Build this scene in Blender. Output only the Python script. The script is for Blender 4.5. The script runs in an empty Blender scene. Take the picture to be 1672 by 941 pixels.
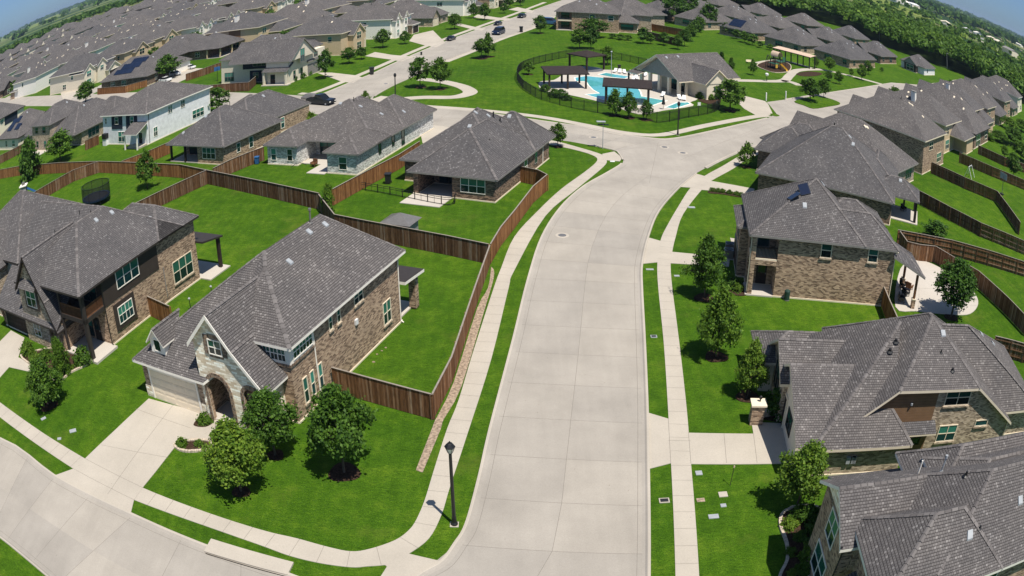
import bpy, bmesh, math, random
import numpy as np
from mathutils import Vector, Matrix
from mathutils.geometry import tessellate_polygon
R = math.radians
sc = bpy.context.scene
C = sc.collection
# ------------------------------------------------------------------ camera, sky, sun, exposure
CAM_H = 31.0
PITCH = 0.4312
cd = bpy.data.cameras.new('camera'); cam = bpy.data.objects.new('camera', cd); C.objects.link(cam); sc.camera = cam
cam.location = (0, 0, CAM_H); cam.rotation_euler = (math.pi/2 - PITCH, 0, 0)
cd.type = 'PANO'; cd.sensor_width = 36; cd.sensor_fit = 'HORIZONTAL'
cd.clip_start = 0.1; cd.clip_end = 30000
cd.panorama_type = 'FISHEYE_LENS_POLYNOMIAL'
cd.fisheye_fov = R(170)
K = (3.20137493e-02, 1.96317153e-04, -1.97945735e-05, 1.51668077e-06)
cd.fisheye_polynomial_k0 = 0.0
cd.fisheye_polynomial_k1, cd.fisheye_polynomial_k2, cd.fisheye_polynomial_k3, cd.fisheye_polynomial_k4 = [-k for k in K]
wd = bpy.data.worlds.new('World'); sc.world = wd; wd.use_nodes = True
nt = wd.node_tree
sky = nt.nodes.new('ShaderNodeTexSky'); sky.sky_type = 'NISHITA'; sky.sun_disc = False
SUN_EL, SUN_AZ = R(66), R(143.3)       # azimuth clockwise from +Y
sky.sun_elevation = SUN_EL; sky.sun_rotation = SUN_AZ
sky.altitude = 400; sky.air_density = 1.0; sky.dust_density = 0.25; sky.ozone_density = 2.5
bg = nt.nodes['Background']; bg.inputs[1].default_value = 0.088
# clear summer air: the low sky stays blue down to the horizon
tcw = nt.nodes.new('ShaderNodeTexCoord'); sx = nt.nodes.new('ShaderNodeSeparateXYZ'); mr = nt.nodes.new('ShaderNodeMapRange'); mx = nt.nodes.new('ShaderNodeMixRGB'); mu = nt.nodes.new('ShaderNodeMixRGB')
nt.links.new(tcw.outputs['Generated'], sx.inputs[0]); nt.links.new(sx.outputs[2], mr.inputs[0]); mr.inputs[1].default_value = 0.0; mr.inputs[2].default_value = 0.45
mx.inputs[1].default_value = (.30, .46, .80, 1); mx.inputs[2].default_value = (1.0, .98, .95, 1); nt.links.new(mr.outputs[0], mx.inputs[0])
mu.blend_type = 'MULTIPLY'; mu.inputs[0].default_value = 1; nt.links.new(sky.outputs[0], mu.inputs[1]); nt.links.new(mx.outputs[0], mu.inputs[2]); nt.links.new(mu.outputs[0], bg.inputs[0])
sl = bpy.data.lights.new('sun', 'SUN'); so = bpy.data.objects.new('sun', sl); C.objects.link(so)
sl.energy = 4.9; sl.angle = R(0.5); sl.color = (1.0, 0.94, 0.84)
sd = Vector((math.sin(SUN_AZ)*math.cos(SUN_EL), math.cos(SUN_AZ)*math.cos(SUN_EL), math.sin(SUN_EL)))
so.rotation_euler = sd.to_track_quat('Z', 'Y').to_euler(); so.location = (30, -40, 90)
sc.view_settings.view_transform = 'Standard'; sc.view_settings.look = 'None'
sc.view_settings.exposure = 0.26; sc.view_settings.gamma = 1.0; sc.view_settings.use_curve_mapping = False
sc.cycles.max_bounces = 6; sc.cycles.diffuse_bounces = 3; sc.cycles.glossy_bounces = 2
sc.cycles.transmission_bounces = 2; sc.cycles.transparent_max_bounces = 8; sc.cycles.volume_bounces = 0
sc.cycles.use_denoising = True
try: sc.cycles.denoiser = 'OPENIMAGEDENOISE'
except Exception: pass

# ------------------------------------------------------------------ where a point of the photograph lies on the ground
CP, SP = math.cos(PITCH), math.sin(PITCH)
def G(px, py, z=0.0):
    dx, dy = px - 836.0, 470.5 - py
    mm = math.hypot(dx, dy)*36/1672
    th = K[0]*mm + K[1]*mm**2 + K[2]*mm**3 + K[3]*mm**4
    s = math.sin(th)/max(math.hypot(dx, dy), 1e-9)
    x, u, w = dx*s, dy*s, math.cos(th)
    d = (x, w*CP + u*SP, u*CP - w*SP)
    t = (CAM_H - z)/-d[2] if d[2] < -1e-4 else 1e4
    return (d[0]*t, d[1]*t)
def GL(pts, z=0.0): return [G(p[0], p[1], z) for p in pts]
def smooth(pts, n=6, closed=False):
    P = [Vector(p) for p in pts]; out = []; m = len(P)
    for i in range(m if closed else m-1):
        if closed: a, b, c, d = P[i-1], P[i], P[(i+1) % m], P[(i+2) % m]
        else: a, b, c, d = P[max(i-1, 0)], P[i], P[i+1], P[min(i+2, m-1)]
        for k in range(n):
            t = k/n
            out.append(tuple(0.5*((2*b) + (c-a)*t + (2*a-5*b+4*c-d)*t*t + (3*b-a-3*c+d)*t**3)))
    if not closed: out.append(tuple(P[-1]))
    return out

# ------------------------------------------------------------------ materials
MATS = {}
class NT:
    def __init__(s, name):
        s.m = bpy.data.materials.new(name); s.m.use_nodes = True; s.t = s.m.node_tree
        s.b = s.t.nodes['Principled BSDF']; MATS[name] = s.m
    def n(s, typ, ins=None, **kw):
        o = s.t.nodes.new('ShaderNode'+typ)
        for k, v in kw.items(): setattr(o, k, v)
        for k, v in (ins or {}).items():
            if hasattr(v, 'is_linked') or isinstance(v, bpy.types.NodeSocket): s.t.links.new(v, o.inputs[k])
            else: o.inputs[k].default_value = v
        return o
    def l(s, a, b): s.t.links.new(a, b)
    def ramp(s, fac, stops, interp='LINEAR'):
        o = s.n('ValToRGB', {'Fac': fac}); r = o.color_ramp; r.interpolation = interp
        while len(r.elements) < len(stops): r.elements.new(0.5)
        for e, (p, c) in zip(r.elements, stops): e.position = p; e.color = (*c, 1) if len(c) == 3 else c
        return o.outputs[0]
    def mix(s, fac, a, b, mode='MIX'):
        o = s.n('MixRGB', blend_type=mode)
        for k, v in ((0, fac), (1, a), (2, b)):
            if isinstance(v, bpy.types.NodeSocket): s.l(v, o.inputs[k])
            elif k == 0: o.inputs[0].default_value = v
            else: o.inputs[k].default_value = (*v, 1)
        return o.outputs[0]
    def math(s, op, a, b=0.0):
        o = s.n('Math', operation=op)
        for k, v in ((0, a), (1, b)):
            if isinstance(v, bpy.types.NodeSocket): s.l(v, o.inputs[k])
            else: o.inputs[k].default_value = v
        return o.outputs[0]
    def out(s, col, rough=0.8, spec=0.3, bump=None, bstr=0.3, bdist=0.02, metal=0.0):
        b = s.b
        if isinstance(col, bpy.types.NodeSocket): s.l(col, b.inputs['Base Color'])
        else: b.inputs['Base Color'].default_value = (*col, 1)
        b.inputs['Roughness'].default_value = rough; b.inputs['Specular IOR Level'].default_value = spec
        b.inputs['Metallic'].default_value = metal
        if bump is not None:
            bp = s.n('Bump', {'Height': bump, 'Strength': bstr, 'Distance': bdist}); s.l(bp.outputs[0], b.inputs['Normal'])
        return s.m
def plain(name, col, rough=0.7, spec=0.3, metal=0.0, var=0.12, scale=3.0):
    q = NT(name); tc = q.n('TexCoord').outputs['Object']
    nz = q.n('TexNoise', {'Vector': tc, 'Scale': scale, 'Detail': 4}).outputs[0]
    c = q.ramp(nz, [(0.3, tuple(v*(1-var) for v in col)), (0.7, tuple(v*(1+var) for v in col))])
    return q.out(c, rough, spec, metal=metal)

def mk_shingle(name, base, warm=1.0):
    q = NT(name); uv = q.n('TexCoord').outputs['UV']
    wob = q.n('TexNoise', {'Vector': uv, 'Scale': 1.3, 'Detail': 2}).outputs[1]
    uvw = q.n('MixRGB', {0: 0.035, 1: uv, 2: wob}, blend_type='ADD').outputs[0]
    br = q.n('TexBrick', {'Vector': uvw, 'Scale': 1.0, 'Mortar Size': 0.014, 'Mortar Smooth': 0.5, 'Bias': 0.0, 'Brick Width': 0.19, 'Row Height': 0.18,
             'Color1': (0, 0, 0, 1), 'Color2': (1, 1, 1, 1), 'Mortar': (0, 0, 0, 1)})
    br.offset = 0.37; br.squash = 1.0
    b = base
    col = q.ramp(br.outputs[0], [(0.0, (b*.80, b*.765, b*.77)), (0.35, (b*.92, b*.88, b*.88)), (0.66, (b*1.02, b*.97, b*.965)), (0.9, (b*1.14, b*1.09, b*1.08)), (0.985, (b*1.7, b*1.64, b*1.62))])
    nz = q.n('TexNoise', {'Vector': uv, 'Scale': 0.28, 'Detail': 3}).outputs[0]
    col = q.mix(1.0, col, q.ramp(nz, [(0.3, (.86, .86, .87)), (0.7, (1.12, 1.1, 1.08))]), 'MULTIPLY')
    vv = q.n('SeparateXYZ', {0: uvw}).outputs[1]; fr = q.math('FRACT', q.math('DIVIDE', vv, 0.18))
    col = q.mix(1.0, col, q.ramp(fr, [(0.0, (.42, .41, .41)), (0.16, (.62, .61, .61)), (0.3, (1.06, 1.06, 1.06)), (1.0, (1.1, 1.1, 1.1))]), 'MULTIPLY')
    fine = q.n('TexNoise', {'Vector': uv, 'Scale': 26, 'Detail': 3}).outputs[0]
    col = q.mix(1.0, col, q.ramp(fine, [(0.3, (.75, .75, .75)), (0.7, (1.25, 1.25, 1.25))]), 'MULTIPLY')
    col = q.mix(q.math('MULTIPLY', br.outputs[1], 0.75), col, (b*.22, b*.2, b*.2))
    oi = q.n('ObjectInfo').outputs['Random']
    col = q.mix(1.0, col, q.ramp(oi, [(0, (.88, .89, .92)), (1, (1.1, 1.07, 1.05))]), 'MULTIPLY')
    return q.out(col, 0.9, 0.15, bump=q.math('SUBTRACT', 1.0, br.outputs[1]), bstr=0.6, bdist=0.03)
def mk_brick(name, c1, c2, c3, mortar, bw=0.3, rh=0.1, ms=0.012, wob=0.05):
    q = NT(name); uv = q.n('TexCoord').outputs['UV']
    w = q.n('TexNoise', {'Vector': uv, 'Scale': 2.6, 'Detail': 2}).outputs[1]
    uvw = q.n('MixRGB', {0: wob, 1: uv, 2: w}, blend_type='ADD').outputs[0]
    br = q.n('TexBrick', {'Vector': uvw, 'Scale': 1.0, 'Mortar Size': ms, 'Mortar Smooth': 0.3, 'Brick Width': bw, 'Row Height': rh,
             'Color1': (0, 0, 0, 1), 'Color2': (1, 1, 1, 1), 'Mortar': (.5, .5, .5, 1)})
    col = q.ramp(br.outputs[0], [(0.10, c3), (0.34, tuple(v*.85 for v in c1)), (0.62, c2), (0.95, tuple(min(1, v*1.28) for v in c2))])
    nz = q.n('TexNoise', {'Vector': uv, 'Scale': 0.7, 'Detail': 4}).outputs[0]
    col = q.mix(1.0, col, q.ramp(nz, [(0.3, (.85, .85, .85)), (0.7, (1.13, 1.12, 1.1))]), 'MULTIPLY')
    col = q.mix(br.outputs[1], col, mortar)
    return q.out(col, 0.9, 0.15, bump=q.math('SUBTRACT', 1.0, br.outputs[1]), bstr=0.5, bdist=0.02)
def mk_siding(name, col, step=0.17, vertical=False, dark=0.55):
    q = NT(name); uv = q.n('TexCoord').outputs['UV']
    sp = q.n('SeparateXYZ', {0: uv}).outputs[0 if vertical else 1]
    fr = q.math('FRACT', q.math('DIVIDE', sp, step))
    g = q.ramp(fr, [(0.0, (dark, dark, dark)), (0.12, (1, 1, 1)), (1.0, (.93, .93, .93))])
    nz = q.n('TexNoise', {'Vector': uv, 'Scale': 1.5, 'Detail': 4}).outputs[0]
    c = q.mix(1.0, q.ramp(nz, [(0.3, tuple(v*.88 for v in col)), (0.7, tuple(v*1.1 for v in col))]), g, 'MULTIPLY')
    return q.out(c, 0.75, 0.25, bump=fr, bstr=0.4, bdist=0.02)
def mk_concrete(name, col, streak=0.1, stain=0.12):
    q = NT(name); tc = q.n('TexCoord').outputs['Object']
    a = q.n('TexNoise', {'Vector': tc, 'Scale': 0.22, 'Detail': 6, 'Roughness': 0.6}).outputs[0]
    f = q.n('TexNoise', {'Vector': tc, 'Scale': 9, 'Detail': 5, 'Roughness': 0.7}).outputs[0]
    vs = q.n('Mapping', {'Vector': tc, 'Scale': (1.6, 0.12, 1)}).outputs[0]
    st = q.n('TexNoise', {'Vector': vs, 'Scale': 1.0, 'Detail': 4}).outputs[0]
    c = q.ramp(a, [(0.3, tuple(v*(1-stain) for v in col)), (0.7, tuple(v*(1+stain*.7) for v in col))])
    c = q.mix(1.0, c, q.ramp(f, [(0.3, (.93, .93, .93)), (0.7, (1.06, 1.06, 1.06))]), 'MULTIPLY')
    c = q.mix(1.0, c, q.ramp(st, [(0.3, (1-streak,)*3), (0.7, (1+streak*.6,)*3)]), 'MULTIPLY')
    sp = q.n('TexVoronoi', {'Vector': tc, 'Scale': 1.1, 'Randomness': 1.0}).outputs[0]
    c = q.mix(1.0, c, q.ramp(sp, [(0.02, (.6, .58, .55)), (0.05, (1, 1, 1))]), 'MULTIPLY')
    if name == 'road_slab':
        g = q.n('NewGeometry').outputs['Random Per Island']; c = q.mix(1.0, c, q.ramp(g, [(0, (.93, .935, .94)), (1, (1.05, 1.045, 1.03))]), 'MULTIPLY')
    return q.out(c, 0.88, 0.25, bump=f, bstr=0.15, bdist=0.01)
def mk_grass(name, far=False):
    q = NT(name); tc = q.n('TexCoord').outputs['Object']
    a = q.n('TexNoise', {'Vector': tc, 'Scale': 0.05, 'Detail': 5, 'Roughness': 0.6}).outputs[0]
    b = q.n('TexNoise', {'Vector': tc, 'Scale': 0.55, 'Detail': 7, 'Roughness': 0.68}).outputs[0]
    wv = q.n('Mapping', {'Vector': tc, 'Rotation': (0, 0, 0.6), 'Scale': (2.4, 7.5, 1)}).outputs[0]
    f = q.n('TexNoise', {'Vector': wv, 'Scale': 1.0, 'Detail': 6, 'Roughness': 0.72, 'Distortion': 1.6}).outputs[0]
    f2 = q.n('TexNoise', {'Vector': tc, 'Scale': 14.0, 'Detail': 3, 'Roughness': 0.7}).outputs[0]
    c = q.ramp(b, [(0.25, (.029, .078, .005)), (0.5, (.046, .113, .0065)), (0.70, (.076, .148, .011)), (0.84, (.14, .185, .03))])
    c = q.mix(1.0, c, q.ramp(a, [(0.3, (.74, .82, .78)), (0.7, (1.38, 1.20, 1.15))]), 'MULTIPLY')
    c = q.mix(1.0, c, q.ramp(f, [(0.30, (.42, .5, .4)), (0.5, (1, 1, 1)), (0.70, (1.65, 1.42, 1.4))]), 'MULTIPLY')
    c = q.mix(1.0, c, q.ramp(f2, [(0.34, (.5, .56, .5)), (0.66, (1.42, 1.34, 1.3))]), 'MULTIPLY')
    dry = q.n('TexNoise', {'Vector': tc, 'Scale': 0.16, 'Detail': 6, 'Roughness': 0.7}).outputs[0]
    c = q.mix(q.math('MULTIPLY', q.ramp(dry, [(0.56, (0, 0, 0)), (0.72, (1, 1, 1))]), .55), c, (.11, .14, .02))
    mow = q.n('TexWave', {'Vector': tc, 'Scale': 0.32, 'Distortion': 2.2, 'Detail': 2, 'Detail Scale': 0.6}).outputs[1]
    c = q.mix(1.0, c, q.ramp(mow, [(0.3, (.955, .965, .955)), (0.7, (1.045, 1.035, 1.035))]), 'MULTIPLY')
    if far:
        ln = q.n('VectorMath', {0: tc}, operation='LENGTH').outputs['Value']
        big = q.n('TexNoise', {'Vector': tc, 'Scale': 0.0032, 'Detail': 5, 'Roughness': 0.55}).outputs[0]
        fc = q.ramp(big, [(0.36, (.018, .042, .012)), (0.47, (.035, .075, .018)), (0.53, (.12, .16, .045)), (0.62, (.2, .2, .085)), (0.7, (.05, .1, .02))])
        md = q.n('TexNoise', {'Vector': tc, 'Scale': 0.03, 'Detail': 6}).outputs[0]
        fc = q.mix(1.0, fc, q.ramp(md, [(0.3, (.6, .6, .6)), (0.7, (1.3, 1.3, 1.3))]), 'MULTIPLY')
        k = q.n('MapRange', {'Value': ln, 'From Min': 480.0, 'From Max': 640.0}).outputs[0]
        c = q.mix(k, c, fc)
    return q.out(c, 0.95, 0.08, bump=q.math('ADD', f, f2), bstr=0.5, bdist=0.06)
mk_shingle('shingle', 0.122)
q = NT('ridge_cap'); oi = q.n('NewGeometry').outputs['Random Per Island']
q.out(q.ramp(oi, [(0, (.11, .1, .098)), (1, (.185, .17, .165))]), 0.9, 0.15)
mk_brick('brick_brown', (.34, .225, .15), (.44, .315, .22), (.13, .085, .06), (.34, .265, .2), .30, .10, .012, .03)
mk_brick('brick_tan', (.37, .29, .205), (.46, .375, .28), (.17, .13, .095), (.39, .325, .25), .30, .10, .012, .03)
mk_brick('brick_dark', (.19, .115, .08), (.28, .18, .13), (.06, .042, .036), (.2, .165, .135))
mk_brick('brick_grey', (.38, .35, .31), (.5, .47, .43), (.2, .18, .16), (.48, .45, .4))
mk_brick('brick_trim', (.17, .10, .065), (.26, .17, .11), (.08, .05, .035), (.4, .36, .3), 0.12, 0.24)
mk_brick('brick_whitewash', (.52, .51, .49), (.66, .66, .64), (.3, .29, .28), (.6, .6, .58))
mk_brick('stone_white', (.86, .76, .60), (.93, .85, .70), (.62, .51, .37), (.66, .56, .42), 0.5, 0.17, 0.012, 0.05)
mk_siding('siding_white', (.84, .84, .86), dark=.72)
mk_siding('siding_navy', (.022, .03, .05), 0.5, True)
mk_siding('siding_dark', (.052, .04, .034))
mk_siding('siding_brown', (.22, .13, .07), .22, False, .35)
mk_siding('siding_grey', (.3, .3, .3))
plain('stucco_cream', (.74, .66, .53), 0.9, 0.1, var=.06)
plain('stucco_white', (.84, .80, .73), 0.9, 0.1, var=.06)
plain('stucco_tan', (.56, .43, .28), 0.9, 0.1, var=.06)
plain('trim_white', (.86, .81, .73), 0.6, 0.3, var=.05)
plain('trim_dark', (.04, .033, .03), 0.6, 0.3)
plain('trim_grey', (.24, .225, .21), 0.6, 0.3)
plain('trim_beige', (.76, .66, .51), 0.6, 0.3, var=.05)
plain('metal_grey', (.33, .35, .37), 0.6, 0.3, 0.0)
plain('black_metal', (.012, .012, .013), 0.45, 0.5)
plain('interior_dark', (.012, .011, .011), 0.9, 0.05)
plain('mulch', (.05, .031, .021), 0.95, 0.05, var=.5, scale=9)
plain('soil_gravel', (.30, .23, .17), 0.95, 0.1, var=.5, scale=5)
plain('stone_edge', (.5, .42, .33), 0.9, 0.1, var=.3, scale=6)
plain('plastic_white', (.75, .75, .75), 0.5, 0.4)
plain('plastic_green', (.02, .05, .04), 0.5, 0.4)
plain('plastic_blue', (.03, .12, .3), 0.5, 0.4)
plain('plastic_black', (.02, .02, .022), 0.5, 0.4)
plain('dark_wood', (.035, .026, .023), 0.7, 0.2, var=.3)
plain('brown_wood', (.16, .075, .035), 0.7, 0.2, var=.3)
plain('rubber', (.02, .02, .02), 0.9, 0.1)
plain('canvas_tan', (.55, .42, .32), 0.85, 0.1)
plain('play_yellow', (.6, .4, .06), 0.5, 0.3)
plain('play_green', (.04, .14, .08), 0.5, 0.3)
plain('bark', (.10, .075, .055), 0.95, 0.05, var=.35, scale=8)
plain('car_navy', (.012, .022, .06), 0.18, 0.6, 0.3, var=.03)
plain('car_black', (.015, .016, .02), 0.18, 0.6, 0.2, var=.03)
plain('car_white', (.7, .7, .7), 0.2, 0.6, 0.0, var=.03)
plain('car_blue', (.03, .12, .25), 0.2, 0.6, 0.2, var=.03)
plain('car_glass', (.01, .012, .015), 0.05, 0.6)
plain('car_grey', (.2, .19, .18), 0.3, 0.5, 0.3)
plain('joint', (.2, .18, .158), 0.95, 0.1)
plain('bush_red', (.16, .06, .025), 0.9, 0.1, var=.4)
plain('lamp_glass', (.75, .73, .66), 0.15, 0.6)
mk_concrete('road_concrete', (.356, .324, .284), 0.04, 0.14)
mk_concrete('walk_concrete', (.445, .40, .338), 0.02, 0.10)
mk_concrete('road_slab', (.356, .324, .284), 0.04, 0.14)
mk_concrete('deck_concrete', (.50, .455, .40), 0.02, 0.06)
mk_grass('grass'); mk_grass('ground_mat', True)
for nm, up in (('glass_upper', (.028, .145, .11)), ('glass_lower', (.006, .03, .034))):  # upper panes lighter teal: green reflection and blinds put into the colour
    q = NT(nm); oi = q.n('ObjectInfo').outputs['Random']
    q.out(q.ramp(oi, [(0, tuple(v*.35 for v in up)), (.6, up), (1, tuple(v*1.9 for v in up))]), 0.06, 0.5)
q = NT('solar'); uv = q.n('TexCoord').outputs['UV']
br = q.n('TexBrick', {'Vector': uv, 'Scale': 1.0, 'Mortar Size': 0.012, 'Brick Width': 1.0, 'Row Height': 1.7, 'Color1': (.008, .014, .035, 1), 'Color2': (.012, .02, .05, 1), 'Mortar': (.05, .055, .07, 1)}); br.offset = 0
q.out(br.outputs[0], 0.12, 0.5)
q = NT('fence_wood'); oi = q.n('NewGeometry').outputs['Random Per Island']; tc = q.n('TexCoord').outputs['Object']
nz = q.n('TexNoise', {'Vector': q.n('Mapping', {'Vector': tc, 'Scale': (3, 3, .5)}).outputs[0], 'Scale': 3, 'Detail': 5}).outputs[0]
cc = q.ramp(oi, [(0, (.085, .044, .023)), (0.45, (.14, .073, .038)), (0.8, (.19, .110, .065)), (1, (.25, .18, .13))])
run = q.ramp(q.n('ObjectInfo').outputs['Random'], [(0, (.82, .84, .9)), (.5, (1, 1, 1)), (1, (1.3, 1.2, 1.1))])
cc = q.mix(1.0, cc, run, 'MULTIPLY')
q.out(q.mix(1.0, cc, q.ramp(nz, [(0.3, (.65, .65, .65)), (0.7, (1.3, 1.28, 1.25))]), 'MULTIPLY'), 0.9, 0.1)
q = NT('fence_cedar'); oi = q.n('NewGeometry').outputs['Random Per Island']; tc = q.n('TexCoord').outputs['Object']
nz = q.n('TexNoise', {'Vector': q.n('Mapping', {'Vector': tc, 'Scale': (3, 3, .5)}).outputs[0], 'Scale': 3, 'Detail': 5}).outputs[0]
cc = q.ramp(oi, [(0, (.16, .07, .028)), (0.5, (.235, .108, .045)), (1, (.31, .16, .07))])
q.out(q.mix(1.0, cc, q.ramp(nz, [(0.3, (.65, .65, .65)), (0.7, (1.3, 1.28, 1.25))]), 'MULTIPLY'), 0.9, 0.1)
def mk_leaf(name, dark, lite):
    q = NT(name); g = q.n('NewGeometry').outputs['Random Per Island']; oi = q.n('ObjectInfo').outputs['Random']
    c = q.ramp(g, [(0, dark), (0.6, tuple((a+b)/2 for a, b in zip(dark, lite))), (1, lite)])
    c = q.mix(1.0, c, q.ramp(oi, [(0, (.75, .8, .8)), (1, (1.25, 1.15, 1.0))]), 'MULTIPLY')
    q.out(c, 0.6, 0.25)
    tr = q.n('BsdfTranslucent', {'Color': c}); mx = q.n('MixShader', {0: 0.32})
    q.l(q.b.outputs[0], mx.inputs[1]); q.l(tr.outputs[0], mx.inputs[2])
    q.l(mx.outputs[0], q.t.nodes['Material Output'].inputs[0])
mk_leaf('leaf_dark', (.03, .084, .009), (.105, .21, .024))
mk_leaf('leaf_mid', (.04, .105, .01), (.135, .245, .026))
mk_leaf('leaf_light', (.062, .14, .012), (.175, .275, .03))
q = NT('water'); tc = q.n('TexCoord').outputs['Object']
nz = q.n('TexNoise', {'Vector': tc, 'Scale': 1.2, 'Detail': 3}).outputs[0]
q.out(q.ramp(nz, [(0.3, (.07, .36, .40)), (0.7, (.12, .47, .49))]), 0.04, 0.5, bump=nz, bstr=0.1, bdist=0.05)
q = NT('net'); q.out((.02, .02, .022), 0.8, 0.1)
tb = q.n('BsdfTransparent'); mx = q.n('MixShader', {0: 0.55}); q.l(tb.outputs[0], mx.inputs[1]); q.l(q.b.outputs[0], mx.inputs[2]); q.l(mx.outputs[0], q.t.nodes['Material Output'].inputs[0])

# ------------------------------------------------------------------ mesh builder
class MB:
    def __init__(s): s.v = []; s.f = []; s.uv = []; s.mi = []; s.mats = []
    def m(s, name):
        if name not in s.mats: s.mats.append(name)
        return s.mats.index(name)
    def face(s, pts, mat, uv=None):
        P = [Vector(p) if len(p) == 3 else Vector((p[0], p[1], 0)) for p in pts]
        i = len(s.v); s.v += [tuple(p) for p in P]; s.f.append(tuple(range(i, i+len(P)))); s.mi.append(s.m(mat))
        if uv is None:
            n = Vector((0, 0, 0))
            for a in range(len(P)):
                p, q_ = P[a], P[(a+1) % len(P)]
                n += Vector(((p.y-q_.y)*(p.z+q_.z), (p.z-q_.z)*(p.x+q_.x), (p.x-q_.x)*(p.y+q_.y)))
            if n.length < 1e-12: n = Vector((0, 0, 1))
            n.normalize()
            if abs(n.z) > 0.985: u, w = Vector((1, 0, 0)), Vector((0, 1, 0))
            else: u = Vector((0, 0, 1)).cross(n).normalized(); w = n.cross(u)
            uv = [(p.dot(u), p.dot(w)) for p in P]
        s.uv += uv
    def box(s, x0, x1, y0, y1, z0, z1, mat, bottom=True):
        a = [(x0, y0, z0), (x1, y0, z0), (x1, y1, z0), (x0, y1, z0), (x0, y0, z1), (x1, y0, z1), (x1, y1, z1), (x0, y1, z1)]
        for q in ((0, 1, 5, 4), (1, 2, 6, 5), (2, 3, 7, 6), (3, 0, 4, 7), (4, 5, 6, 7)) + (((3, 2, 1, 0),) if bottom else ()):
            s.face([a[k] for k in q], mat)
    def obox(s, o, u, n, a0, a1, b0, b1, z0, z1, mat):
        """box in a frame: o origin (x,y), u along, n across (both 2D unit)"""
        P = lambda a, b, z: (o[0]+u[0]*a+n[0]*b, o[1]+u[1]*a+n[1]*b, z)
        c = [P(a0, b0, z0), P(a1, b0, z0), P(a1, b1, z0), P(a0, b1, z0), P(a0, b0, z1), P(a1, b0, z1), P(a1, b1, z1), P(a0, b1, z1)]
        flip = (u[0]*n[1]-u[1]*n[0]) < 0
        for q in ((0, 1, 5, 4), (1, 2, 6, 5), (2, 3, 7, 6), (3, 0, 4, 7), (4, 5, 6, 7), (3, 2, 1, 0)):
            s.face([c[k] for k in (q[::-1] if flip else q)], mat)
    def prism(s, poly, z0, z1, mat, top=True, bottom=False, matside=None):
        A = sum(poly[i-1][0]*poly[i][1]-poly[i][0]*poly[i-1][1] for i in range(len(poly)))
        if A < 0: poly = poly[::-1]
        n = len(poly)
        for i in range(n):
            a, b = poly[i], poly[(i+1) % n]
            s.face([(a[0], a[1], z0), (b[0], b[1], z0), (b[0], b[1], z1), (a[0], a[1], z1)], matside or mat)
        if top: s.flat(poly, z1, mat)
        if bottom: s.flat(poly, z0, mat, True)
    def flat(s, poly, z, mat, flip=False):
        P = [Vector((p[0], p[1], z)) for p in poly]
        for t in tessellate_polygon([P]):
            q = [P[k] for k in t]
            n = (q[1]-q[0]).cross(q[2]-q[0]).z
            if (n < 0) != flip: q = q[::-1]
            s.face(q, mat)
    def tube(s, p0, p1, r0, r1, mat, n=8, cap=True):
        p0, p1 = Vector(p0), Vector(p1); d = (p1-p0).normalized()
        a = d.orthogonal().normalized(); b = d.cross(a)
        r = [[p + (a*math.cos(2*math.pi*k/n) + b*math.sin(2*math.pi*k/n))*rr for k in range(n)] for p, rr in ((p0, r0), (p1, r1))]
        for k in range(n): s.face([r[0][k], r[0][(k+1) % n], r[1][(k+1) % n], r[1][k]], mat)
        if cap: s.face(r[1], mat); s.face(r[0][::-1], mat)
    def lathe(s, prof, mat, n=16, o=(0, 0, 0), sx=1, sy=1):
        for (r0, z0), (r1, z1) in zip(prof[:-1], prof[1:]):
            for k in range(n):
                a, b = 2*math.pi*k/n, 2*math.pi*(k+1)/n
                P = lambda r, t, z: (o[0]+r*sx*math.cos(t), o[1]+r*sy*math.sin(t), o[2]+z)
                if r0 < 1e-6: s.face([P(r0, a, z0), P(r1, b, z1), P(r1, a, z1)][::-1], mat)
                elif r1 < 1e-6: s.face([P(r0, a, z0), P(r0, b, z0), P(r1, a, z1)], mat)
                else: s.face([P(r0, a, z0), P(r0, b, z0), P(r1, b, z1), P(r1, a, z1)], mat)
    def ribbon(s, A, B, z, mat, zb=None):
        for i in range(min(len(A), len(B))-1):
            s.face([(*A[i], z), (*A[i+1], z), (*B[i+1], z if zb is None else zb), (*B[i], z if zb is None else zb)], mat)
    def mesh(s, name, weld=False):
        me = bpy.data.meshes.new(name); me.from_pydata(s.v, [], s.f)
        l = me.uv_layers.new(name='UVMap'); l.data.foreach_set('uv', [c for p in s.uv for c in p])
        for m in s.mats: me.materials.append(MATS[m])
        me.polygons.foreach_set('material_index', s.mi)
        if weld:
            bm = bmesh.new(); bm.from_mesh(me); bmesh.ops.remove_doubles(bm, verts=bm.verts, dist=0.0008); bm.to_mesh(me); bm.free()
        me.update(); return me
    def obj(s, name, parent=None, loc=None, rz=0.0, weld=True):
        o = bpy.data.objects.new(name, s.mesh(name, weld)); C.objects.link(o)
        if parent: o.parent = parent
        if loc is not None: o.location = loc; o.rotation_euler = (0, 0, rz)
        return o
def tag(o, label, cat, group=None):
    if len(label.split()) > 16: print('LONG', len(label.split()), label)
    o['label'] = label; o['category'] = cat
    if group: o['group'] = group
    return o
def thing(name, label, cat, loc=(0, 0, 0), rz=0.0, group=None):
    o = bpy.data.objects.new(name, None); C.objects.link(o); o.empty_display_size = 0.3
    o.location = loc if len(loc) == 3 else (loc[0], loc[1], 0); o.rotation_euler = (0, 0, rz)
    return tag(o, label, cat, group)
def structure(o): o['kind'] = 'structure'; return o
def stuff(o): o['kind'] = 'stuff'; return o
KIDS = {}
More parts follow.
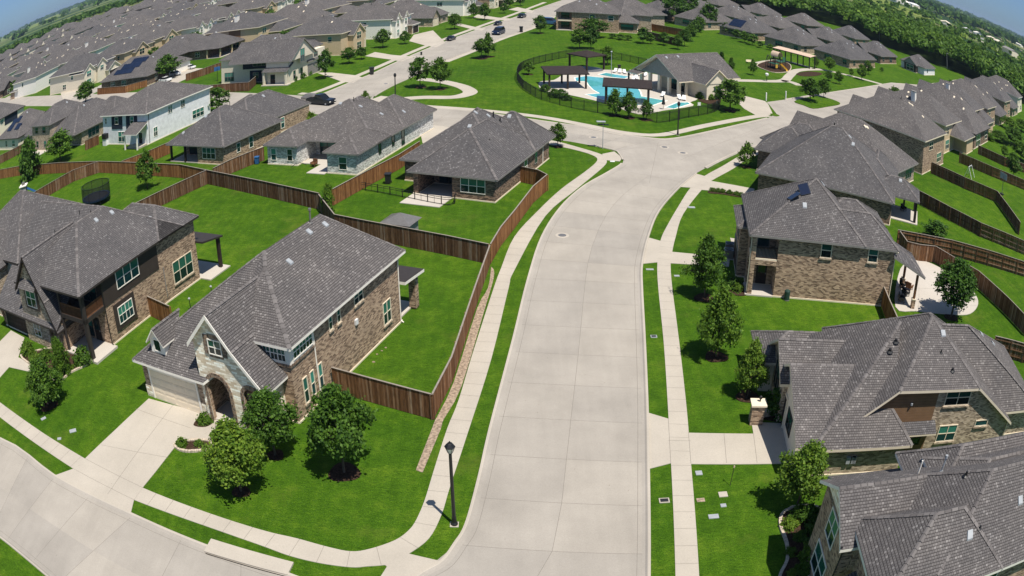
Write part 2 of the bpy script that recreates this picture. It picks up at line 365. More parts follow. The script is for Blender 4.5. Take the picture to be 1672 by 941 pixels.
def dup(root, loc, rz, label=None, scale=None, group=None):
    def cp(o, par):
        c = o.copy(); C.objects.link(c)
        if par: c.parent = par
        for ch in KIDS[o.name]: cp(ch, c)
        return c
    def reg(o):
        if o.name not in KIDS:
            KIDS[o.name] = list(o.children)
        for ch in KIDS[o.name]: reg(ch)
    reg(root)
    r = cp(root, None); r.location = loc if len(loc) == 3 else (loc[0], loc[1], 0); r.rotation_euler = (0, 0, rz)
    if scale: r.scale = scale if hasattr(scale, '__len__') else (scale,)*3
    if label:
        r['label'] = label
        if len(label.split()) > 16: print('LONG', len(label.split()), label)
    if group: r['group'] = group
    return r
def offset_line(pts, d):
    """shift a 2D polyline d metres to its left"""
    out = []
    for i in range(len(pts)):
        a = Vector(pts[max(i-1, 0)]); b = Vector(pts[min(i+1, len(pts)-1)]); t = (b-a)
        if t.length < 1e-9: out.append(tuple(pts[i])); continue
        t.normalize(); out.append((pts[i][0]-t.y*d, pts[i][1]+t.x*d))
    return out
# ================================================================== the ground, roads, walks
ZR, ZW = 0.012, 0.035
mb = MB()
rings = [0, 60, 140, 300, 700, 1600, 3600, 8000, 16000]; N = 48
for a, b in zip(rings[:-1], rings[1:]):
    for k in range(N):
        t0, t1 = 2*math.pi*k/N, 2*math.pi*(k+1)/N
        p = [(a*math.cos(t0), a*math.sin(t0), 0), (b*math.cos(t0), b*math.sin(t0), 0), (b*math.cos(t1), b*math.sin(t1), 0), (a*math.cos(t1), a*math.sin(t1), 0)]
        mb.face(p if a else p[1:3]+[(0, 0, 0)], 'ground_mat')
structure(mb.obj('lawn_ground'))

LC = [(1018, 262), (1013.5, 270), (990.5, 284), (952, 306.5), (916.5, 339.7), (886, 388), (863, 459.6), (840, 555), (802.7, 700), (784.8, 780), (764, 857), (745, 890), (724, 918), (695, 935), (660, 957), (600, 985)]
RC = [(1136, 283.6), (1108, 306.5), (1074.7, 344.8), (1056.8, 388), (1047, 431.5), (1046.6, 470), (1050.5, 551.6), (1055, 674), (1056.3, 767), (1056.8, 941), (1056, 1010)]
R3S = [(1136, 283.6), (1172, 264), (1210, 247), (1248, 235), (1300, 221), (1418, 187), (1480, 172), (1540, 156)]
R3N = [(1253, 193.5), (1268, 186), (1255, 170), (1252, 167), (1282, 163), (1354, 152), (1400, 145), (1456, 136), (1500, 139.5), (1530, 136), (1568, 130)]
R2N = [(684, 175.5), (778, 183.5), (886, 198.5), (957, 208.5), (1011, 219), (1059, 226), (1100, 227), (1172, 212.5), (1253, 193.5)]
R2S = [(701, 204), (800, 215), (905, 228), (940, 233), (1000, 245), (1012, 252), (1018, 262)]
lc, rc = smooth(GL(LC), 5), smooth(GL(RC), 5)
r3s, r3n, r2n, r2s = smooth(GL(R3S), 4), GL(R3N), smooth(GL(R2N), 4), smooth(GL(R2S), 4)
far3 = [G(1600, 136), G(1592, 128)]
main_poly = lc[::-1] + [] ; main_poly = main_poly[:-1] + r2s[::-1] + r2n + r3n[1:] + far3[::-1] + r3s[::-1] + rc[1:] + [(6.5, 27.0), (-6, 27.0)]
NSU = [(-120, 690), (0, 717.6), (87, 777.5), (150, 811.5), (213, 841), (275, 869), (334, 893), (400, 917), (470, 940), (520, 960)]      # near street, house side
near_up = smooth(GL(NSU), 4)
near_lo = smooth(GL([(-40, 858), (0, 876), (79, 941), (120, 985)]), 4)
def road(poly, z=ZR, mat='road_concrete', name='road'):
    m = MB(); m.flat(poly, z, mat); return structure(m.obj(name))
road(main_poly)
road(near_up + [G(600, 985), (-6, 27.0), (-16, 22.5)] + near_lo[::-1] + [G(-160, 800)], ZR-0.004)
e2s = [(-12.4, 125.5), (-35, 137.5), (-62, 153), (-126, 189), (-224, 252), (-330, 325)]
e2n = [(p[0]+4.5, p[1]+10.6) for p in e2s]; e2n[0] = r2n[0]
road(e2s + e2n[::-1], ZR-0.004)
R4L = [(489, 160), (518, 157), (573, 135), (609, 120.5), (650, 101), (707, 76.5), (785, 47), (840, 29), (880, 14), (915, 2)]
R4R = [(684, 176), (618, 163), (611, 158), (642, 140), (675, 125), (726, 99.5), (772, 82), (815, 64), (873, 44), (912, 22), (940, 2)]
r4l, r4r = smooth(GL(R4L), 4), smooth(GL(R4R), 4)
r4l += [(40, 410), (80, 520)]; r4r += [(52, 405), (92, 515)]
road(r4l + r4r[::-1] + [(-15, 133), (-45, 150)], ZR-0.008)

# kerbs: a gutter joint, a rolled rise and a flat top
def kerb(line, side, name='kerb', gut=0.55):
    m = MB(); L = [tuple(p[:2]) for p in line]
    prof = [(-0.30, ZR+0.004), (-0.12, ZR+0.02), (0.0, 0.105), (0.05, 0.12), (0.17, 0.12), (0.19, 0.0)]
    rows = [offset_line(L, side*d) for d, z in prof]
    for (A, B, (d0, z0), (d1, z1)) in zip(rows[:-1], rows[1:], prof[:-1], prof[1:]):
        for i in range(len(L)-1):
            f = [(*A[i], z0), (*A[i+1], z0), (*B[i+1], z1), (*B[i], z1)]
            m.face(f if side > 0 else f[::-1], 'walk_concrete' if d0 >= -0.05 else 'road_concrete')
    o = structure(m.obj(name))
    if gut:
        j = MB(); a, b = offset_line(L, -side*gut), offset_line(L, -side*(gut+0.025))
        for i in range(len(L)-1):
            f = [(*a[i], ZR+.005), (*a[i+1], ZR+.005), (*b[i+1], ZR+.005), (*b[i], ZR+.005)]
            j.face(f if side < 0 else f[::-1], 'joint')
        structure(j.obj('road_joint'))
    return o
kerb(lc[4:], -1); kerb(rc, 1); kerb(r3s[2:], 1); kerb(r2n, 1); kerb(r2s[14:], -1, gut=0)
kerb(r3n[4:], 1, gut=0); kerb(near_up, 1); kerb(near_lo, -1); kerb(r4l[4:], 1); kerb(r4r[8:], -1)
# joints of the slabs
def strip(m, a, b, w=0.026, z=ZR+.005, mat='joint'):
    a, b = Vector(a[:2]), Vector(b[:2]); d = (b-a)
    if d.length < 1e-4: return
    d.normalize(); n = Vector((-d.y, d.x))*w/2
    m.face([(*(a-n), z), (*(b-n), z), (*(b+n), z), (*(a+n), z)], mat)
def arclen(L):
    s = [0]
    for a, b in zip(L[:-1], L[1:]): s.append(s[-1]+(Vector(b[:2])-Vector(a[:2])).length)
    return s
def at_len(L, S, d):
    for i in range(len(L)-1):
        if S[i+1] >= d:
            t = (d-S[i])/max(S[i+1]-S[i], 1e-6); return Vector(L[i][:2]).lerp(Vector(L[i+1][:2]), t)
    return Vector(L[-1][:2])
def nearest(L, p):
    best = None
    for a, b in zip(L[:-1], L[1:]):
        a, b = Vector(a[:2]), Vector(b[:2]); ab = b-a; t = max(0, min(1, (p-a).dot(ab)/max(ab.length_squared, 1e-9))); q_ = a+ab*t
        if best is None or (q_-p).length < (best-p).length: best = q_
    return best
def slab_joints(A, B, step, centre=True, start=1.5, w=0.024):
    m = MB(); S = arclen(A); d = start; mids = []; pr = []
    while d < S[-1]:
        p = at_len(A, S, d); q_ = nearest(B, p); strip(m, p, q_, w); mids.append(p.lerp(q_, 0.5)); pr.append((p, q_)); d += step
    sl_ = MB()
    for (p0, q0), (p1, q1), c0, c1 in zip(pr[:-1], pr[1:], mids[:-1], mids[1:]):
        for a, b, c, e in ((p0, c0, c1, p1), (c0, q0, q1, c1)):
            P = [(*v, ZR+.002) for v in (a, b, c, e)]
            if (b-a).cross(e-a) < 0: P = P[::-1]
            sl_.face(P, 'road_slab')
    if pr: structure(sl_.obj('road_slabs', weld=False))
    if centre:
        for a, b in zip(mids[:-1], mids[1:]): strip(m, a, b, w)
    structure(m.obj('road_joint'))
slab_joints(lc[6:], rc, 4.4)
slab_joints(near_up, near_lo + [(-16, 22.5), (-8, 24)], 4.4, False)
slab_joints(r2n[:24], r2s, 5.0); slab_joints(r4r[8:36], r4l, 5.0)
m = MB()
strip(m, G(1040, 255), G(930, 220)); strip(m, G(1010, 245), G(1180, 228)); strip(m, G(1075, 232), G(1060, 300)); strip(m, G(1180, 232), G(1420, 168)); strip(m, G(1110, 262), G(1260, 200)); strip(m, G(960, 262), G(1030, 236))
structure(m.obj('road_joint'))

def pave(polys, z=ZW, mat='walk_concrete', name='sidewalk', edge=True):
    m = MB()
    for p in polys:
        if edge: m.prism(p, 0.0, z, mat)
        else: m.flat(p, z, mat)
    return structure(m.obj(name))
# left sidewalk round the corner
WL = [(860, 229.5), (904, 237.6), (940, 245.5), (967.5, 254), (975, 263), (955, 281), (916.5, 309), (878, 345), (840, 387), (818, 439), (806.5, 470), (772, 577), (749, 653.6), (730, 701), (708, 770), (694, 816), (680, 849), (667, 867), (644.5, 883), (603.7, 897), (573, 901), (535, 893.6), (484, 879.6), (420, 864), (275.5, 814.5), (233, 797)]
WR = [(870, 226), (905, 230.5), (944.6, 241), (983, 253), (990.5, 261.5), (985, 273), (942, 309), (891, 352.5), (840, 441.7), (830.7, 470), (802.7, 585), (763, 710), (735, 795), (721, 841), (700.6, 879.6), (667.5, 905), (640, 921), (598.6, 925.5), (573, 926.8), (522, 920), (471, 907.6), (420, 889), (331.6, 858), (219.4, 817)]
wl, wr = smooth(GL(WL), 4), smooth(GL(WR), 4)
pave([wl + wr[::-1]])
pave([GL([(623, 919), (632, 926), (600, 975), (660, 985), (697, 934), (724, 918), (668, 905)])], ZW+.004)
def walk_joints(A, B, step=1.55, w=0.022, z=ZW+.005):
    m = MB(); S = arclen(A); d = 0.8
    while d < S[-1]:
        p = at_len(A, S, d); strip(m, p, nearest(B, p), w, z); d += step
    structure(m.obj('sidewalk_joint'))
walk_joints(wl, wr)
pave([GL([(983, 252), (1003, 248), (1016, 258), (1012, 264), (990, 262)])], ZW+.004)
w2a, w2b = GL([(-60, 634), (0, 657.5), (74, 710), (139, 749.5)]), GL([(-60, 655), (0, 681.7), (25.5, 701), (120, 766)])
pave([w2a + w2b[::-1]]); walk_joints(w2a, w2b)
# driveway of the corner house and its path
drive_a = GL([(243, 651.5), (329, 674), (352, 683), (386, 679), (392, 690), (372, 702), (345, 715), (342, 721), (300, 722), (291, 724), (255, 770), (233, 797), (219, 817), (213, 842), (87, 778), (120, 766), (139, 749.5), (190, 701)])
pave([drive_a], ZW+.002, name='driveway')
m = MB()
for a, b in (((221, 668), (312, 700)), ((165, 727), (275, 748)), ((139, 749.5), (233, 797)), ((283, 662), (176, 808)), ((120, 766), (219, 817))): strip(m, G(*a), G(*b), 0.025, ZW+.008)
structure(m.obj('driveway_joint'))
pave([GL([(-60, 590), (0, 558), (18, 540), (40, 552), (30, 584), (50, 594), (85, 592), (118, 581), (150, 570), (155, 577), (120, 591), (88, 604), (46, 607), (15, 600), (0, 617), (-60, 660)])], ZW, name='driveway')
pave([GL([(334, 902.5), (345.5, 882), (480, 920.5), (470, 941)])], 0.13, name='storm_drain_top')
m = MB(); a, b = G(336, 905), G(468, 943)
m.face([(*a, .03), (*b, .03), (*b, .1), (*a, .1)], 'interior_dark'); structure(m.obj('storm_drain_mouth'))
# right sidewalk
VL = [(1251, 243), (1230, 247.5), (1210, 254), (1179, 272), (1151, 287.5), (1128, 306.5), (1108, 337), (1090, 368), (1078.5, 393), (1073.4, 429), (1074.7, 470), (1083.6, 559), (1091, 674), (1095.5, 757), (1102.8, 941), (1105, 1010)]
VR = [(1251, 249.5), (1225, 257.5), (1197, 276), (1161, 296), (1146, 310), (1115.5, 350), (1103, 388), (1097.6, 412), (1095, 431.5), (1097.6, 470), (1109, 559), (1122, 676.6), (1128.3, 758.4), (1141.5, 941), (1146, 1010)]
vl, vr = smooth(GL(VL), 4), smooth(GL(VR), 4)
pave([vl + vr[::-1]]); walk_joints(vl, vr)
drv = [[(1136, 284), (1150.5, 288), (1161, 296), (1200, 303), (1232, 309), (1230, 319), (1207, 315.5), (1146, 310.5), (1129, 307), (1108, 305.5)],
       [(1057, 388), (1080, 394.5), (1098, 412), (1192, 421), (1190, 436), (1095, 430.5), (1072, 429), (1047, 431.5)],
       [(1056, 674), (1091, 684.5), (1124.4, 707.5), (1230, 709), (1227, 690), (1288, 692), (1302, 757), (1128.3, 758.4), (1095.5, 757), (1056.8, 767)],
       [(1192, 389), (1212, 392), (1228, 446), (1207, 446)]]
for d in drv: pave([GL(d)], ZW+.004, name='driveway')
m = MB()
for a, b in (((1124, 707), (1128, 758)), ((1182, 709), (1186, 757)), ((1091, 684), (1095, 757)), ((1230, 709), (1236, 757)), ((1091, 720), (1128, 721))): strip(m, G(*a), G(*b), 0.025, ZW+.01)
structure(m.obj('driveway_joint'))
# patio behind the brick house
patio = smooth(GL([(1462, 502), (1500, 509), (1555, 514.5), (1584, 513), (1597, 497), (1590, 478), (1566, 457), (1535, 438), (1512, 428), (1494, 426), (1470, 440)]), 4, True)
pave([patio], 0.06, 'deck_concrete', 'patio')
m = MB()
for a, b in (((1500, 505), (1500, 427)), ((1545, 513), (1535, 440)), ((1465, 470), (1585, 476)), ((1465, 492), (1594, 500))): strip(m, G(*a), G(*b), 0.02, .065)
structure(m.obj('patio_joint'))
# gravel strip at the foot of the street fence
ga = smooth(GL([(679, 768), (707, 696), (711, 686), (741, 624), (779, 504), (797, 470), (802, 436)]), 3); gb = smooth(GL([(690, 772), (720, 700), (724, 686), (754, 630), (790, 510), (806, 455), (806, 440)]), 3)
pave([ga + gb[::-1]], 0.02, 'soil_gravel', 'gravel_strip')
# park walks, pool deck
def path(c, w, name='park_path', z=ZW+.003):
    L = smooth(GL(c), 5); pave([offset_line(L, w/2) + offset_line(L, -w/2)[::-1]], z, name=name)
sw_n = smooth(GL([(640, 167), (684, 173), (780, 180), (880, 191), (962, 206), (1019, 217), (1080, 220.5), (1152, 205.5), (1228, 191.5), (1255, 189)]), 4)
pave([offset_line(sw_n, 0.8) + offset_line(sw_n, -0.8)[::-1]])
pave([GL([(957, 206), (1020, 217), (1016, 222), (957, 210)])], ZW+.006)
path([(612, 166), (640, 163.5), (689, 159.5), (735, 159.3), (757, 156), (768, 150.5), (758, 143), (740, 137.5), (720, 133.3), (697, 130.5), (684, 130)], 2.6)
pave([GL([(606, 163), (622, 157), (650, 160), (684, 170), (684, 176), (620, 168)])], ZW)
path([(728, 101.3), (772, 84), (815, 65.5), (875, 44), (905, 27)], 1.5, 'sidewalk')
path([(1190, 131.5), (1230, 132.2), (1262, 133), (1281, 131.5), (1289, 124), (1301, 115.5), (1330, 113.5), (1347, 115), (1382, 122.5), (1440, 138)], 2.3)
path([(1276, 132), (1292, 134.5), (1306, 140)], 2.3)
path([(1235, 103.5), (1254, 100), (1275, 99), (1300, 104), (1330, 113)], 1.6)
pave([GL([(1217, 157.5), (1249, 165.5), (1254, 170), (1262, 187), (1240, 192), (1215, 178), (1205, 168)])], ZW+.006)
for lst in ([(489, 153), (520, 149.5), (605, 115), (700, 74), (790, 41), (840, 23), (890, 4)],): path(lst, 1.5, 'sidewalk')
isl = smooth(GL([(1297, 166.5), (1312, 172.5), (1328, 178), (1350, 175), (1371, 171), (1366, 166), (1340, 158.5), (1318, 160)]), 3, True)
m = MB(); m.prism(isl, 0, 0.13, 'grass'); structure(m.obj('grass_island'))
m = MB(); m.prism(smooth(GL([(1257, 186.5), (1266, 186.3), (1273, 189.5), (1265, 190.3)]), 3, True), 0, .06, 'grass'); structure(m.obj('grass_island'))
deck = smooth(GL([(881, 134), (883, 146), (900, 151), (927, 155), (988, 169), (1042, 187), (1083, 181), (1131, 173.5), (1127, 167.5), (1139, 162), (1136, 150), (1112, 139), (1088, 127), (1068, 121.5), (1045, 119), (1002, 115), (981, 114), (960, 110.5), (943, 112), (925, 118), (905, 131)]), 3, True)
pool_px = [[(938, 127.5), (956, 124.6), (981, 127), (1018, 130.5), (1013, 134.5), (1041, 138), (1041.5, 144), (1046, 151), (1048, 158), (1089, 165.3), (1066, 173), (1030, 172.5), (991, 165.5), (955, 155), (978, 153), (968, 147.5), (960.6, 140), (957, 134), (940, 133.5)],
           [(976, 122.4), (989, 119.3), (1029.5, 126), (1020, 129), (998, 126.8)],
           [(1085, 176.3), (1106, 167.8), (1123, 167.6), (1128, 170.4), (1101, 178.6)]]
pave([deck], 0.05, 'deck_concrete', 'pool_deck')
for p in pool_px:
    P = GL(p); m = MB(); m.flat(P, 0.058, 'water'); structure(m.obj('pool_water'))
    m = MB(); Q = P + [P[0]]
    for k in range(len(P)):      # raised coping
        a, b = Vector(Q[k]), Vector(Q[k+1]); d = (b-a).normalized(); n = (-d.y, d.x)
        m.obox(Q[k], d, n, -0.12, (b-a).length+0.12, -0.13, 0.13, 0.052, 0.085+0.0003*k, 'trim_white')
    structure(m.obj('pool_coping'))
# ================================================================== houses
class House:
    def __init__(s, name, label, cat, org, rot, group=None, trim='trim_white', roofmat='shingle'):
        s.root = thing(name, label, cat, (org[0], org[1], 0), R(rot), group)
        s.b = {}; s.planes = []; s.trim = trim; s.rm = roofmat; s.caps = True; s.vents = []
    def mb(s, key):
        if key not in s.b: s.b[key] = MB()
        return s.b[key]
    def wall(s, x0, x1, y0, y1, z1, mat, z0=0.0, key='wall'):
        s.mb(key).box(x0, x1, y0, y1, z0, z1, mat, False)
        if z0 == 0.0 and key == 'wall': s.mb('foundation').box(x0-.06, x1+.06, y0-.06, y1+.06, 0, 0.14, 'trim_beige', False)
    def shell(s, faces, t=0.2, key='roof', mat=None, fascia=None, caps=None):
        """a roof of explicit sloping faces (counter-clockwise from above) given thickness, fascia and soffit"""
        mb = s.mb(key); mat = mat or s.rm; fascia = fascia or s.trim
        kk = lambda p: (round(p[0], 3), round(p[1], 3), round(p[2], 3)); cnt = {}
        for f in faces:
            mb.face(f, mat); mb.face([(p[0], p[1], p[2]-t) for p in f][::-1], fascia)
            for a, b in zip(f, f[1:]+f[:1]): cnt.setdefault(frozenset((kk(a), kk(b))), []).append((a, b))
            s.planes.append(f)
        for e in cnt.values():
            if len(e) == 1:
                a, b = e[0]
                mb.face([(a[0], a[1], a[2]-t), (b[0], b[1], b[2]-t), b, a], fascia)
            elif s.caps if caps is None else caps:
                s.cap(*e[0], mb)
    def cap(s, a, b, mb):
        a, b = Vector(a), Vector(b); d = b-a; L = d.length; d.normalize()
        h = Vector((-d.y, d.x, 0))
        if h.length < 1e-6: return
        h.normalize(); n = max(2, int(L/0.42))
        flat_ = abs(d.z) < 0.05
        for k in range(n):
            p, q_ = a+d*L*k/n, a+d*L*(k+0.92)/n; w = 0.15
            u = Vector((0, 0, .045+.012*(k % 2))); lo = Vector((0, 0, -.07 if flat_ else -.035))
            mb.face([p-h*w+lo+u*.5, p+u, q_+u, q_-h*w+lo+u*.5], 'ridge_cap'); mb.face([p+u, p+h*w+lo+u*.5, q_+h*w+lo+u*.5, q_+u], 'ridge_cap')
    def hip(s, x0, x1, y0, y1, ze, p, **k):
        w, d = x1-x0, y1-y0
        A, B, Cc, D = (x0, y0, ze), (x1, y0, ze), (x1, y1, ze), (x0, y1, ze)
        if abs(w-d) < 0.05:
            P = ((x0+x1)/2, (y0+y1)/2, ze+p*w/2); F = [[A, B, P], [B, Cc, P], [Cc, D, P], [D, A, P]]
        elif w > d:
            h = d/2; P, Q = (x0+h, y0+h, ze+p*h), (x1-h, y0+h, ze+p*h); F = [[A, B, Q, P], [B, Cc, Q], [Cc, D, P, Q], [D, A, P]]
        else:
            h = w/2; P, Q = (x0+h, y0+h, ze+p*h), (x0+h, y1-h, ze+p*h); F = [[A, B, P], [B, Cc, Q, P], [Cc, D, Q], [D, A, P, Q]]
        s.shell(F, **k)
    def gx(s, x0, x1, y0, y1, ze, p, ov=0.4, mat=None, walls=True, **k):
        """gable with its ridge along x; x0..x1 includes the rake overhang ov"""
        ym = (y0+y1)/2; zr = ze+p*(y1-y0)/2
        s.shell([[(x0, y0, ze), (x1, y0, ze), (x1, ym, zr), (x0, ym, zr)], [(x1, y1, ze), (x0, y1, ze), (x0, ym, zr), (x1, ym, zr)]], **k)
        if mat and walls:
            for x, sgn in ((x0+ov, -1), (x1-ov, 1)):
                if walls == 'lo' and sgn > 0 or walls == 'hi' and sgn < 0: continue
                z_ = ze+ov*p-.17; f = [(x, y0+ov, z_-.3), (x, y1-ov, z_-.3), (x, y1-ov, z_), (x, ym, zr-.17), (x, y0+ov, z_)]
                s.mb('wall').face(f if sgn > 0 else f[::-1], mat)
    def gy(s, x0, x1, y0, y1, ze, p, ov=0.4, mat=None, walls=True, **k):
        xm = (x0+x1)/2; zr = ze+p*(x1-x0)/2
        s.shell([[(x0, y1, ze), (x0, y0, ze), (xm, y0, zr), (xm, y1, zr)], [(x1, y0, ze), (x1, y1, ze), (xm, y1, zr), (xm, y0, zr)]], **k)
        if mat and walls:
            for y, sgn in ((y0+ov, -1), (y1-ov, 1)):
                if walls == 'lo' and sgn > 0 or walls == 'hi' and sgn < 0: continue
                z_ = ze+ov*p-.17; f = [(x0+ov, y, z_-.3), (x1-ov, y, z_-.3), (x1-ov, y, z_), (xm, y, zr-.17), (x0+ov, y, z_)]
                s.mb('wall').face(f if sgn < 0 else f[::-1], mat)
    def rz(s, x, y):
        best = 0
        for f in s.planes:
            for k in range(1, len(f)-1):
                a, b, c = f[0], f[k], f[k+1]
                dt = (b[0]-a[0])*(c[1]-a[1])-(c[0]-a[0])*(b[1]-a[1])
                if abs(dt) < 1e-6: continue
                u = ((x-a[0])*(c[1]-a[1])-(c[0]-a[0])*(y-a[1]))/dt; v = ((b[0]-a[0])*(y-a[1])-(x-a[0])*(b[1]-a[1]))/dt
                if u >= -1e-6 and v >= -1e-6 and u+v <= 1+1e-6: best = max(best, a[2]+u*(b[2]-a[2])+v*(c[2]-a[2]))
        return best
    FACES = {'f': ((1, 0), (0, -1)), 'b': ((-1, 0), (0, 1)), 'r': ((0, 1), (1, 0)), 'l': ((0, -1), (-1, 0))}
    def frame(s, face, at): # origin function for a wall face at coordinate `at`; along = local x or y
        u, n = s.FACES[face]
        return u, n, (lambda a: (a, at) if face in 'fb' else (at, a))
    def win(s, face, at, a0, a1, z0, z1, n=1, trim=None, simple=False, rail=True, grid=0, sill=None, name='window'):
        """a window on a wall; a0..a1 along the wall's own local axis"""
        u, nn, O = s.frame(face, at); lo, hi = min(a0, a1), max(a0, a1); W = hi-lo
        o = O(lo if (u[0]+u[1]) > 0 else hi); tr = trim or s.trim; F = MB(); P = F if simple else MB(); fw = 0.07
        F.obox(o, u, nn, 0, W, -.02, .06, z1-fw, z1, tr); F.obox(o, u, nn, 0, W, -.02, .06, z0, z0+fw, tr)
        pw = (W-fw*(n+1))/n; zm = z0+(z1-z0)*(0.5 if rail else 1.0)
        for k in range(n+1): F.obox(o, u, nn, k*(pw+fw), k*(pw+fw)+fw, -.02, .06, z0+fw, z1-fw, tr)
        for k in range(n):
            a, b = fw+k*(pw+fw), fw+k*(pw+fw)+pw
            Q = lambda t, z, dd=.022: (o[0]+u[0]*t+nn[0]*dd, o[1]+u[1]*t+nn[1]*dd, z)
            if rail:
                F.obox(o, u, nn, a, b, -.02, .05, zm-.03, zm+.03, tr)
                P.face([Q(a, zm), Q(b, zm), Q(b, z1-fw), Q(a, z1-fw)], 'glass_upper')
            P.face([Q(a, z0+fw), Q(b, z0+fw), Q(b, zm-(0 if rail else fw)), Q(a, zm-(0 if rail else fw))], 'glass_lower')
            for g in range(grid): F.obox(o, u, nn, a+(b-a)*(g+1)/(grid+1)-.016, a+(b-a)*(g+1)/(grid+1)+.016, 0, .045, z0+fw, z1-fw, tr)
        w = F.obj(name, s.root)
        if not simple: P.obj('pane', w)
        if sill:
            S = MB(); S.obox(o, u, nn, -.08, W+.08, -.02, .12, z0-.13, z0-.005, sill); S.obj('sill', w)
        return w
    def garage(s, face, at, a0, a1, z1, mat='trim_beige', rows=4, trim=None):
        u, nn, O = s.frame(face, at); lo, hi = min(a0, a1), max(a0, a1); W = hi-lo; o = O(lo if (u[0]+u[1]) > 0 else hi); D = MB()
        tr = trim or s.trim
        for k in range(rows):
            z0, z2 = .03+(z1-.03)*k/rows, .03+(z1-.03)*(k+1)/rows-.02
            cols = max(2, int(W/1.2))
            D.obox(o, u, nn, 0, W, -.05, .02, z0, z2, mat)
            for c in range(cols): D.obox(o, u, nn, W*c/cols+.12, W*(c+1)/cols-.12, .02, .035, z0+.1, z2-.1, mat)
        g = D.obj('garage_door', s.root)
        T = MB(); T.obox(o, u, nn, -.16, -.001, -.05, .07, 0, z1+.16, tr); T.obox(o, u, nn, W+.001, W+.16, -.05, .07, 0, z1+.16, tr); T.obox(o, u, nn, 0, W, -.05, .07, z1, z1+.16, tr)
        T.obj('door_frame', g)
        return g
    def door(s, face, at, a0, a1, z1=2.2, mat='dark_wood', z0=0.15):
        u, nn, O = s.frame(face, at); lo, hi = min(a0, a1), max(a0, a1); W = hi-lo; o = O(lo if (u[0]+u[1]) > 0 else hi); D = MB()
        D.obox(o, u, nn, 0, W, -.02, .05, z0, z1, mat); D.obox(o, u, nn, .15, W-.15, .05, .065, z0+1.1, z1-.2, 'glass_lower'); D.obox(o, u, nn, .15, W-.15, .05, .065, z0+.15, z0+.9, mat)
        d = D.obj('front_door', s.root)
        H = MB(); H.obox(o, u, nn, W-.12, W-.08, .05, .11, z0+.95, z0+1.1, 'metal_grey'); H.obj('handle', d)
        return d
    def vent(s, x, y, w=.42, h=.42, mat='metal_grey'):
        # tilt with the roof
        e = .05; z = s.rz(x, y); dx, dy = (s.rz(x+e, y)-s.rz(x-e, y))/(2*e), (s.rz(x, y+e)-s.rz(x, y-e))/(2*e)
        dx, dy = max(-.9, min(.9, dx)), max(-.9, min(.9, dy)); w, h = min(w, .46), min(h, .46)
        m = MB(); P = lambda a, b, c: (x+a, y+b, z+dx*a+dy*b+c)
        c = [(-w/2, -h/2), (w/2, -h/2), (w/2, h/2), (-w/2, h/2)]
        for k in range(4):
            a, b = c[k], c[(k+1) % 4]; m.face([P(*a, 0), P(*b, 0), P(b[0]*.93, b[1]*.93, .1), P(a[0]*.93, a[1]*.93, .1)], mat)
        m.face([P(a*.93, b*.93, .1) for a, b in c], mat)
        s.vents.append(('roof_vent', m))
    def pipe(s, x, y, h=.5, r=.05, mat='black_metal', cap_=False):
        z = s.rz(x, y); m = MB(); m.tube((x, y, z-.1), (x, y, z+h), r, r, mat, 8)
        m.tube((x, y, z-.02), (x, y, z+.06), r*2.6, r*1.2, mat, 8)
        if cap_: m.tube((x, y, z+h), (x, y, z+h+.16), r*1.9, r*1.7, mat, 8)
        s.vents.append(('vent_pipe', m))
    def post(s, x, y, z0, z1, w=.3, mat='brick_brown', base=None, name='porch_post'):
        m = MB(); m.box(x-w/2, x+w/2, y-w/2, y+w/2, z0, z1, mat, False)
        p = m.obj(name, s.root)
        if base:
            b = MB(); b.box(x-w*.85, x+w*.85, y-w*.85, y+w*.85, z0, z0+.9, base, False); b.box(x-w, x+w, y-w, y+w, z0+.9, z0+1.0, 'trim_beige'); b.obj('post_base', p)
        return p
    def slab(s, x0, x1, y0, y1, z0=0, z1=.15, mat='deck_concrete', name='porch_floor'):
        m = MB(); m.box(x0, x1, y0, y1, z0, z1, mat, False); return m.obj(name, s.root)
    def gutter(s, pts, mat='trim_white', name='downpipe'):
        m = MB()
        for a, b in zip(pts[:-1], pts[1:]): m.tube(a, b, .05, .05, mat, 6)
        return m.obj(name, s.root)
    def part(s, mb, name, par=None): return mb.obj(name, par or s.root)
    def solar(s, x, y, nx, ny, pw=1.0, ph=1.7, ax=(1, 0)):
        e = .05; z = s.rz(x, y); dx, dy = (s.rz(x+e, y)-s.rz(x-e, y))/(2*e), (s.rz(x, y+e)-s.rz(x, y-e))/(2*e)
        m = MB(); ay = (-ax[1], ax[0])
        P = lambda a, b, c: (x+ax[0]*a+ay[0]*b, y+ax[1]*a+ay[1]*b, z+dx*(ax[0]*a+ay[0]*b)+dy*(ax[1]*a+ay[1]*b)+c)
        W, H_ = nx*pw/2, ny*ph/2; c = [(-W, -H_), (W, -H_), (W, H_), (-W, H_)]
        m.face([P(a, b, .13) for a, b in c], 'solar', uv=[(a+W, b+H_) for a, b in c])
        for k in range(4): m.face([P(*c[k], .05), P(*c[(k+1) % 4], .05), P(*c[(k+1) % 4], .13), P(*c[k], .13)], 'black_metal')
        s.vents.append(('solar_panel', m))
    def done(s):
        roof = None
        for k, m in s.b.items():
            o = m.obj(k, s.root, weld=True)
            if k == 'roof': roof = o
        for nm, m in s.vents: m.obj(nm, roof or s.root)
        return s.root
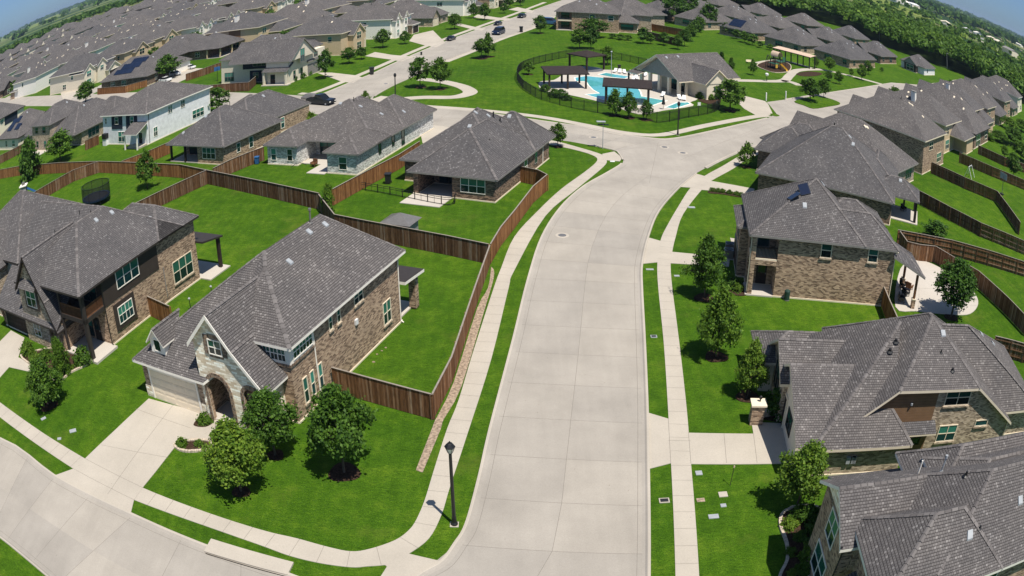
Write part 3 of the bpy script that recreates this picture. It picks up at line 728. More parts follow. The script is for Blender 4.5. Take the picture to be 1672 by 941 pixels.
    def arch_wall(s, y, x0, x1, zfun, holes, mat, t=.3, trim='brick_trim', tw=.28):
        """a front wall (facing -y) from x0 to x1 up to zfun(x), cut by round-headed openings (xa, xb, spring, z0)"""
        m = s.mb('wall'); xs = {x0, x1}
        for xa, xb, sp, z0 in holes:
            for k in range(13): xs.add(round((xa+xb)/2+(xb-xa)/2*math.cos(math.pi*k/12), 4))
        n = int((x1-x0)/.25)
        for k in range(1, n): xs.add(round(x0+(x1-x0)*k/n, 4))
        xs = sorted(xs)
        def top(x, h):
            xa, xb, sp, z0 = h; r = (xb-xa)/2; c = (xa+xb)/2
            return sp+math.sqrt(max(r*r-(x-c)**2, 0))*1.15
        for a, b in zip(xs[:-1], xs[1:]):
            c = (a+b)/2; h = next((h for h in holes if h[0] < c < h[1]), None)
            za, zb = (top(a, h), top(b, h)) if h else (0, 0)
            m.face([(a, y, za), (b, y, zb), (b, y, zfun(b)), (a, y, zfun(a))], mat)
            m.face([(b, y+t, zb), (a, y+t, za), (a, y+t, zfun(a)), (b, y+t, zfun(b))], mat)
            if h: m.face([(a, y, za), (a, y+t, za), (b, y+t, zb), (b, y, zb)], 'brick_brown')
        for h in holes:
            xa, xb, sp, z0 = h
            m.face([(xa, y, 0), (xa, y+t, 0), (xa, y+t, sp), (xa, y, sp)], 'brick_brown'); m.face([(xb, y, 0), (xb, y, sp), (xb, y+t, sp), (xb, y+t, 0)], 'brick_brown')
            T = MB(); r = (xb-xa)/2; c = (xa+xb)/2
            pts = [(xa, 0), (xa, sp)] + [(c+r*math.cos(math.pi-math.pi*k/14), sp+r*1.15*math.sin(math.pi*k/14)) for k in range(1, 14)] + [(xb, sp), (xb, 0)]
            out = [(xa-tw, 0), (xa-tw, sp)] + [(c+(r+tw)*math.cos(math.pi-math.pi*k/14), sp+(r+tw)*1.15*math.sin(math.pi*k/14)) for k in range(1, 14)] + [(xb+tw, sp), (xb+tw, 0)]
            for p, q_, p2, q2 in zip(pts[:-1], out[:-1], pts[1:], out[1:]):
                T.face([(q_[0], y-.05, q_[1]), (p[0], y-.05, p[1]), (p2[0], y-.05, p2[1]), (q2[0], y-.05, q2[1])][::-1], trim)
                T.face([(q_[0], y-.05, q_[1]), (q2[0], y-.05, q2[1]), (q2[0], y+.0, q2[1]), (q_[0], y+.0, q_[1])][::-1], trim)
            T.obj('arch_surround', s.root)
    def railing(s, pts, z0, z1, mat='dark_wood', step=.13, name='railing'):
        m = MB()
        for a, b in zip(pts[:-1], pts[1:]):
            va, vb = Vector(a), Vector(b); d = vb-va; L = d.length; d.normalize(); n = (-d.y, d.x)
            m.obox(a, d, n, 0, L, -.05, .05, z1-.09, z1, mat); m.obox(a, d, n, 0, L, -.03, .03, z0, z0+.06, mat)
            k = step
            while k < L: m.obox(a, d, n, k-.02, k+.02, -.02, .02, z0+.06, z1-.09, mat); k += step
        return m.obj(name, s.root)

# ------------------------------------------------------------------ the corner house with the white stone arch
h = House('corner_house', 'two storey brick house with white stone arched entry and beige garage on the corner', 'house', (-14, 46), -19.4)
h.wall(-6.9, 0, 0, 16, 5.82, 'brick_brown'); h.wall(-13.1, -6.4, -2.2, 15.6, 3.05, 'brick_brown')
h.wall(-6.4, -3.2, 0, 1.2, 6.0, 'brick_brown', z0=2)
b_ = h.mb('wall'); b_.box(-13.16, -12.4, -2.26, -1.9, .02, .95, 'stone_white'); b_.box(-7.0, -6.3, -2.27, -1.9, .02, 1.0, 'stone_white'); b_.box(-13.17, -12.9, -2.2, .6, .03, .93, 'stone_white')
# main roof: low front-left eave climbing to one ridge, high right eave
E1, E2 = 3.2, 5.95
FL, LB = (-13.65, -2.75, E1), (-13.65, 16.4, E1)
RF = (-5.2, 5.58, 9.45); RB = (-5.2, 13.2, 9.45)
h.shell([[FL, (-5.9, -2.75, E1), (-3.55, -.4, 4.9), (-3.1, 2.7, 7.2), RF],
         [FL, RF, RB, LB]], key='roof')
h.planes.append([FL, (-3, -2.75, E1), RF])
AP = (-4.3, 4.3, 8.893)
h.shell([[(-4.6, -.45, E2), (.45, -.45, E2), AP], [(.45, -.45, E2), (.45, 16.45, E2), RB, RF, AP], [(.45, 16.45, E2), (-11.2, 16.45, E2-.9), RB], [(-5.5, -.45, 4.95), (-4.6, -.45, E2), AP], [(-5.5, -.45, 4.95), AP, RF]], key='roof')
# entry gable with its long sweep to the right
gy0 = -2.75
prof = [(-6.75, 6.05), (-4.58, 8.45), (-2.75, 6.2), (-.35, 3.6)]
F = []
for (xa, za), (xb, zb) in zip(prof[:-1], prof[1:]):
    F.append([(xa, gy0, za), (xb, gy0, zb), (xb, 4.2, zb), (xa, 4.2, za)])
h.shell(F, t=.16)
def ztop(x):
    for (xa, za), (xb, zb) in zip(prof[:-1], prof[1:]):
        if xa <= x <= xb: return za+(zb-za)*(x-xa)/(xb-xa)-.13
    return 6
h.arch_wall(-2.4, -6.42, -.85, lambda x: ztop(x), [(-5.85, -3.85, 2.55, 0), (-2.55, -1.25, 2.75, 0)], 'stone_white')
m_ = h.mb('wall'); m_.face([(-6.42, -2.4, 0), (-6.42, -2.4, ztop(-6.42)), (-6.42, 3, ztop(-6.42)), (-6.42, 3, 0)], 'stone_white'); m_.face([(-.85, -2.4, 0), (-.85, 0, 0), (-.85, 0, ztop(-.85)), (-.85, -2.4, ztop(-.85))], 'stone_white')
h.slab(-6.3, -.9, -2.3, 0, 0, .12)
h.door('f', -.0, -5.4, -4.3, 2.35)
T = MB()
for bx in ((-5.35, -4.95, 5.45, 6.85), (-3.75, -3.38, 5.45, 6.85), (-4.95, -3.75, 6.62, 6.95), (-4.95, -3.75, 5.3, 5.5)): T.box(bx[0], bx[1], -2.47, -2.39, bx[2], bx[3], 'brick_trim')
h.part(T, 'window_surround'); h.win('f', -2.46, -4.95, -3.75, 5.5, 6.62, 2)
T = MB()
for a, b in zip(prof[:-1], prof[1:]): T.face([(a[0], gy0-.03, a[1]-.3), (b[0], gy0-.03, b[1]-.3), (b[0], gy0-.03, b[1]+.02), (a[0], gy0-.03, a[1]+.02)], 'trim_white'); T.face([(a[0], gy0-.03, a[1]+.02), (b[0], gy0-.03, b[1]+.02), (b[0], gy0+.02, b[1]+.02), (a[0], gy0+.02, a[1]+.02)], 'trim_white')
h.part(T, 'barge_board')
h.garage('f', -2.22, -12.25, -7.25, 2.5)
# dormer
dx, dw = -11.0, .78
F = [[(dx-dw-.2, -2.2, 4.75), (dx, -2.2, 5.95), (dx, 1.4, 5.95), (dx-dw-.2, -.2, 4.75)], [(dx, -2.2, 5.95), (dx+dw+.2, -2.2, 4.75), (dx+dw+.2, -.2, 4.75), (dx, 1.4, 5.95)]]
h.shell(F, t=.12, caps=True)
D = MB(); D.box(dx-dw, dx+dw, -1.85, .3, 3.6, 4.88, 'trim_white', False); D.face([(dx-dw, -1.85, 4.88), (dx+dw, -1.85, 4.88), (dx, -1.85, 5.8)], 'trim_white'); dm = h.part(D, 'dormer')
h.win('f', -1.85, dx-.4, dx+.4, 4.02, 5.0, 1, rail=False)
# corner window
T = MB(); T.box(-2.3, .07, -.07, 0, 4.5, 5.8, 'trim_white'); T.box(0, .07, .001, 3.05, 4.5, 5.8, 'trim_white'); h.part(T, 'window_casing')
h.mb('wall').box(-2.4, .1, -.1, 3.1, 4.3, 4.5, 'brick_trim')
h.win('f', -.07, -2.1, -.2, 4.65, 5.7, 3, grid=1); h.win('r', .07, .3, 2.8, 4.65, 5.7, 3, grid=1)
for a, b, z0, z1 in ((1.05, 1.65, .9, 2.85), (2.0, 2.55, .95, 2.85), (3.1, 3.65, .85, 2.85), (5.1, 5.6, 4.4, 5.6), (6.25, 6.75, 4.4, 5.6), (8.75, 10.1, 4.6, 5.65), (12.95, 14.25, 1.0, 2.9)):
    h.win('r', 0, a, b, z0, z1, 2 if b-a > 1 else 1, sill='brick_tan', trim='trim_beige')
h.gutter([(.42, 3.05, 5.8), (.06, 3.0, 5.4), (.06, 3.0, .2), (.3, 3.0, .08)]); h.gutter([(.42, 15.75, 5.8), (.06, 15.75, 5.4), (.06, 15.75, .2), (.3, 15.75, .08)])
T = MB(); T.box(0, .14, 8.6, 8.95, 3.2, 3.6, 'plastic_white'); h.part(T, 'wall_vent')
h.slab(-3.2, -.3, 16, 19.3, 0, .12, name='patio_floor'); h.post(-.1, 18.6, .1, 3.0, .6)
h.shell([[(-3.6, 15.9, 3.5), (.55, 15.9, 3.5), (.55, 19.4, 3.2), (-3.6, 19.4, 3.2)]][0:1] and [[(.55, 15.9, 3.5), (.55, 19.4, 3.2), (-3.6, 19.4, 3.2), (-3.6, 15.9, 3.5)]], t=.25, key='patio_roof', mat='trim_dark')
h.vent(-4.3, 12.6); h.vent(-4.5, 10.6); h.vent(-3.6, 6.4); h.pipe(-5.0, 11.6, 1.0, .07, 'car_grey', True)
h.done()
# ------------------------------------------------------------------ the dark sided house on the left
h = House('brick_house', 'two storey brick house with dark brown siding and corner balcony at the left edge', 'house', (-34.15, 55.5), -18.4, trim='trim_dark')
h.wall(-11, 0, 0, 14.7, 6.2, 'brick_brown'); h.wall(-18, -10.9, -3.2, 14, 2.55, 'brick_brown'); h.wall(-11, -4.3, -3.3, 0, 2.9, 'brick_brown')
h.wall(-11, -4.2, -1.2, 0, 6.1, 'siding_dark', z0=2.9, key='siding')
h.mb('siding').box(-.9, .05, -.02, 8.6, 3.65, 6.22, 'siding_dark', True)
# balcony corner
h.mb('balcony').box(-4.2, .05, -3.1, 0, 3.45, 3.85, 'trim_dark'); h.railing([(-4.1, -3.0), (-.1, -3.0), (-.1, -.1)], 3.85, 4.85, 'brown_wood')
h.mb('balcony').box(-.35, .05, -3.1, -2.7, 0, 6.2, 'trim_dark', False); h.mb('balcony').box(-4.25, -4.0, -3.1, -2.85, 0, 6.2, 'trim_dark', False)
h.slab(-4.6, .8, -3.3, 0, 0, .2); h.door('f', 0, -2.4, -1.4, 2.4); h.win('f', 0, -3.4, -2.6, .4, 2.3, 1); h.win('f', 0, -3.2, -1.0, 3.9, 5.8, 2)
h.hip(-11.6, .45, -3.6, 12.6, 6.3, .62)
h.hip(-9.5, .45, 8.6, 15.15, 6.3, .62)
h.shell([[(-18.5, -4.2, 2.6), (-4.2, -4.2, 2.6), (-4.2, 2.0, 6.78), (-5.8, 6.7, 9.95), (-18.5, 6.7, 9.95)], [(-18.5, 6.7, 9.95), (-5.8, 6.7, 9.95), (-5.8, 14.5, 4.7), (-18.5, 14.5, 4.7)]], key='roof')
h.mb('wall').face([(-18.1, -3.9, 2.6), (-18.1, 6.7, 9.7), (-18.1, 14.2, 4.7), (-18.1, 14.2, 0), (-18.1, -3.2, 0)], 'brick_brown')
# steep entry gable
prof = [(-11.9, 5.5), (-8.94, 9.05), (-5.75, 5.05), (-4.1, 2.35)]
F = [[(a[0], -4.2, a[1]), (b[0], -4.2, b[1]), (b[0], 4.5, b[1]), (a[0], 4.5, a[1])] for a, b in zip(prof[:-1], prof[1:])]
h.shell(F, t=.18)
def ztop2(x):
    for (xa, za), (xb, zb) in zip(prof[:-1], prof[1:]):
        if xa <= x <= xb: return za+(zb-za)*(x-xa)/(xb-xa)-.15
    return 3
h.arch_wall(-3.75, -11.6, -4.7, ztop2, [(-6.3, -5.1, 1.7, 0)], 'brick_tan', trim='brick_trim', tw=.15)
m_ = h.mb('wall'); m_.face([(-4.7, -3.75, 0), (-4.7, 0, 0), (-4.7, 0, 3), (-4.7, -3.75, ztop2(-4.7))], 'brick_tan'); m_.face([(-11.6, -3.75, 0), (-11.6, -3.75, ztop2(-11.6)), (-11.6, 2, ztop2(-11.6)), (-11.6, 2, 0)], 'brick_tan')
T = MB()
for a, b in zip(prof[:-1], prof[1:]): T.face([(a[0], -4.24, a[1]-.35), (b[0], -4.24, b[1]-.35), (b[0], -4.24, b[1]+.02), (a[0], -4.24, a[1]+.02)], 'dark_wood')
h.part(T, 'barge_board')
T = MB(); T.box(-10.3, -7.4, -3.85, -3.7, 3.7, 6.0, 'siding_dark'); T.face([(-10.7, -4.5, 5.9), (-7.1, -4.5, 5.9), (-7.1, -3.75, 6.6), (-10.7, -3.75, 6.6)], 'shingle'); T.face([(-10.7, -4.5, 5.9), (-10.7, -3.75, 6.6), (-10.7, -3.75, 5.9)], 'trim_dark'); T.face([(-7.1, -4.5, 5.9), (-7.1, -3.75, 5.9), (-7.1, -3.75, 6.6)], 'trim_dark')
h.part(T, 'window_hood'); h.win('f', -3.86, -9.9, -7.8, 3.95, 5.75, 2, 'trim_white'); h.win('f', -3.76, -9.7, -8.3, .9, 2.3, 2, 'trim_white')
h.garage('f', -3.22, -17.3, -12.6, 2.2, 'dark_wood')
dx = -13.2; D = MB(); D.box(dx-.7, dx+.9, -2.4, 1.5, 3.6, 5.4, 'siding_dark', False); h.part(D, 'dormer')
h.shell([[(dx-1.0, -2.8, 5.3), (dx+1.2, -2.8, 5.3), (dx+1.2, 2.0, 6.6), (dx-1.0, 2.0, 6.6)]], t=.15); h.win('f', -2.4, dx-.5, dx+.7, 3.9, 5.1, 1, 'trim_white')
h.win('r', .06, 2.15, 5.6, 4.35, 6.05, 3, 'trim_white')
T = MB(); T.box(0, .1, 1.1, 4.3, .85, 3.3, 'siding_dark'); h.part(T, 'window_casing'); h.win('r', .1, 1.6, 3.85, 1.3, 2.9, 2, 'trim_white', grid=1)
h.win('r', 0, 10.6, 13.8, 1.15, 3.3, 3, 'trim_beige', sill='brick_tan')
h.gutter([(.42, 0, 6.2), (.1, -.05, 5.8), (.1, -.05, .3), (.4, -.05, .1)], 'black_metal'); h.gutter([(.05, 9.2, 3.5), (.05, 9.2, .6)], 'trim_grey')
h.slab(-3.0, 1.4, 14.7, 18.2, 0, .12, name='patio_floor'); h.post(.6, 17.6, .1, 3.2, .32, 'dark_wood')
h.shell([[(-3.6, 14.6, 3.9), (1.0, 14.6, 3.9), (1.0, 18.0, 3.3), (-3.6, 18.0, 3.3)]], t=.18, key='patio_roof', mat='trim_dark')
h.vent(-4.6, 4.6); h.vent(-4.4, 6.9); h.vent(-2.4, 10.6); h.vent(-3.6, 12.4); h.pipe(-6.5, 5.5, .5); h.pipe(-9, 5.8, .35); h.pipe(-12, 3.8, .3)
h.done()
# the neighbour whose roof comes in at the left edge
h = House('brick_house', 'two storey house cut by the left edge, its dark eave over a teal window', 'house', (-50.5, 61.5), -18.4, trim='trim_dark')
h.wall(-16, 0, 0, 15, 5.6, 'siding_grey'); h.hip(-16.5, .5, -.5, 15.5, 5.7, .6); h.hip(-12, -3, -3, 6, 5.2, .7); h.wall(-11.6, -3.4, -2.6, 1, 5.1, 'brick_tan')
h.win('f', 0, -2.4, -.6, 3.2, 5.0, 2, 'trim_white'); h.win('r', 0, 3, 5, 3.5, 5.1, 2, 'trim_white'); h.vent(-3.5, 7); h.garage('f', -2.62, -10.5, -5, 2.3, 'dark_wood'); h.done()
# ------------------------------------------------------------------ brick house with the balcony, right of the road
h = House('brick_house', 'two storey brick house with a rooftop solar panel and corner balcony right of the road', 'house', (20.44, 65.98), -10.9, trim='trim_grey')
h.wall(2.45, 14.4, 0, 9.6, 5.7, 'brick_brown'); h.wall(0, 2.5, 2.4, 10, 5.7, 'brick_brown')
m_ = h.mb('wall'); m_.box(0, .42, 0, .42, 0, 5.7, 'brick_brown', False); m_.box(0, 2.46, .002, .35, 2.9, 3.35, 'brick_brown'); m_.box(.002, .35, .4, 2.4, 2.9, 3.35, 'brick_brown')
h.mb('balcony').box(.02, 2.44, .03, 2.4, 3.3, 3.5, 'trim_beige'); h.railing([(.4, .14), (2.45, .14)], 3.5, 4.55, 'dark_wood'); h.railing([(.14, 2.4), (.14, .4)], 3.5, 4.55, 'dark_wood')
h.slab(-.2, 2.4, -.15, 2.4, 0, .12); h.door('l', .02, 1.1, 1.9) if False else None
h.door('f', 2.4, .9, 1.9, 2.3); h.win('f', 2.4, .7, 1.9, 3.7, 5.4, 1)
c1, c2, c3, c4, pk_ = (-.4, -.45, 5.78), (11, -.45, 5.78), (11, 10.5, 5.78), (-.4, 10.5, 5.78), (6.3, 5.0, 9.9)
h.shell([[c1, c2, pk_], [c2, c3, pk_], [c3, c4, pk_], [c4, c1, pk_]])
h.hip(4, 14.75, -.3, 5.5, 5.72, .78); h.hip(6, 14.72, 3.0, 10.2, 5.7, .6)
h.hip(-1.2, 4, 3.4, 9.2, 5.0, .5); h.wall(-.8, 1, 3.8, 8.8, 4.9, 'brick_brown')
h.win('f', 0, 6.5, 7.6, 4.15, 5.6, 1, 'trim_beige', sill='brick_tan'); h.win('f', 0, 11.4, 12.5, 4.2, 5.6, 1, 'trim_beige', sill='brick_tan')
h.win('l', -.8, 5.0, 6.6, 3.2, 4.5, 2); h.garage('l', -.82, 4.2, 8.4, 2.3, 'dark_wood')
h.shell([[(14.2, -.45, 5.2), (18.3, -.45, 3.45), (16.6, 1.9, 4.6), (14.2, 2.6, 5.6)], [(18.3, -.45, 3.45), (18.3, 5.6, 3.45), (16.6, 3.4, 4.6), (16.6, 1.9, 4.6)], [(18.3, 5.6, 3.45), (14.2, 5.6, 5.2), (14.2, 2.6, 5.6), (16.6, 1.9, 4.6), (16.6, 3.4, 4.6)]], key='patio_roof')
h.post(17.5, .1, .05, 3.4, .24, 'brown_wood', 'brick_brown'); h.post(17.5, 5.0, .05, 3.4, .24, 'brown_wood', 'brick_brown'); h.post(14.9, 5.2, .05, 3.4, .24, 'brown_wood')
h.gutter([(14.6, -.4, 5.6), (14.42, -.06, 5.3), (14.42, -.06, .3)], 'trim_beige'); h.gutter([(-.35, -.3, 5.6), (-.06, .1, 5.3), (-.06, .1, .3)], 'trim_beige')
h.solar(3.9, 3.1, 1, 1, 1.05, .95, (.95, .3)); h.solar(4.95, 3.75, 1, 1, 1.05, .95, (.95, .3)); h.solar(5.6, 4.1, 2, 1, 1.0, 1.1, (.9, .3)) if False else None
h.solar(3.9, 3.3, 2, 1, .95, 1.1, (.85, .5)) if False else None
h.vent(4.9, 2.4); h.vent(7.2, 6.0, .5, .35); h.vent(6.4, 5.6, .5, .35); h.vent(12.2, 3.4); h.pipe(11.2, 3.6, .3, .08)
h.done()
# ------------------------------------------------------------------ the wide house below it
h = House('brick_house', 'wide tan brick house with brown siding under a clipped gable, beside the short driveway', 'house', (26.3, 40.06), -7, trim='trim_beige')
m_ = h.mb('wall')
poly = [(-.6, 0), (11.1, 0), (11.1, 2.35), (6.1, 5.35), (-1.75, 5.35), (-4.3, 3.4), (-4.3, 2), (-.6, 2)]
m_.face([(x, 0, z) for x, z in [(2.05, 0), (11.1, 0), (11.1, 2.3), (6.1, 5.3), (2.05, 5.3)]], 'brick_tan')
h.mb('siding').face([(x, -.02, z) for x, z in [(-.4, 0), (2.05, 0), (2.05, 5.3), (-1.75, 5.3), (-4.3, 3.35), (-4.3, 2.3), (-.4, 2.3)]], 'siding_brown')
h.wall(-7.6, -.6, -1.75, 11, 2.35, 'brick_tan'); h.wall(-.5, 11.1, .02, 13, 2.3, 'brick_tan', key='wall'); h.wall(10.9, 15, 1.2, 11, 2.5, 'brick_tan')
pk = (2.13, 4.9, 8.3)
h.shell([[(-1.8, -.45, 5.5), (6.1, -.45, 5.5), pk], [(-4.75, -.45, 3.3), (-1.8, -.45, 5.5), pk, (2.13, 5.5, 8.3), (-4.75, 12.6, 3.3)], [(6.1, -.45, 5.5), (11.4, -.45, 2.25), (11.4, 12.6, 2.25), (2.13, 5.5, 8.3), pk], [(2.13, 5.5, 8.3), (11.4, 12.6, 2.25), (-4.75, 12.6, 3.3)]])
A_, B_, R_, D_ = (-8.1, -2.25, 2.4), (-.15, -2.25, 2.4), (-1.85, .0, 3.96), (-.6, 5.3, 7.62)
h.shell([[A_, B_, R_, D_], [B_, (-.15, .6, 2.4), R_], [A_, D_, (-.6, 6.0, 7.62), (-8.1, 12.4, 2.4)]])
va, vb, vc, vd, ve, vf = (2.5, .6, 2.6), (15.6, .6, 2.6), (15.6, 11.4, 2.6), (2.5, 11.4, 2.6), (3.4, 5.3, 7.55), (6.3, 5.3, 7.55)
h.shell([[va, vb, vf, ve], [vb, vc, vf], [vc, vd, ve, vf], [vd, va, ve]])
h.shell([[(-9.2, -2.1, 2.5), (-3.5, -2.1, 2.5), (-3.5, 3.8, 5.05), (-9.2, 3.8, 5.05)], [(-9.2, 3.8, 5.05), (-3.5, 3.8, 5.05), (-3.5, 5.6, 4.0), (-9.2, 5.6, 4.0)]])
h.mb('wall').face([(-8.8, -1.7, 0), (-8.8, -1.7, 2.5), (-8.8, 3.8, 4.9), (-8.8, 5.4, 4.0), (-8.8, 5.4, 0)], 'stucco_cream')
h.gx(-9.5, -1.0, 4.3, 10.1, 3.2, .64, mat='brick_tan', walls='lo'); h.wall(-9.1, -5, 4.7, 9.7, 3.3, 'brick_tan')
h.hip(-10.4, -3, 8.4, 13.2, 2.5, .55); h.wall(-10, -4, 8.8, 12.8, 2.4, 'stucco_cream')
h.shell([[(-.8, -1.0, 2.35), (2.45, -1.0, 2.35), (2.45, 0, 2.85), (-.8, 0, 2.85)]], t=.12, key='window_hood')
h.win('f', 0, 2.85, 5.45, 3.95, 5.25, 2, 'trim_beige', sill='brick_tan'); h.win('f', 0, 3.1, 5.05, .95, 2.35, 2, 'trim_beige', sill='brick_tan'); h.win('f', 0, 6.95, 8.45, 2.0, 2.55, 1, 'trim_beige', rail=False, sill='brick_tan'); h.win('f', -.02, .35, 1.5, .9, 2.15, 1, 'trim_dark')
h.win('l', -9.1, 6.4, 8, 1.2, 3.2, 2, 'trim_dark'); h.win('l', -8.8, 1.5, 3.2, .8, 2.2, 2, 'trim_dark'); h.garage('l', -8.82, 4.0, 6.6, 2.2, 'dark_wood')
h.gutter([(-7.9, -2.1, 2.3), (-7.66, -1.8, 2.0), (-7.66, -1.8, .2)], 'trim_beige'); h.gutter([(11.3, -.3, 2.2), (11.15, -.05, 2.0), (11.15, -.05, .2)], 'trim_beige')
T = MB(); T.lathe([(0, 0), (.1, .02), (.1, .16), (.0, .18)], 'metal_grey', 10, (-.3, -.12, 4.2)); T.box(-.33, -.27, -.12, 0, 4.25, 4.32, 'metal_grey'); h.part(T, 'flood_light')
T = MB()
for x in (-5.2, -4.8, -4.75): T.box(x, x+.3, -1.95, -1.76, .9+.1*x/-5, 1.5, 'metal_grey')
h.part(T, 'electric_meter')
h.vent(2.9, 3.6, .55, .6); h.vent(8.9, 6.6, .5, .6); h.vent(11.2, 7.4, .5, .4); h.vent(5.0, 8.5, .5, .4); h.pipe(2.4, 2.2, .25, .06); h.pipe(3.3, .9, .2, .1); h.pipe(-1.2, 4.0, .2, .12); h.pipe(-1.8, 3.4, .2, .12)
h.done()
# ------------------------------------------------------------------ the house in the bottom right corner
h = House('brick_house', 'many gabled house in the bottom right corner with a curved mulch bed along its side', 'house', (27.5, 20.3), -3.6)
h.wall(-10.9, 8, 0, 9.6, 5.6, 'brick_brown'); h.wall(-10, 8, 5, 13.7, 3.1, 'brick_brown'); h.wall(-11.2, -4, 5.2, 10.2, 5.6, 'brick_brown')
h.hip(-8.4, 9.5, -.45, 10.1, 5.85, .62); h.hip(-11.4, -2, -.42, 6.9, 5.82, .68)
h.gx(-12.3, -2.5, 5.0, 11, 5.35, .58, mat='stone_white', walls='lo'); h.wall(-11.9, -10, 5.4, 10.6, 5.4, 'brick_brown')
h.shell([[(-10.5, 8.2, 6.0), (-10.5, 14.2, 3.1), (9, 14.2, 3.1), (9, 8.2, 6.0)][::-1]])
h.hip(-6.0, 9, 6.9, 14.0, 4.5, .7); h.hip(-4.9, 8, 4.2, 11.8, 5.5, .5)
h.shell([[(-12.6, 1.0, 3.2), (-10.8, 1.0, 4.0), (-10.8, 4.6, 4.0), (-12.6, 4.6, 3.2)]], t=.14, key='porch_roof')
h.slab(-13.2, -10.9, 0.5, 5, 0, .12); h.post(-12.3, 1.3, .1, 3.1, .35, 'brick_brown'); h.door('l', -10.92, 3.2, 4.2)
h.win('l', -10.9, .6, 2.4, .9, 2.8, 2); h.win('l', -11.9, 7, 8.8, 3.5, 5.2, 2); h.win('l', -11.9, 6.6, 9.2, .8, 2.6, 2); h.win('f', 0, -4.9, -1.9, 4.2, 5.5, 3); h.win('f', 0, -9, -7, 1, 2.6, 2)
h.gutter([(-12.25, 5.05, 5.5), (-11.95, 5.3, 5.1), (-11.95, 5.3, .3)], 'black_metal')
h.vent(-5.2, 1.8, .45, .6); h.vent(-.6, 2.8, .45, .6); h.vent(3.2, 3.6, .5, .4); h.vent(5, 4.2, .5, .4); h.pipe(-4.4, 2.0, .2, .07); h.pipe(-4.6, 5.9, .3, .08); h.pipe(-5.2, 8.2, .9, .06, 'metal_grey', True); h.pipe(-6.8, 8.6, .9, .05, 'trim_white')
h.done()
# ------------------------------------------------------------------ houses of the middle distance
def wins(h, lst, **k):
    for a in lst: h.win(*a, **k)
h = House('brick_house', 'single storey dark brick house with a fenced patio, nearest the park corner', 'house', (-1.83, 89.28), -20.5, trim='trim_grey')
h.wall(-5.05, 0, 0, 18.6, 2.72, 'brick_dark'); h.wall(-13.1, -5, 4.2, 18.4, 2.72, 'brick_dark'); h.wall(-9.9, -9.3, 0.1, 4.3, 2.7, 'brick_dark')
h.hip(-10.5, .45, -.45, 15.5, 2.8, .74); h.hip(-13.6, -.2, 3.7, 19.6, 2.78, .68); h.hip(-8.4, .42, 12, 20.3, 2.82, .9); h.hip(-13.2, -5.6, 14, 21.5, 2.75, .95)
h.slab(-9.9, -5.05, -3.4, 4.2, 0, .08, name='patio_floor'); h.win('f', 0, -4.05, -1.1, .85, 2.55, 3, 'trim_white'); h.win('r', 0, 9.2, 10.3, .5, 2.4, 1, 'trim_white'); h.win('r', 0, 13, 14, .8, 2.4, 1)
h.door('b', 4.2, -8.5, -7.5) if False else None
h.win('f', 4.2, -8.6, -6.2, .2, 2.3, 2, 'trim_dark'); h.gutter([(.4, 16, 2.7), (.06, 16, 2.5), (.06, 16, .2)], 'trim_white')
for v in ((-6.8, 11), (-5.8, 12.6), (-6.6, 8.6), (-4.2, 15.5)): h.vent(*v, .5, .4)
h.pipe(-5.4, 13.2, .7, .09); h.pipe(-4.6, 13.4, .5, .09); h.pipe(-3, 6, .2); h.done()
h = House('brick_house', 'single storey whitewashed brick house with a recessed back patio', 'house', (-18.93, 100.33), -18, trim='trim_grey')
h.wall(-4.3, 0, 0, 24, 2.8, 'brick_whitewash'); h.wall(-15.2, -10.3, 2.2, 22, 2.8, 'brick_whitewash'); h.wall(-10.4, -4.2, 7.2, 20, 2.8, 'brick_whitewash')
h.hip(-4.75, .5, -.45, 9, 2.9, .6); h.hip(-15.7, .5, 4.6, 20.5, 2.88, .5); h.hip(-15.65, -10, 1.75, 12, 2.86, .6); h.hip(-9, .46, 13, 24.5, 2.92, .66); h.hip(-14, -6, 15, 24, 2.84, .7)
h.slab(-10.2, -4.4, 3.2, 7.2, 0, .1, name='patio_floor'); h.slab(-7.2, -4.5, -.6, 3.2, 0, .09, name='patio_floor'); h.win('f', 0, -2.6, -1.4, .6, 2.3, 1, 'trim_white'); h.win('f', 2.2, -14.6, -13.7, .6, 2.3, 1, 'trim_white'); h.win('f', 2.2, -11.9, -11.0, .6, 2.3, 1, 'trim_white'); h.win('f', 7.2, -9.6, -6, .2, 2.4, 3, 'trim_dark')
h.win('r', 0, 10, 10.8, 1, 2.4, 1, 'trim_dark'); h.win('r', 0, 13, 14, .3, 2.4, 1, 'trim_dark'); h.win('r', 0, 6, 6.8, 1, 2.4, 1, 'trim_dark')
for v in ((-10.5, 11.8), (-8.6, 11.6), (-5.6, 12), (-3, 13.2), (-1.4, 17), (-14.2, 5.6)): h.vent(*v, .5, .4)
h.pipe(-6.9, 12.4, .6); h.done()
h = House('brick_house', 'single storey tan brick house with a corner back porch behind the cedar fence', 'house', (-41, 108.5), -22, trim='trim_grey')
h.wall(-4.3, 1.3, 0, 14, 2.8, 'brick_brown'); h.wall(-10.8, -1, 3.5, 25, 2.8, 'brick_brown')
h.hip(-11.3, 1.8, -.5, 14.3, 2.9, .62); h.hip(-11.2, -.9, 9, 25.5, 2.88, .66); h.hip(-14, -4, 14, 24, 2.85, .6)
h.slab(-10.8, -4.3, 0, 3.5, 0, .12, name='patio_floor'); h.post(-10.6, .2, .1, 2.8, .3, 'dark_wood'); h.post(-7.2, .1, .1, 2.8, .3, 'dark_wood')
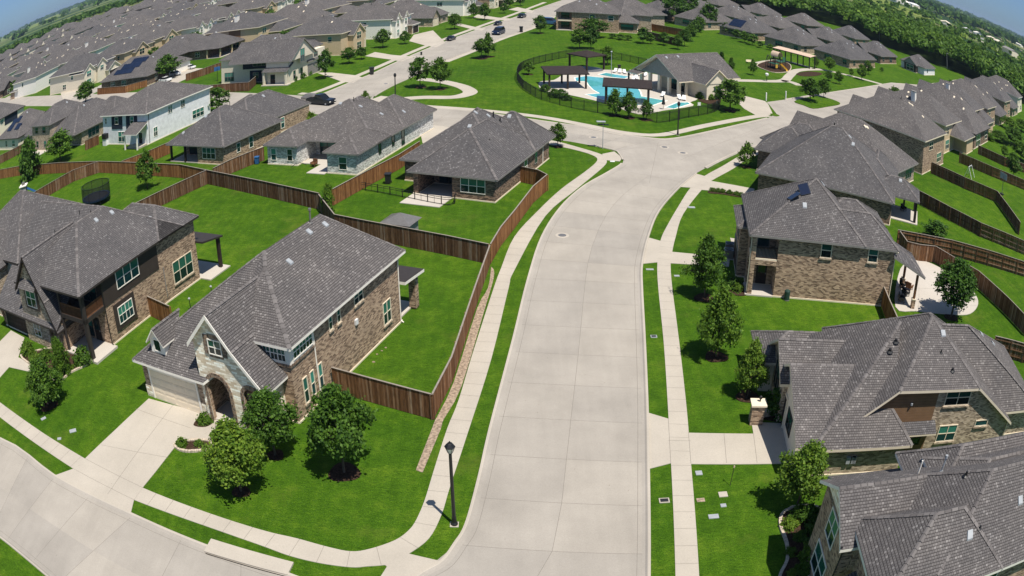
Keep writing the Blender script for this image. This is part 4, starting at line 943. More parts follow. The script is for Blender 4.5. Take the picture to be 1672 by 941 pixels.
h.win('f', 0, -3.2, -.4, .8, 2.5, 3, 'trim_white'); h.win('r', 1.3, 3, 3.9, .9, 2.3, 1, 'trim_white'); h.win('r', 1.3, 6, 7, .7, 2.4, 1, 'trim_white'); h.win('r', -1, 17, 18, .6, 2.4, 1, 'trim_white'); h.win('f', 3.5, -9.5, -5.5, .2, 2.3, 3, 'trim_dark')
for v in ((-6.2, 4.4), (-5.6, 5.6), (-5.2, 8.8), (-5.6, 10.6), (-5.2, 18), (-8.8, 1.5)): h.vent(*v, .5, .4)
h.pipe(-4.6, 8.6, .6); h.done()
h = House('white_house', 'two storey white sided house with navy panels and a small porch roof', 'house', (-60.9, 122.2), -22, trim='trim_white')
h.wall(-16.2, -1.5, 2.4, 20.5, 5.7, 'siding_white'); h.wall(-5.4, -1.6, .2, 2.4, .3, 'walk_concrete', key='porch')
h.hip(-16.7, -1.0, 1.9, 21, 5.8, .42)
h.mb('siding').box(-12.9, -9.2, 2.32, 2.4, 3.0, 5.6, 'siding_navy'); h.mb('siding').box(-7.9, -4.3, 2.32, 2.4, 3.0, 5.6, 'siding_navy')
h.shell([[(-5.6, -.9, 2.9), (-1.0, -.9, 2.9), (-1.0, 2.4, 4.3), (-5.6, 2.4, 4.3)]], t=.15, key='porch_roof'); h.post(-5.2, -.5, 0, 2.8, .25, 'trim_white'); h.post(-1.4, -.5, 0, 2.8, .25, 'trim_white'); h.door('f', 2.4, -4.0, -3.0)
wins(h, [('f', 2.32, -11.7, -10.5, 3.9, 5.3, 1), ('f', 2.32, -6.5, -5.3, 3.9, 5.3, 1), ('f', 2.4, -15.3, -14.7, 4, 5.2, 1), ('f', 2.4, -10.8, -8.4, .5, 2.5, 2), ('r', -1.5, 4.2, 5.3, .9, 2.6, 2), ('r', -1.5, 8.4, 9.6, 3.9, 5.3, 2), ('r', -1.5, 12, 13.2, 3.9, 5.3, 2), ('r', -1.5, 15.2, 18.6, .9, 2.5, 3)])
h.gutter([(-1.4, 20.4, 5.6), (-1.44, 20.4, .2)]); h.gutter([(-1.44, 3.0, 5.6), (-1.44, 3.0, .2)], 'trim_dark')
T = MB(); T.box(-15.6, -14.4, 1.6, 2.38, 0, 1.3, 'plastic_white'); T.box(-15.7, -14.3, 1.5, 2.36, 1.3, 2.3, 'black_metal'); h.part(T, 'outdoor_kitchen')
for v in ((-9.6, 12), (-8.8, 14), (-8, 16.6), (-11, 10.8), (-4.8, 19)): h.vent(*v, .5, .4)
h.done()
h = House('brick_house', 'two storey tan brick house with a long low wing beside the white sided house', 'house', (-93, 133), -22, trim='trim_grey')
h.wall(-10.3, -.5, .7, 14, 5.7, 'brick_tan'); h.wall(-.6, 9.4, 4, 18, 2.9, 'brick_tan'); h.wall(-18, -10.2, 3, 16, 2.9, 'brick_tan')
h.hip(-10.7, -.1, .2, 14.4, 5.8, .6); h.hip(-3, 9.9, 1.2, 20, 3.0, .68); h.hip(-18.5, -8, 2.5, 17, 3.0, .7); h.hip(-1, 12, 12, 23, 3.02, .62)
wins(h, [('f', .7, -8.6, -6.9, 3.9, 5.3, 1), ('f', .7, -4.6, -2.9, 3.9, 5.3, 1), ('f', .7, -8.2, -6.9, .7, 2.2, 1), ('f', .7, -4.0, -2.7, .7, 2.2, 1), ('r', 9.4, 6, 9.6, .8, 2.5, 3)])
h.slab(-9, -2, -2.4, .7, 0, .1, name='patio_floor'); h.solar(-14.6, 8.2, 3, 2, 1, 1.7, (.94, .34)) ; h.solar(-16.6, 6.2, 2, 2); h.vent(-4, 9); h.vent(4, 9); h.pipe(2, 5); h.done()
h = House('cream_house', 'cream house with solar panels in two zigzag blocks, cut by the left edge', 'house', (-112, 142.5), -22, trim='trim_dark')
h.wall(-14, 0, 0, 16, 2.9, 'stucco_cream'); h.hip(-14.6, .5, -.5, 16.5, 3.0, .62); h.solar(-9, 3.2, 3, 2); h.solar(-6.6, 4.6, 2, 1); h.solar(-4.2, 2.6, 3, 1); h.win('f', 0, -4, -2.2, .7, 2.4, 2, 'trim_white'); h.win('f', 0, -9, -7.6, .7, 2.4, 2, 'trim_white'); h.vent(-6, 7.4); h.done()
h = House('cream_house', 'two storey cream house with navy side panel, cut by the left edge', 'house', (-139, 160), -22, trim='trim_dark')
h.wall(-14, 0, 0, 15, 5.6, 'stucco_cream'); h.hip(-14.6, .5, -.5, 15.5, 5.7, .55); h.win('r', 0, 4, 5.5, 3.8, 5.2, 2, 'trim_white'); h.mb('siding').box(0, .06, 6, 12, 3, 5.5, 'siding_navy'); h.done()
h = House('cream_house', 'two storey cream and navy house with a tall gable at the street corner', 'house', (-45.5, 166.3), -17, trim='trim_grey')
h.wall(-21, -5.6, 3.6, 17, 5.7, 'stucco_cream'); h.wall(-5.7, 0, .2, 16, 5.5, 'stucco_cream')
h.mb('siding').box(-14.5, -5.66, 3.5, 3.6, 3.1, 5.65, 'siding_navy'); h.mb('siding').box(-12.5, -9.2, 3.5, 3.6, .1, 2.7, 'siding_navy')
h.hip(-21.4, -1.5, 3.1, 18, 5.8, .55); h.gx(-16, 1.3, -.4, 10.5, 5.2, .75, mat='stucco_cream', walls='hi'); h.hip(-8, .4, 8, 17, 3.4, .6, key='garage_roof')
h.shell([[(-6.0, -1.2, 3.1), (.5, -1.2, 3.1), (.5, 2, 4.6), (-6.0, 2, 4.6)]], t=.15, key='porch_roof'); h.post(-5.65, -.8, 0, 3, .45, 'stucco_cream'); h.post(.05, -.8, 0, 3, .45, 'stucco_cream'); h.slab(-6.2, .6, -1.3, .2, 0, .2); h.door('f', .2, -4.6, -3.4)
wins(h, [('f', 3.5, -11.6, -8, 3.7, 5.3, 3), ('f', 3.5, -11.6, -10, .9, 2.3, 2), ('f', 3.6, -20, -17.2, .5, 2.6, 3), ('r', .9, 3.8, 5.6, 4.0, 7.0, 2), ('r', .0, 2.2, 3.2, .6, 2.5, 1), ('r', .0, 5.2, 6.2, .6, 2.5, 1), ('r', 0, 11, 12.8, 3.9, 5.0, 2)]); h.garage('r', .02, 8.5, 13.5, 2.4, 'trim_grey')
h.mb('wall').box(0, .9, .0, 10.1, 0, 5.6, 'stucco_cream', False) if False else None
h.vent(-9, 9); h.vent(-14, 10.5); h.done()

# pool house
h = House('pool_house', 'cream pool house with a grey gable roof and an open arcade facing the pool', 'pool house', G(1110, 158), 33, trim='trim_beige')
h.wall(3.2, 14, 1.2, 9.5, 3.1, 'stucco_cream'); h.gx(-1.6, 15.4, -1.4, 11.6, 3.15, .62, ov=1.2, mat='stucco_cream', walls='hi')
h.mb('wall').face([(-.6, 0, 3.2), (-.6, 5.1, 6.6), (-.6, 10.2, 3.2)][::-1], 'trim_grey')
for y in (0.0, 2.6, 5.2, 7.8, 10.2): h.post(-.3, y, .05, 3.3, .55, 'stucco_cream', name='arcade_post')
for x in (1.6, 3.4): h.post(x, 0, .05, 3.2, .4, 'stucco_cream', name='arcade_post')
h.gy(2.0, 9.4, -4.6, 5, 3.1, .72, ov=.5, mat='stucco_cream', walls='lo', key='front_gable_roof'); h.wall(3.0, 8.6, -4.0, 1.3, 3.2, 'stucco_cream')
h.win('f', -4.0, 4.9, 6.9, 1.5, 2.5, 2, 'trim_dark', rail=False); h.win('f', -4.0, 5.55, 6.1, 4.0, 5.0, 1, 'trim_dark', rail=False)
h.shell([[(-3.2, 8.2, 2.9), (-1.2, 8.2, 3.3), (-1.2, 11.4, 3.3), (-3.2, 11.4, 2.9)]], key='side_roof', t=.15); h.post(-2.9, 11, 0, 2.9, .25, 'dark_wood')
h.win('l', 3.2, 1.8, 3.0, .2, 2.4, 1, 'trim_dark'); h.win('l', 3.2, 4, 6, .2, 2.4, 2, 'trim_dark'); h.vent(.5, 4.3); h.vent(3.6, 4.4); h.vent(9.6, .9); h.vent(11, .6); h.done()
# big brick house behind the pool
h = House('brick_house', 'two storey tan brick house with stacked corner porches above the park lawn', 'house', (12.3, 239.7), -11, trim='trim_grey')
h.wall(4.4, 17.5, 0, 14, 5.7, 'brick_brown'); h.wall(0, 4.5, 3, 14, 5.7, 'brick_brown'); m_ = h.mb('wall'); m_.box(0, .5, 0, .5, 0, 5.7, 'brick_brown', False); h.mb('balcony').box(0, 4.4, .02, 3, 2.8, 3.2, 'trim_beige'); h.slab(0, 4.4, -.2, 3, 0, .2)
h.hip(-.5, 18, -.5, 14.5, 5.8, .5); h.wall(17.4, 22.6, 3, 9, 2.9, 'brick_brown'); h.hip(14, 23.2, 2.4, 10, 3.2, .6); h.hip(16, 27, 8, 22, 5.2, .6); h.wall(17, 26.5, 8.5, 21.5, 5.1, 'brick_tan')
wins(h, [('f', 0, 9.4, 11, 3.6, 5.2, 1, 'trim_white'), ('f', 0, 14.6, 16.2, 3.6, 5.2, 1, 'trim_white'), ('f', 3, 18, 21.6, .9, 2.6, 1, 'trim_dark'), ('r', 22.6, 4, 6, .9, 2.5, 1, 'trim_white')]); h.win('f', 3, 1, 3.4, 3.4, 5.2, 2, 'trim_dark'); h.win('f', 3, 1, 3.4, .3, 2.3, 2, 'trim_dark')
for v in ((3, 4), (6, 5), (9, 6), (11, 4), (12, 6.4), (13.6, 5)): h.vent(*v, .6, .5)
h.done()
h = House('tan_house', 'tan house with a long grey roof behind the double wood fence by the park', 'house', (40, 247), 30, trim='trim_grey')
h.wall(-10, 6, 0, 16, 5.0, 'brick_tan'); h.hip(-11, 6.8, -.6, 16.6, 5.1, .6); h.win('f', 0, -4, -2, 2.5, 4, 2); h.done()
# F1: the big single storey hip roof right of the road
h = House('brick_house', 'single storey brown brick house with a very large hip roof and an open back porch', 'house', (28.5, 93.4), -28, trim='trim_grey')
h.wall(.4, 18.4, .4, 17, 2.9, 'brick_dark'); h.hip(0, 18.85, 0, 17.4, 3.0, .68); h.hip(-2.5, 6, 11, 18.5, 3.0, .8); h.wall(-2, 3, 11.5, 18, 2.9, 'brick_dark')
h.hip(12, 19, 7.5, 20, 3.0, .7); h.hip(15, 22.6, 3.6, 9.4, 3.02, .62); h.hip(-1.6, 8, 16, 24, 3.0, .7); h.wall(-1, 7, 16.5, 23.4, 2.9, 'brick_dark')
h.slab(18.4, 22.6, 3.4, 9.4, 0, .12, name='patio_floor'); h.post(22.1, 4.0, .1, 3, .4, 'dark_wood'); h.post(22.1, 9, .1, 3, .4, 'dark_wood'); h.post(20.3, 9, .1, 3, .3, 'dark_wood')
h.win('r', 18.4, 1, 2, .8, 2.4, 1); h.garage('l', -2, 12.5, 17, 2.3, 'dark_wood'); h.win('f', .4, 9, 10.5, 1, 2.3, 1, 'trim_dark')
for v in ((7.6, 10.5), (8.8, 10.6), (11.4, 8), (12, 6.6), (19.4, 6)): h.vent(*v, .5, .45)
h.pipe(9, 9, .5, .09); h.done()

# ------------------------------------------------------------------ kinds of house that repeat further away (front faces -y, origin at the front centre)
def proto(kind, loc, rot, label, group):
    tr = {'cream': 'trim_white', 'brick': 'trim_beige', 'low': 'trim_grey', 'beige': 'trim_beige', 'dark': 'trim_dark', 'stone': 'trim_white'}[kind]
    wm = {'cream': 'stucco_cream', 'brick': 'brick_brown', 'low': 'brick_tan', 'beige': 'stucco_tan', 'dark': 'brick_dark', 'stone': 'stucco_white'}[kind]
    nm = {'cream': 'cream_house', 'brick': 'brick_house', 'low': 'low_brick_house', 'beige': 'beige_house', 'dark': 'dark_brick_house', 'stone': 'pale_house'}[kind]
    h = House(nm, label, 'house', loc, rot, group, trim=tr); S = dict(simple=True)
    h.caps = False
    if kind == 'cream':
        h.wall(-6.5, 6.5, 1.2, 20, 5.7, wm); h.hip(-7, 7, .7, 20.5, 5.8, .62); h.gy(-6.9, -2.4, -.6, 8, 5.0, 1.0, mat=wm, walls='lo'); h.wall(-6.5, -2.8, -.2, 2, 5.2, wm); h.gy(-1.2, 3.0, -.2, 8, 5.3, .95, mat=wm, walls='lo'); h.wall(-.8, 2.6, .2, 2, 5.4, wm)
        h.gy(2.2, 7.4, -1.6, 6, 2.8, .8, mat=wm, walls='lo'); h.wall(2.6, 7.0, -1.2, 2, 2.9, wm); h.garage('f', -1.22, 2.9, 6.7, 2.3, 'dark_wood')
        wins(h, [('f', -.2, -5.6, -3.8, 3.3, 5, 2), ('f', -.2, -5.6, -3.8, .8, 2.5, 2), ('f', .2, .2, 1.6, 3.4, 5, 2), ('r', 6.5, 6, 7.2, 3.5, 5, 1), ('r', 6.5, 12, 13.2, 3.5, 5, 1), ('l', -6.5, 6, 7.2, 3.5, 5, 1), ('l', -6.5, 10, 12, .9, 2.5, 2), ('b', 20, -4, -1, .8, 2.5, 2), ('b', 20, 1, 3.4, 3.5, 5, 2)], **S); h.door('f', .2, -.5, .5) if False else None
    elif kind == 'brick':
        h.wall(-7, 7, 1, 19, 5.7, wm); h.hip(-7.5, 7.5, .5, 19.5, 5.8, .6); h.gy(-7.3, -1.4, -1.2, 7, 4.4, .95, mat='stone_white', walls='lo'); h.wall(-6.9, -1.8, -.8, 2, 4.6, 'stone_white'); h.hip(-1.8, 7.6, -2, 5, 2.9, .6); h.wall(.5, 7.2, -1.6, 2, 2.8, wm); h.garage('f', -1.62, 1.4, 6.4, 2.3, 'dark_wood')
        wins(h, [('f', -.8, -5.4, -3.3, 3.2, 4.9, 2), ('f', -.8, -5.2, -3.5, .8, 2.3, 2), ('r', 7, 7, 8.2, 3.6, 5, 1), ('r', 7, 13, 15, .9, 2.5, 2), ('l', -7, 5, 6.2, 3.6, 5, 1), ('l', -7, 12, 14, 3.6, 5, 2), ('b', 19, -5, -2, .8, 2.5, 3), ('b', 19, 1, 3.6, 3.6, 5, 2)], **S)
    elif kind == 'low':
        h.wall(-7.4, 7.4, 1, 20, 2.8, wm); h.hip(-8, 8, .5, 20.6, 2.9, .66); h.gy(-7.6, -1.6, -1.8, 8, 2.85, .85, mat=wm, walls='lo'); h.wall(-7.2, -2, -1.4, 3, 2.9, wm); h.hip(1, 8, -1, 8, 2.8, .7); h.wall(1.5, 7.5, -.6, 3, 2.7, wm); h.garage('f', -1.42, -6.8, -2.4, 2.3, 'trim_beige')
        wins(h, [('f', -.6, 3, 5.4, .8, 2.4, 3), ('r', 7.4, 8, 9.2, .8, 2.4, 1), ('r', 7.4, 14, 15.2, .8, 2.4, 1), ('l', -7.4, 9, 10.2, .8, 2.4, 1), ('b', 20, -6, -3, .8, 2.4, 3), ('b', 20, 2, 5.4, .2, 2.4, 3)], **S)
    elif kind == 'beige':
        h.wall(-6.8, 6.8, .5, 18, 5.7, wm); h.hip(-7.3, 7.3, 0, 18.5, 5.8, .55); h.hip(-9, 2, 6, 22, 3.4, .6); h.wall(-8.5, -2, 8, 21.5, 3.3, wm); h.gy(-3.4, 3.4, -1.4, 8, 4.8, .8, mat=wm, walls='lo'); h.wall(-3, 3, -1, 2, 5, wm); h.garage('f', .48, 3.4, 6.5, 2.3, 'trim_beige')
        wins(h, [('f', -1, -1.2, 1.2, 3.3, 5.2, 2), ('f', -1, -1.2, 1.2, .7, 2.5, 2), ('r', 6.8, 4, 5.2, 3.6, 5, 1), ('r', 6.8, 9, 12, .5, 2.6, 3), ('l', -6.8, 3, 4.2, 3.6, 5, 1), ('b', 18, 2.5, 5.5, .7, 2.6, 3), ('b', 18, 3, 5, 3.6, 5, 2)], **S)
        h.mb('siding').box(6.8, 6.86, 8.6, 12.4, 2.7, 5.6, 'siding_brown')
    elif kind == 'dark':
        h.wall(-7, 7, 1, 20, 3.0, wm); h.hip(-7.6, 7.6, .4, 20.6, 3.1, .7); h.hip(-8.5, 1, 9, 19, 3.1, .75); h.wall(-8, 0, 9.5, 18.5, 3, wm); h.gy(-5.6, .8, -1.4, 8, 3.0, .95, mat='siding_dark', walls='lo'); h.wall(-5.2, .4, -1, 3, 3.1, 'siding_dark'); h.garage('f', .98, 2, 6.6, 2.3, 'dark_wood')
        wins(h, [('f', -1, -3.4, -1.4, .8, 2.5, 2, 'trim_white'), ('r', 7, 6, 7.4, .8, 2.4, 1, 'trim_white'), ('l', -7, 4, 6, .8, 2.4, 2, 'trim_white'), ('b', 20, -6, -3.4, .8, 2.4, 2, 'trim_white'), ('b', 20, 1, 5, .2, 2.5, 3, 'trim_white')], **S)
    elif kind == 'stone':
        h.wall(-7, 7, .8, 19, 5.7, wm); h.hip(-7.5, 7.5, .3, 19.5, 5.8, .58); h.gy(-6.6, -2.6, -.8, 8, 5.2, 1.15, mat=wm, walls='lo'); h.wall(-6.2, -3, -.4, 2, 5.4, wm); h.gy(-.6, 3.0, -.5, 8, 5.3, 1.15, mat=wm, walls='lo'); h.wall(-.2, 2.6, -.1, 2, 5.5, wm); h.hip(2, 7.6, -1.8, 5, 2.9, .6); h.wall(2.6, 7.1, -1.4, 2, 2.8, 'brick_brown'); h.garage('f', -1.42, 3, 6.8, 2.3, 'dark_wood')
        wins(h, [('f', -.4, -5.3, -4, 3.3, 5.2, 2), ('f', -.4, -5.3, -4, .7, 2.5, 2), ('f', -.1, .5, 2, 3.3, 5.2, 2), ('f', -.1, .5, 2, .3, 2.5, 2), ('r', 7, 8, 9.2, 3.6, 5, 1), ('l', -7, 8, 10, 3.6, 5, 2), ('b', 19, -4, -1, .8, 2.5, 3)], **S)
    v = random.Random(kind)
    for k in range(4): h.vent(v.uniform(-3.5, 3.5), v.uniform(5, 16), .46, .4, 'trim_beige')
    if kind in ('stone', 'beige'):
        cm = MB(); zc = h.rz(3.6, 9); cm.box(3.1, 4.1, 8.5, 9.5, zc-.6, zc+1.7, 'stucco_white'); cm.box(3.0, 4.2, 8.4, 9.6, zc+1.7, zc+1.85, 'trim_grey'); h.vents.append(('chimney', cm))
    h.pipe(v.uniform(-2, 2), v.uniform(8, 14), .5, .07)
    return h.done()
PR = {}
WORDS = {'cream': 'cream two storey house', 'brick': 'two storey brick house', 'low': 'low tan brick house', 'beige': 'beige two storey house', 'dark': 'low dark brick house', 'stone': 'pale two gabled house'}
LOTS = []
def place(kind, loc, rot, label, group):
    LOTS.append(loc)
    if kind not in PR:
        PR[kind] = proto(kind, loc, rot, label, group); return PR[kind]
    return dup(PR[kind], loc, R(rot), label, group=group)
# across the park street
RG = 'houses along the park street'
for k, (kind, loc, rot, lb) in enumerate([
    ('beige', (-38.5, 207), 73, 'two storey house with a broad gable beside the tan garage, second up the park street'),
    ('stone', (-29.5, 232), 73, 'two gabled pale house behind the wide driveway, third up the park street'),
    ('low', (-22.5, 257), 73, 'low house with a garage gable, fourth up the park street'),
    ('stone', (-13, 284), 73, 'pale house with white gables, fifth up the park street'),
    ('brick', (-5, 309), 73, 'brick house behind two street trees, sixth up the park street'),
    ('cream', (2, 333), 73, 'cream house at the top end of the park street')]): place(kind, loc, rot, lb, RG)
# both sides of the streets further left
d4, n4 = Vector((.292, .956)), Vector((-.956, .292)); P0 = Vector((-22, 184))
ORD = ['first', 'second', 'third', 'fourth', 'fifth', 'sixth', 'seventh', 'eighth', 'ninth', 'tenth', 'eleventh', 'twelfth', 'thirteenth', 'fourteenth', 'fifteenth', 'sixteenth', 'seventeenth', 'eighteenth', 'nineteenth', 'twentieth', 'twenty first', 'twenty second', 'twenty third', 'twenty fourth', 'twenty fifth', 'twenty sixth', 'twenty seventh', 'twenty eighth', 'twenty ninth', 'thirtieth']
rnd = random.Random(5)
HAND = [Vector(p) for p in ((-84, 139), (-100, 152), (-125, 152), (-146, 172), (-56, 178), (-70, 134))]
def r2y(x): return 125.5 - .5*(x+12.4) if x > -62 else 150.3-.57*(x+62)      # south kerb of the cross street
h = House('brick_house', 'low house with a big zigzag block of solar panels facing the cross street', 'house', (-92.8, 189.9), -20, trim='trim_grey'); h.caps = False
h.wall(-23, -.5, .5, 15, 2.8, 'brick_dark'); h.hip(-23.6, 0, 0, 15.6, 2.95, .62); h.hip(-10, .1, 6, 20, 2.9, .6); h.wall(-9.5, -.4, 10, 19.5, 2.8, 'stucco_white')
wins(h, [('f', .5, -18, -15.8, .8, 2.4, 3, 'trim_white'), ('f', .5, -12.4, -10.2, .8, 2.4, 3, 'trim_white'), ('r', -.5, 4, 5.2, .8, 2.4, 2, 'trim_white'), ('r', -.5, 9, 10.2, .6, 2.4, 2, 'trim_white')], simple=True)
h.solar(-13.6, 2.6, 9, 1); h.solar(-11.8, 4.4, 9, 1); h.solar(-9.6, 6.1, 7, 1); h.vent(-12, 8.4, .5, .5, 'plastic_white'); h.vent(-6, 8.6); h.done()
h = House('brick_house', 'dark brick house with a wide covered back porch behind the parked white cars', 'house', (-97, 221.6), -17, trim='trim_dark'); h.caps = False
h.wall(-17, 1, .5, 17, 2.9, 'brick_dark'); h.wall(1, 9, 5, 17, 2.9, 'brick_dark'); h.hip(-10, 2, 0, 16, 3.0, .72); h.hip(-18, 6, 4, 19, 3.0, .66); h.hip(0, 15, 4, 18, 3.02, .6)
for p_ in ((9.4, 4.6), (14.4, 4.8), (14.4, 11)): h.post(p_[0], p_[1], 0, 2.95, .4, 'stucco_tan')
h.slab(9, 14.8, 4.4, 17, 0, .12, name='patio_floor'); wins(h, [('f', .5, -8, -6, .9, 2.4, 2, 'trim_white'), ('f', .5, -3.4, 0, .8, 2.5, 3, 'trim_white'), ('f', 5, 4, 6, .8, 2.4, 2, 'trim_white')], simple=True)
for v_ in ((-4, 8), (-6, 10), (4, 10), (8, 11)): h.vent(*v_, .5, .5, 'plastic_white')
h.done()
FIXED = {(70, 0): 'beige', (128, 0): 'cream', (70, 1): 'dark', (70, 2): 'beige'}
far_roofs = MB(); nrow = 0
def in_view(p):
    az = math.atan2(p.x, p.y); return -0.90 < az and p.length < 1150 and p.y > 100
for off in (70, 128, 170, 228, 270, 328, 370, 428, 470, 528, 570, 628, 670, 728):
    face_left = (off % 100) in (70,); rot = -107 if face_left else 73
    front = off + (14 if face_left else -14); cnt = 0; nrow += 1
    m_ = -40.0; first = True
    while m_ < 900:
        p = P0 + n4*front + d4*m_; c = P0 + n4*off + d4*m_
        if c.y - 14 < r2y(c.x) + 13: m_ += 2.0; continue
        if first and off == 70: m_ += 4; p = P0+n4*front+d4*m_
        first = False
        if min((c-Vector((-103, 201.5))).length, (c-Vector((-96, 231))).length) < 21: m_ += 3.0; continue
        ok = in_view(c) and not (off == 70 and m_ > 190) and c.x < c.y*.09-60+ (40 if off == 70 else 0)
        kind = FIXED.get((off, cnt)) or rnd.choice(['cream', 'cream', 'brick', 'low', 'beige', 'beige', 'dark', 'stone', 'stone', 'brick'])
        j = rnd.uniform(-3, 3); p = p + n4*j
        # the built-up area ends against the woods on the far left
        edge = c.length > 880 + 60*math.sin(m_*.05)
        if ok and not edge:
            if c.length < 520 and cnt < 30:
                o_ = place(kind, (p.x, p.y), rot+rnd.uniform(-7, 7), f'{WORDS[kind]}, {ORD[nrow-1]} row left of the park street, {ORD[cnt]} from its near end', 'houses of the rows behind the park street'); o_.scale = (rnd.uniform(1.1, 1.3), rnd.uniform(1.0, 1.2), rnd.uniform(1.0, 1.18))
            else:
                L_ = lambda a, b, z: (p.x+a*math.cos(R(rot))-b*math.sin(R(rot)), p.y+a*math.sin(R(rot))+b*math.cos(R(rot)), z)
                w_, d_, ze = 8.6, 22, rnd.choice([3, 5.8, 5.8]); zr = ze+4.2
                A, B, Cc, D = L_(-w_, 0, ze), L_(w_, 0, ze), L_(w_, d_, ze), L_(-w_, d_, ze); P_, Q_ = L_(0, w_, zr), L_(0, d_-w_, zr)
                for f in ([A, B, P_], [B, Cc, Q_, P_], [Cc, D, Q_], [D, A, P_, Q_]): far_roofs.face(f, 'shingle')
                g1, g2, g3 = L_(-5.5, -.6, ze), L_(-1, -.6, ze), L_(-3.2, -.6, ze+3); g4 = L_(-3.2, 8, ze+3)
                far_roofs.face([g1, g2, g3], 'stucco_cream'); far_roofs.face([g2, L_(-1, 6, ze), g4, g3], 'shingle'); far_roofs.face([L_(-5.5, 6, ze), g1, g3, g4], 'shingle')
                wm = rnd.choice(['stucco_cream', 'brick_brown', 'brick_tan', 'stucco_tan'])
                q4 = [L_(-w_+.5, .5, 0), L_(w_-.5, .5, 0), L_(w_-.5, d_-.5, 0), L_(-w_+.5, d_-.5, 0)]
                for a, b in zip(q4, q4[1:]+q4[:1]): far_roofs.face([a, b, (b[0], b[1], ze), (a[0], a[1], ze)], wm)
        cnt += 1; m_ += rnd.uniform(20.5, 24.5)
o = stuff(far_roofs.obj('distant_rooftops')); o['label'] = 'grey rooftops packed together far off toward the left horizon'; o['category'] = 'rooftops'
m = MB()
for off in (100, 200, 300, 400):
    a, b = P0+n4*off, d4*700
    s0 = a - d4*20
    while s0.y < r2y(s0.x)+8: s0 = s0 + d4*4
    e = a + b; n_ = n4*4.6
    m.face([(*(s0-n_), ZR-.006), (*(s0+n_), ZR-.006), (*(e+n_), ZR-.006), (*(e-n_), ZR-.006)][::-1], 'road_concrete')
structure(m.obj('road'))
# row along the right hand street, backs toward us
RB = 'houses backing onto the right hand yards'
rr = Vector((math.cos(R(41)), math.sin(R(41)))); rn = Vector((-rr.y, rr.x))
for k, (kind, p, lb) in enumerate([
    ('low', (50, 96.5), 'low brick house with many roof vents next beyond the very large hip roof'),
    ('brick', (65.5, 109), 'second brick house past the very large hip roof, rear windows over the long yard'),
    ('beige', (81, 124.5), 'house with an orange brick back wall, third past the very large hip roof'),
    ('dark', (95, 138.5), 'low dark house, fourth past the very large hip roof'),
    ('beige', (107, 150), 'two storey house, fifth past the very large hip roof'),
    ('brick', (119.5, 161), 'two storey house, sixth past the very large hip roof'),
    ('low', (133, 173), 'low house, seventh past the very large hip roof'),
    ('brick', (147, 186), 'eighth house past the very large hip roof'),
    ('low', (160, 198), 'low house, ninth past the very large hip roof'),
    ('cream', (173, 210), 'house with pale end wall, farthest of the right hand row')]):
    q_ = Vector(p) + rr*6 + rn*20.5
    place(kind, (q_.x, q_.y), 41+180, lb, RB)
# north of the playground
NG = 'single storey houses beyond the playground'
def nhouse(o_, W, D, label, mat, gab=True, solar=False):
    h = House('low_brick_house', label, 'house', o_, 39, NG, trim='trim_grey'); h.caps = False
    h.wall(.5, W-.5, .5, D-.5, 2.75, mat); h.hip(0, W, 0, D, 2.85, .66)
    if gab: h.gx(-2.2, 8, D*.45, D*.45+6.4, 2.85, .8, mat='siding_dark', walls='lo'); h.wall(-1.8, 2, D*.45+.4, D*.45+6, 2.8, mat)
    h.hip(W*.45, W+3, D*.15, D*.8, 2.87, .6); h.wall(W*.5, W+2.4, D*.2, D*.75, 2.75, mat)
    wins(h, [('f', .5, W*.15, W*.15+1.6, .8, 2.3, 2), ('f', .5, W*.55, W*.55+2.6, .6, 2.3, 3), ('l', .5, 1.5, 3.0, .8, 2.3, 2)], simple=True)
    if not gab: wins(h, [('l', .5, D*.5, D*.5+2.8, .8, 2.3, 3)], simple=True)
    for v in ((W*.42, D*.4), (W*.6, D*.38), (W*.5, D*.3)): h.vent(*v)
    if solar: h.solar(W*.16, D*.55, 5, 2, 1, 1.7, (0, -1))
    return h.done()
nhouse((83.0, 227.7), 18, 14.5, 'low tan house right behind the playground canopy', 'brick_tan', False)
nhouse((94.5, 213.9), 21, 14, 'low tan house beside the park path, right of the playground', 'brick_brown', False)
nhouse((71.5, 243.5), 17, 13.5, 'low house with blue roof panels behind the row of shrubs', 'brick_brown', False, True)
nhouse((60, 259.5), 17, 13.5, 'low house behind the tall park trees', 'brick_tan', False)
nhouse((48.5, 275), 16, 13, 'low house partly hidden by the tallest park trees', 'brick_dark', False)
for k_, (x_, y_) in enumerate(((90, 271), (78, 288), (66, 305), (112, 300), (98, 318), (127, 282), (84, 336))):
    nhouse((x_, y_), 16, 13, f'low roof of the second and third rows behind the playground houses, {ORD[k_]} from the right', ['brick_dark', 'brick_tan', 'brick_brown'][k_ % 3], k_ % 2 == 0)
nhouse((119, 240), 17, 12.5, 'dark gabled low house second from the lone white garden house', 'brick_dark')
nhouse((104.5, 255.5), 17, 12.5, 'low house with dark attic gap in front of the woods', 'brick_dark')
for kind, px, rot, lb in (
    ):
    p = G(*px); place(kind, p, rot, lb, NG)
h = House('small_white_house', 'small white garden house with grey hip roof at the end of the street', 'house', (137.5, 236.5), 39, trim='trim_grey'); h.caps = False
h.wall(.5, 14, .5, 11, 2.7, 'siding_white'); h.hip(0, 14.5, 0, 11.5, 2.8, .62); h.gx(-2.4, 6, 3, 9, 2.8, .8, mat='siding_grey', walls='lo'); h.wall(-2, 2, 3.4, 8.6, 2.8, 'siding_dark'); h.win('l', -2, 4.4, 7.6, .3, 2.4, 2, 'trim_white', simple=True); h.win('f', .5, 4, 5, 1, 2.2, 1, simple=True); h.vent(5, 4); h.done()
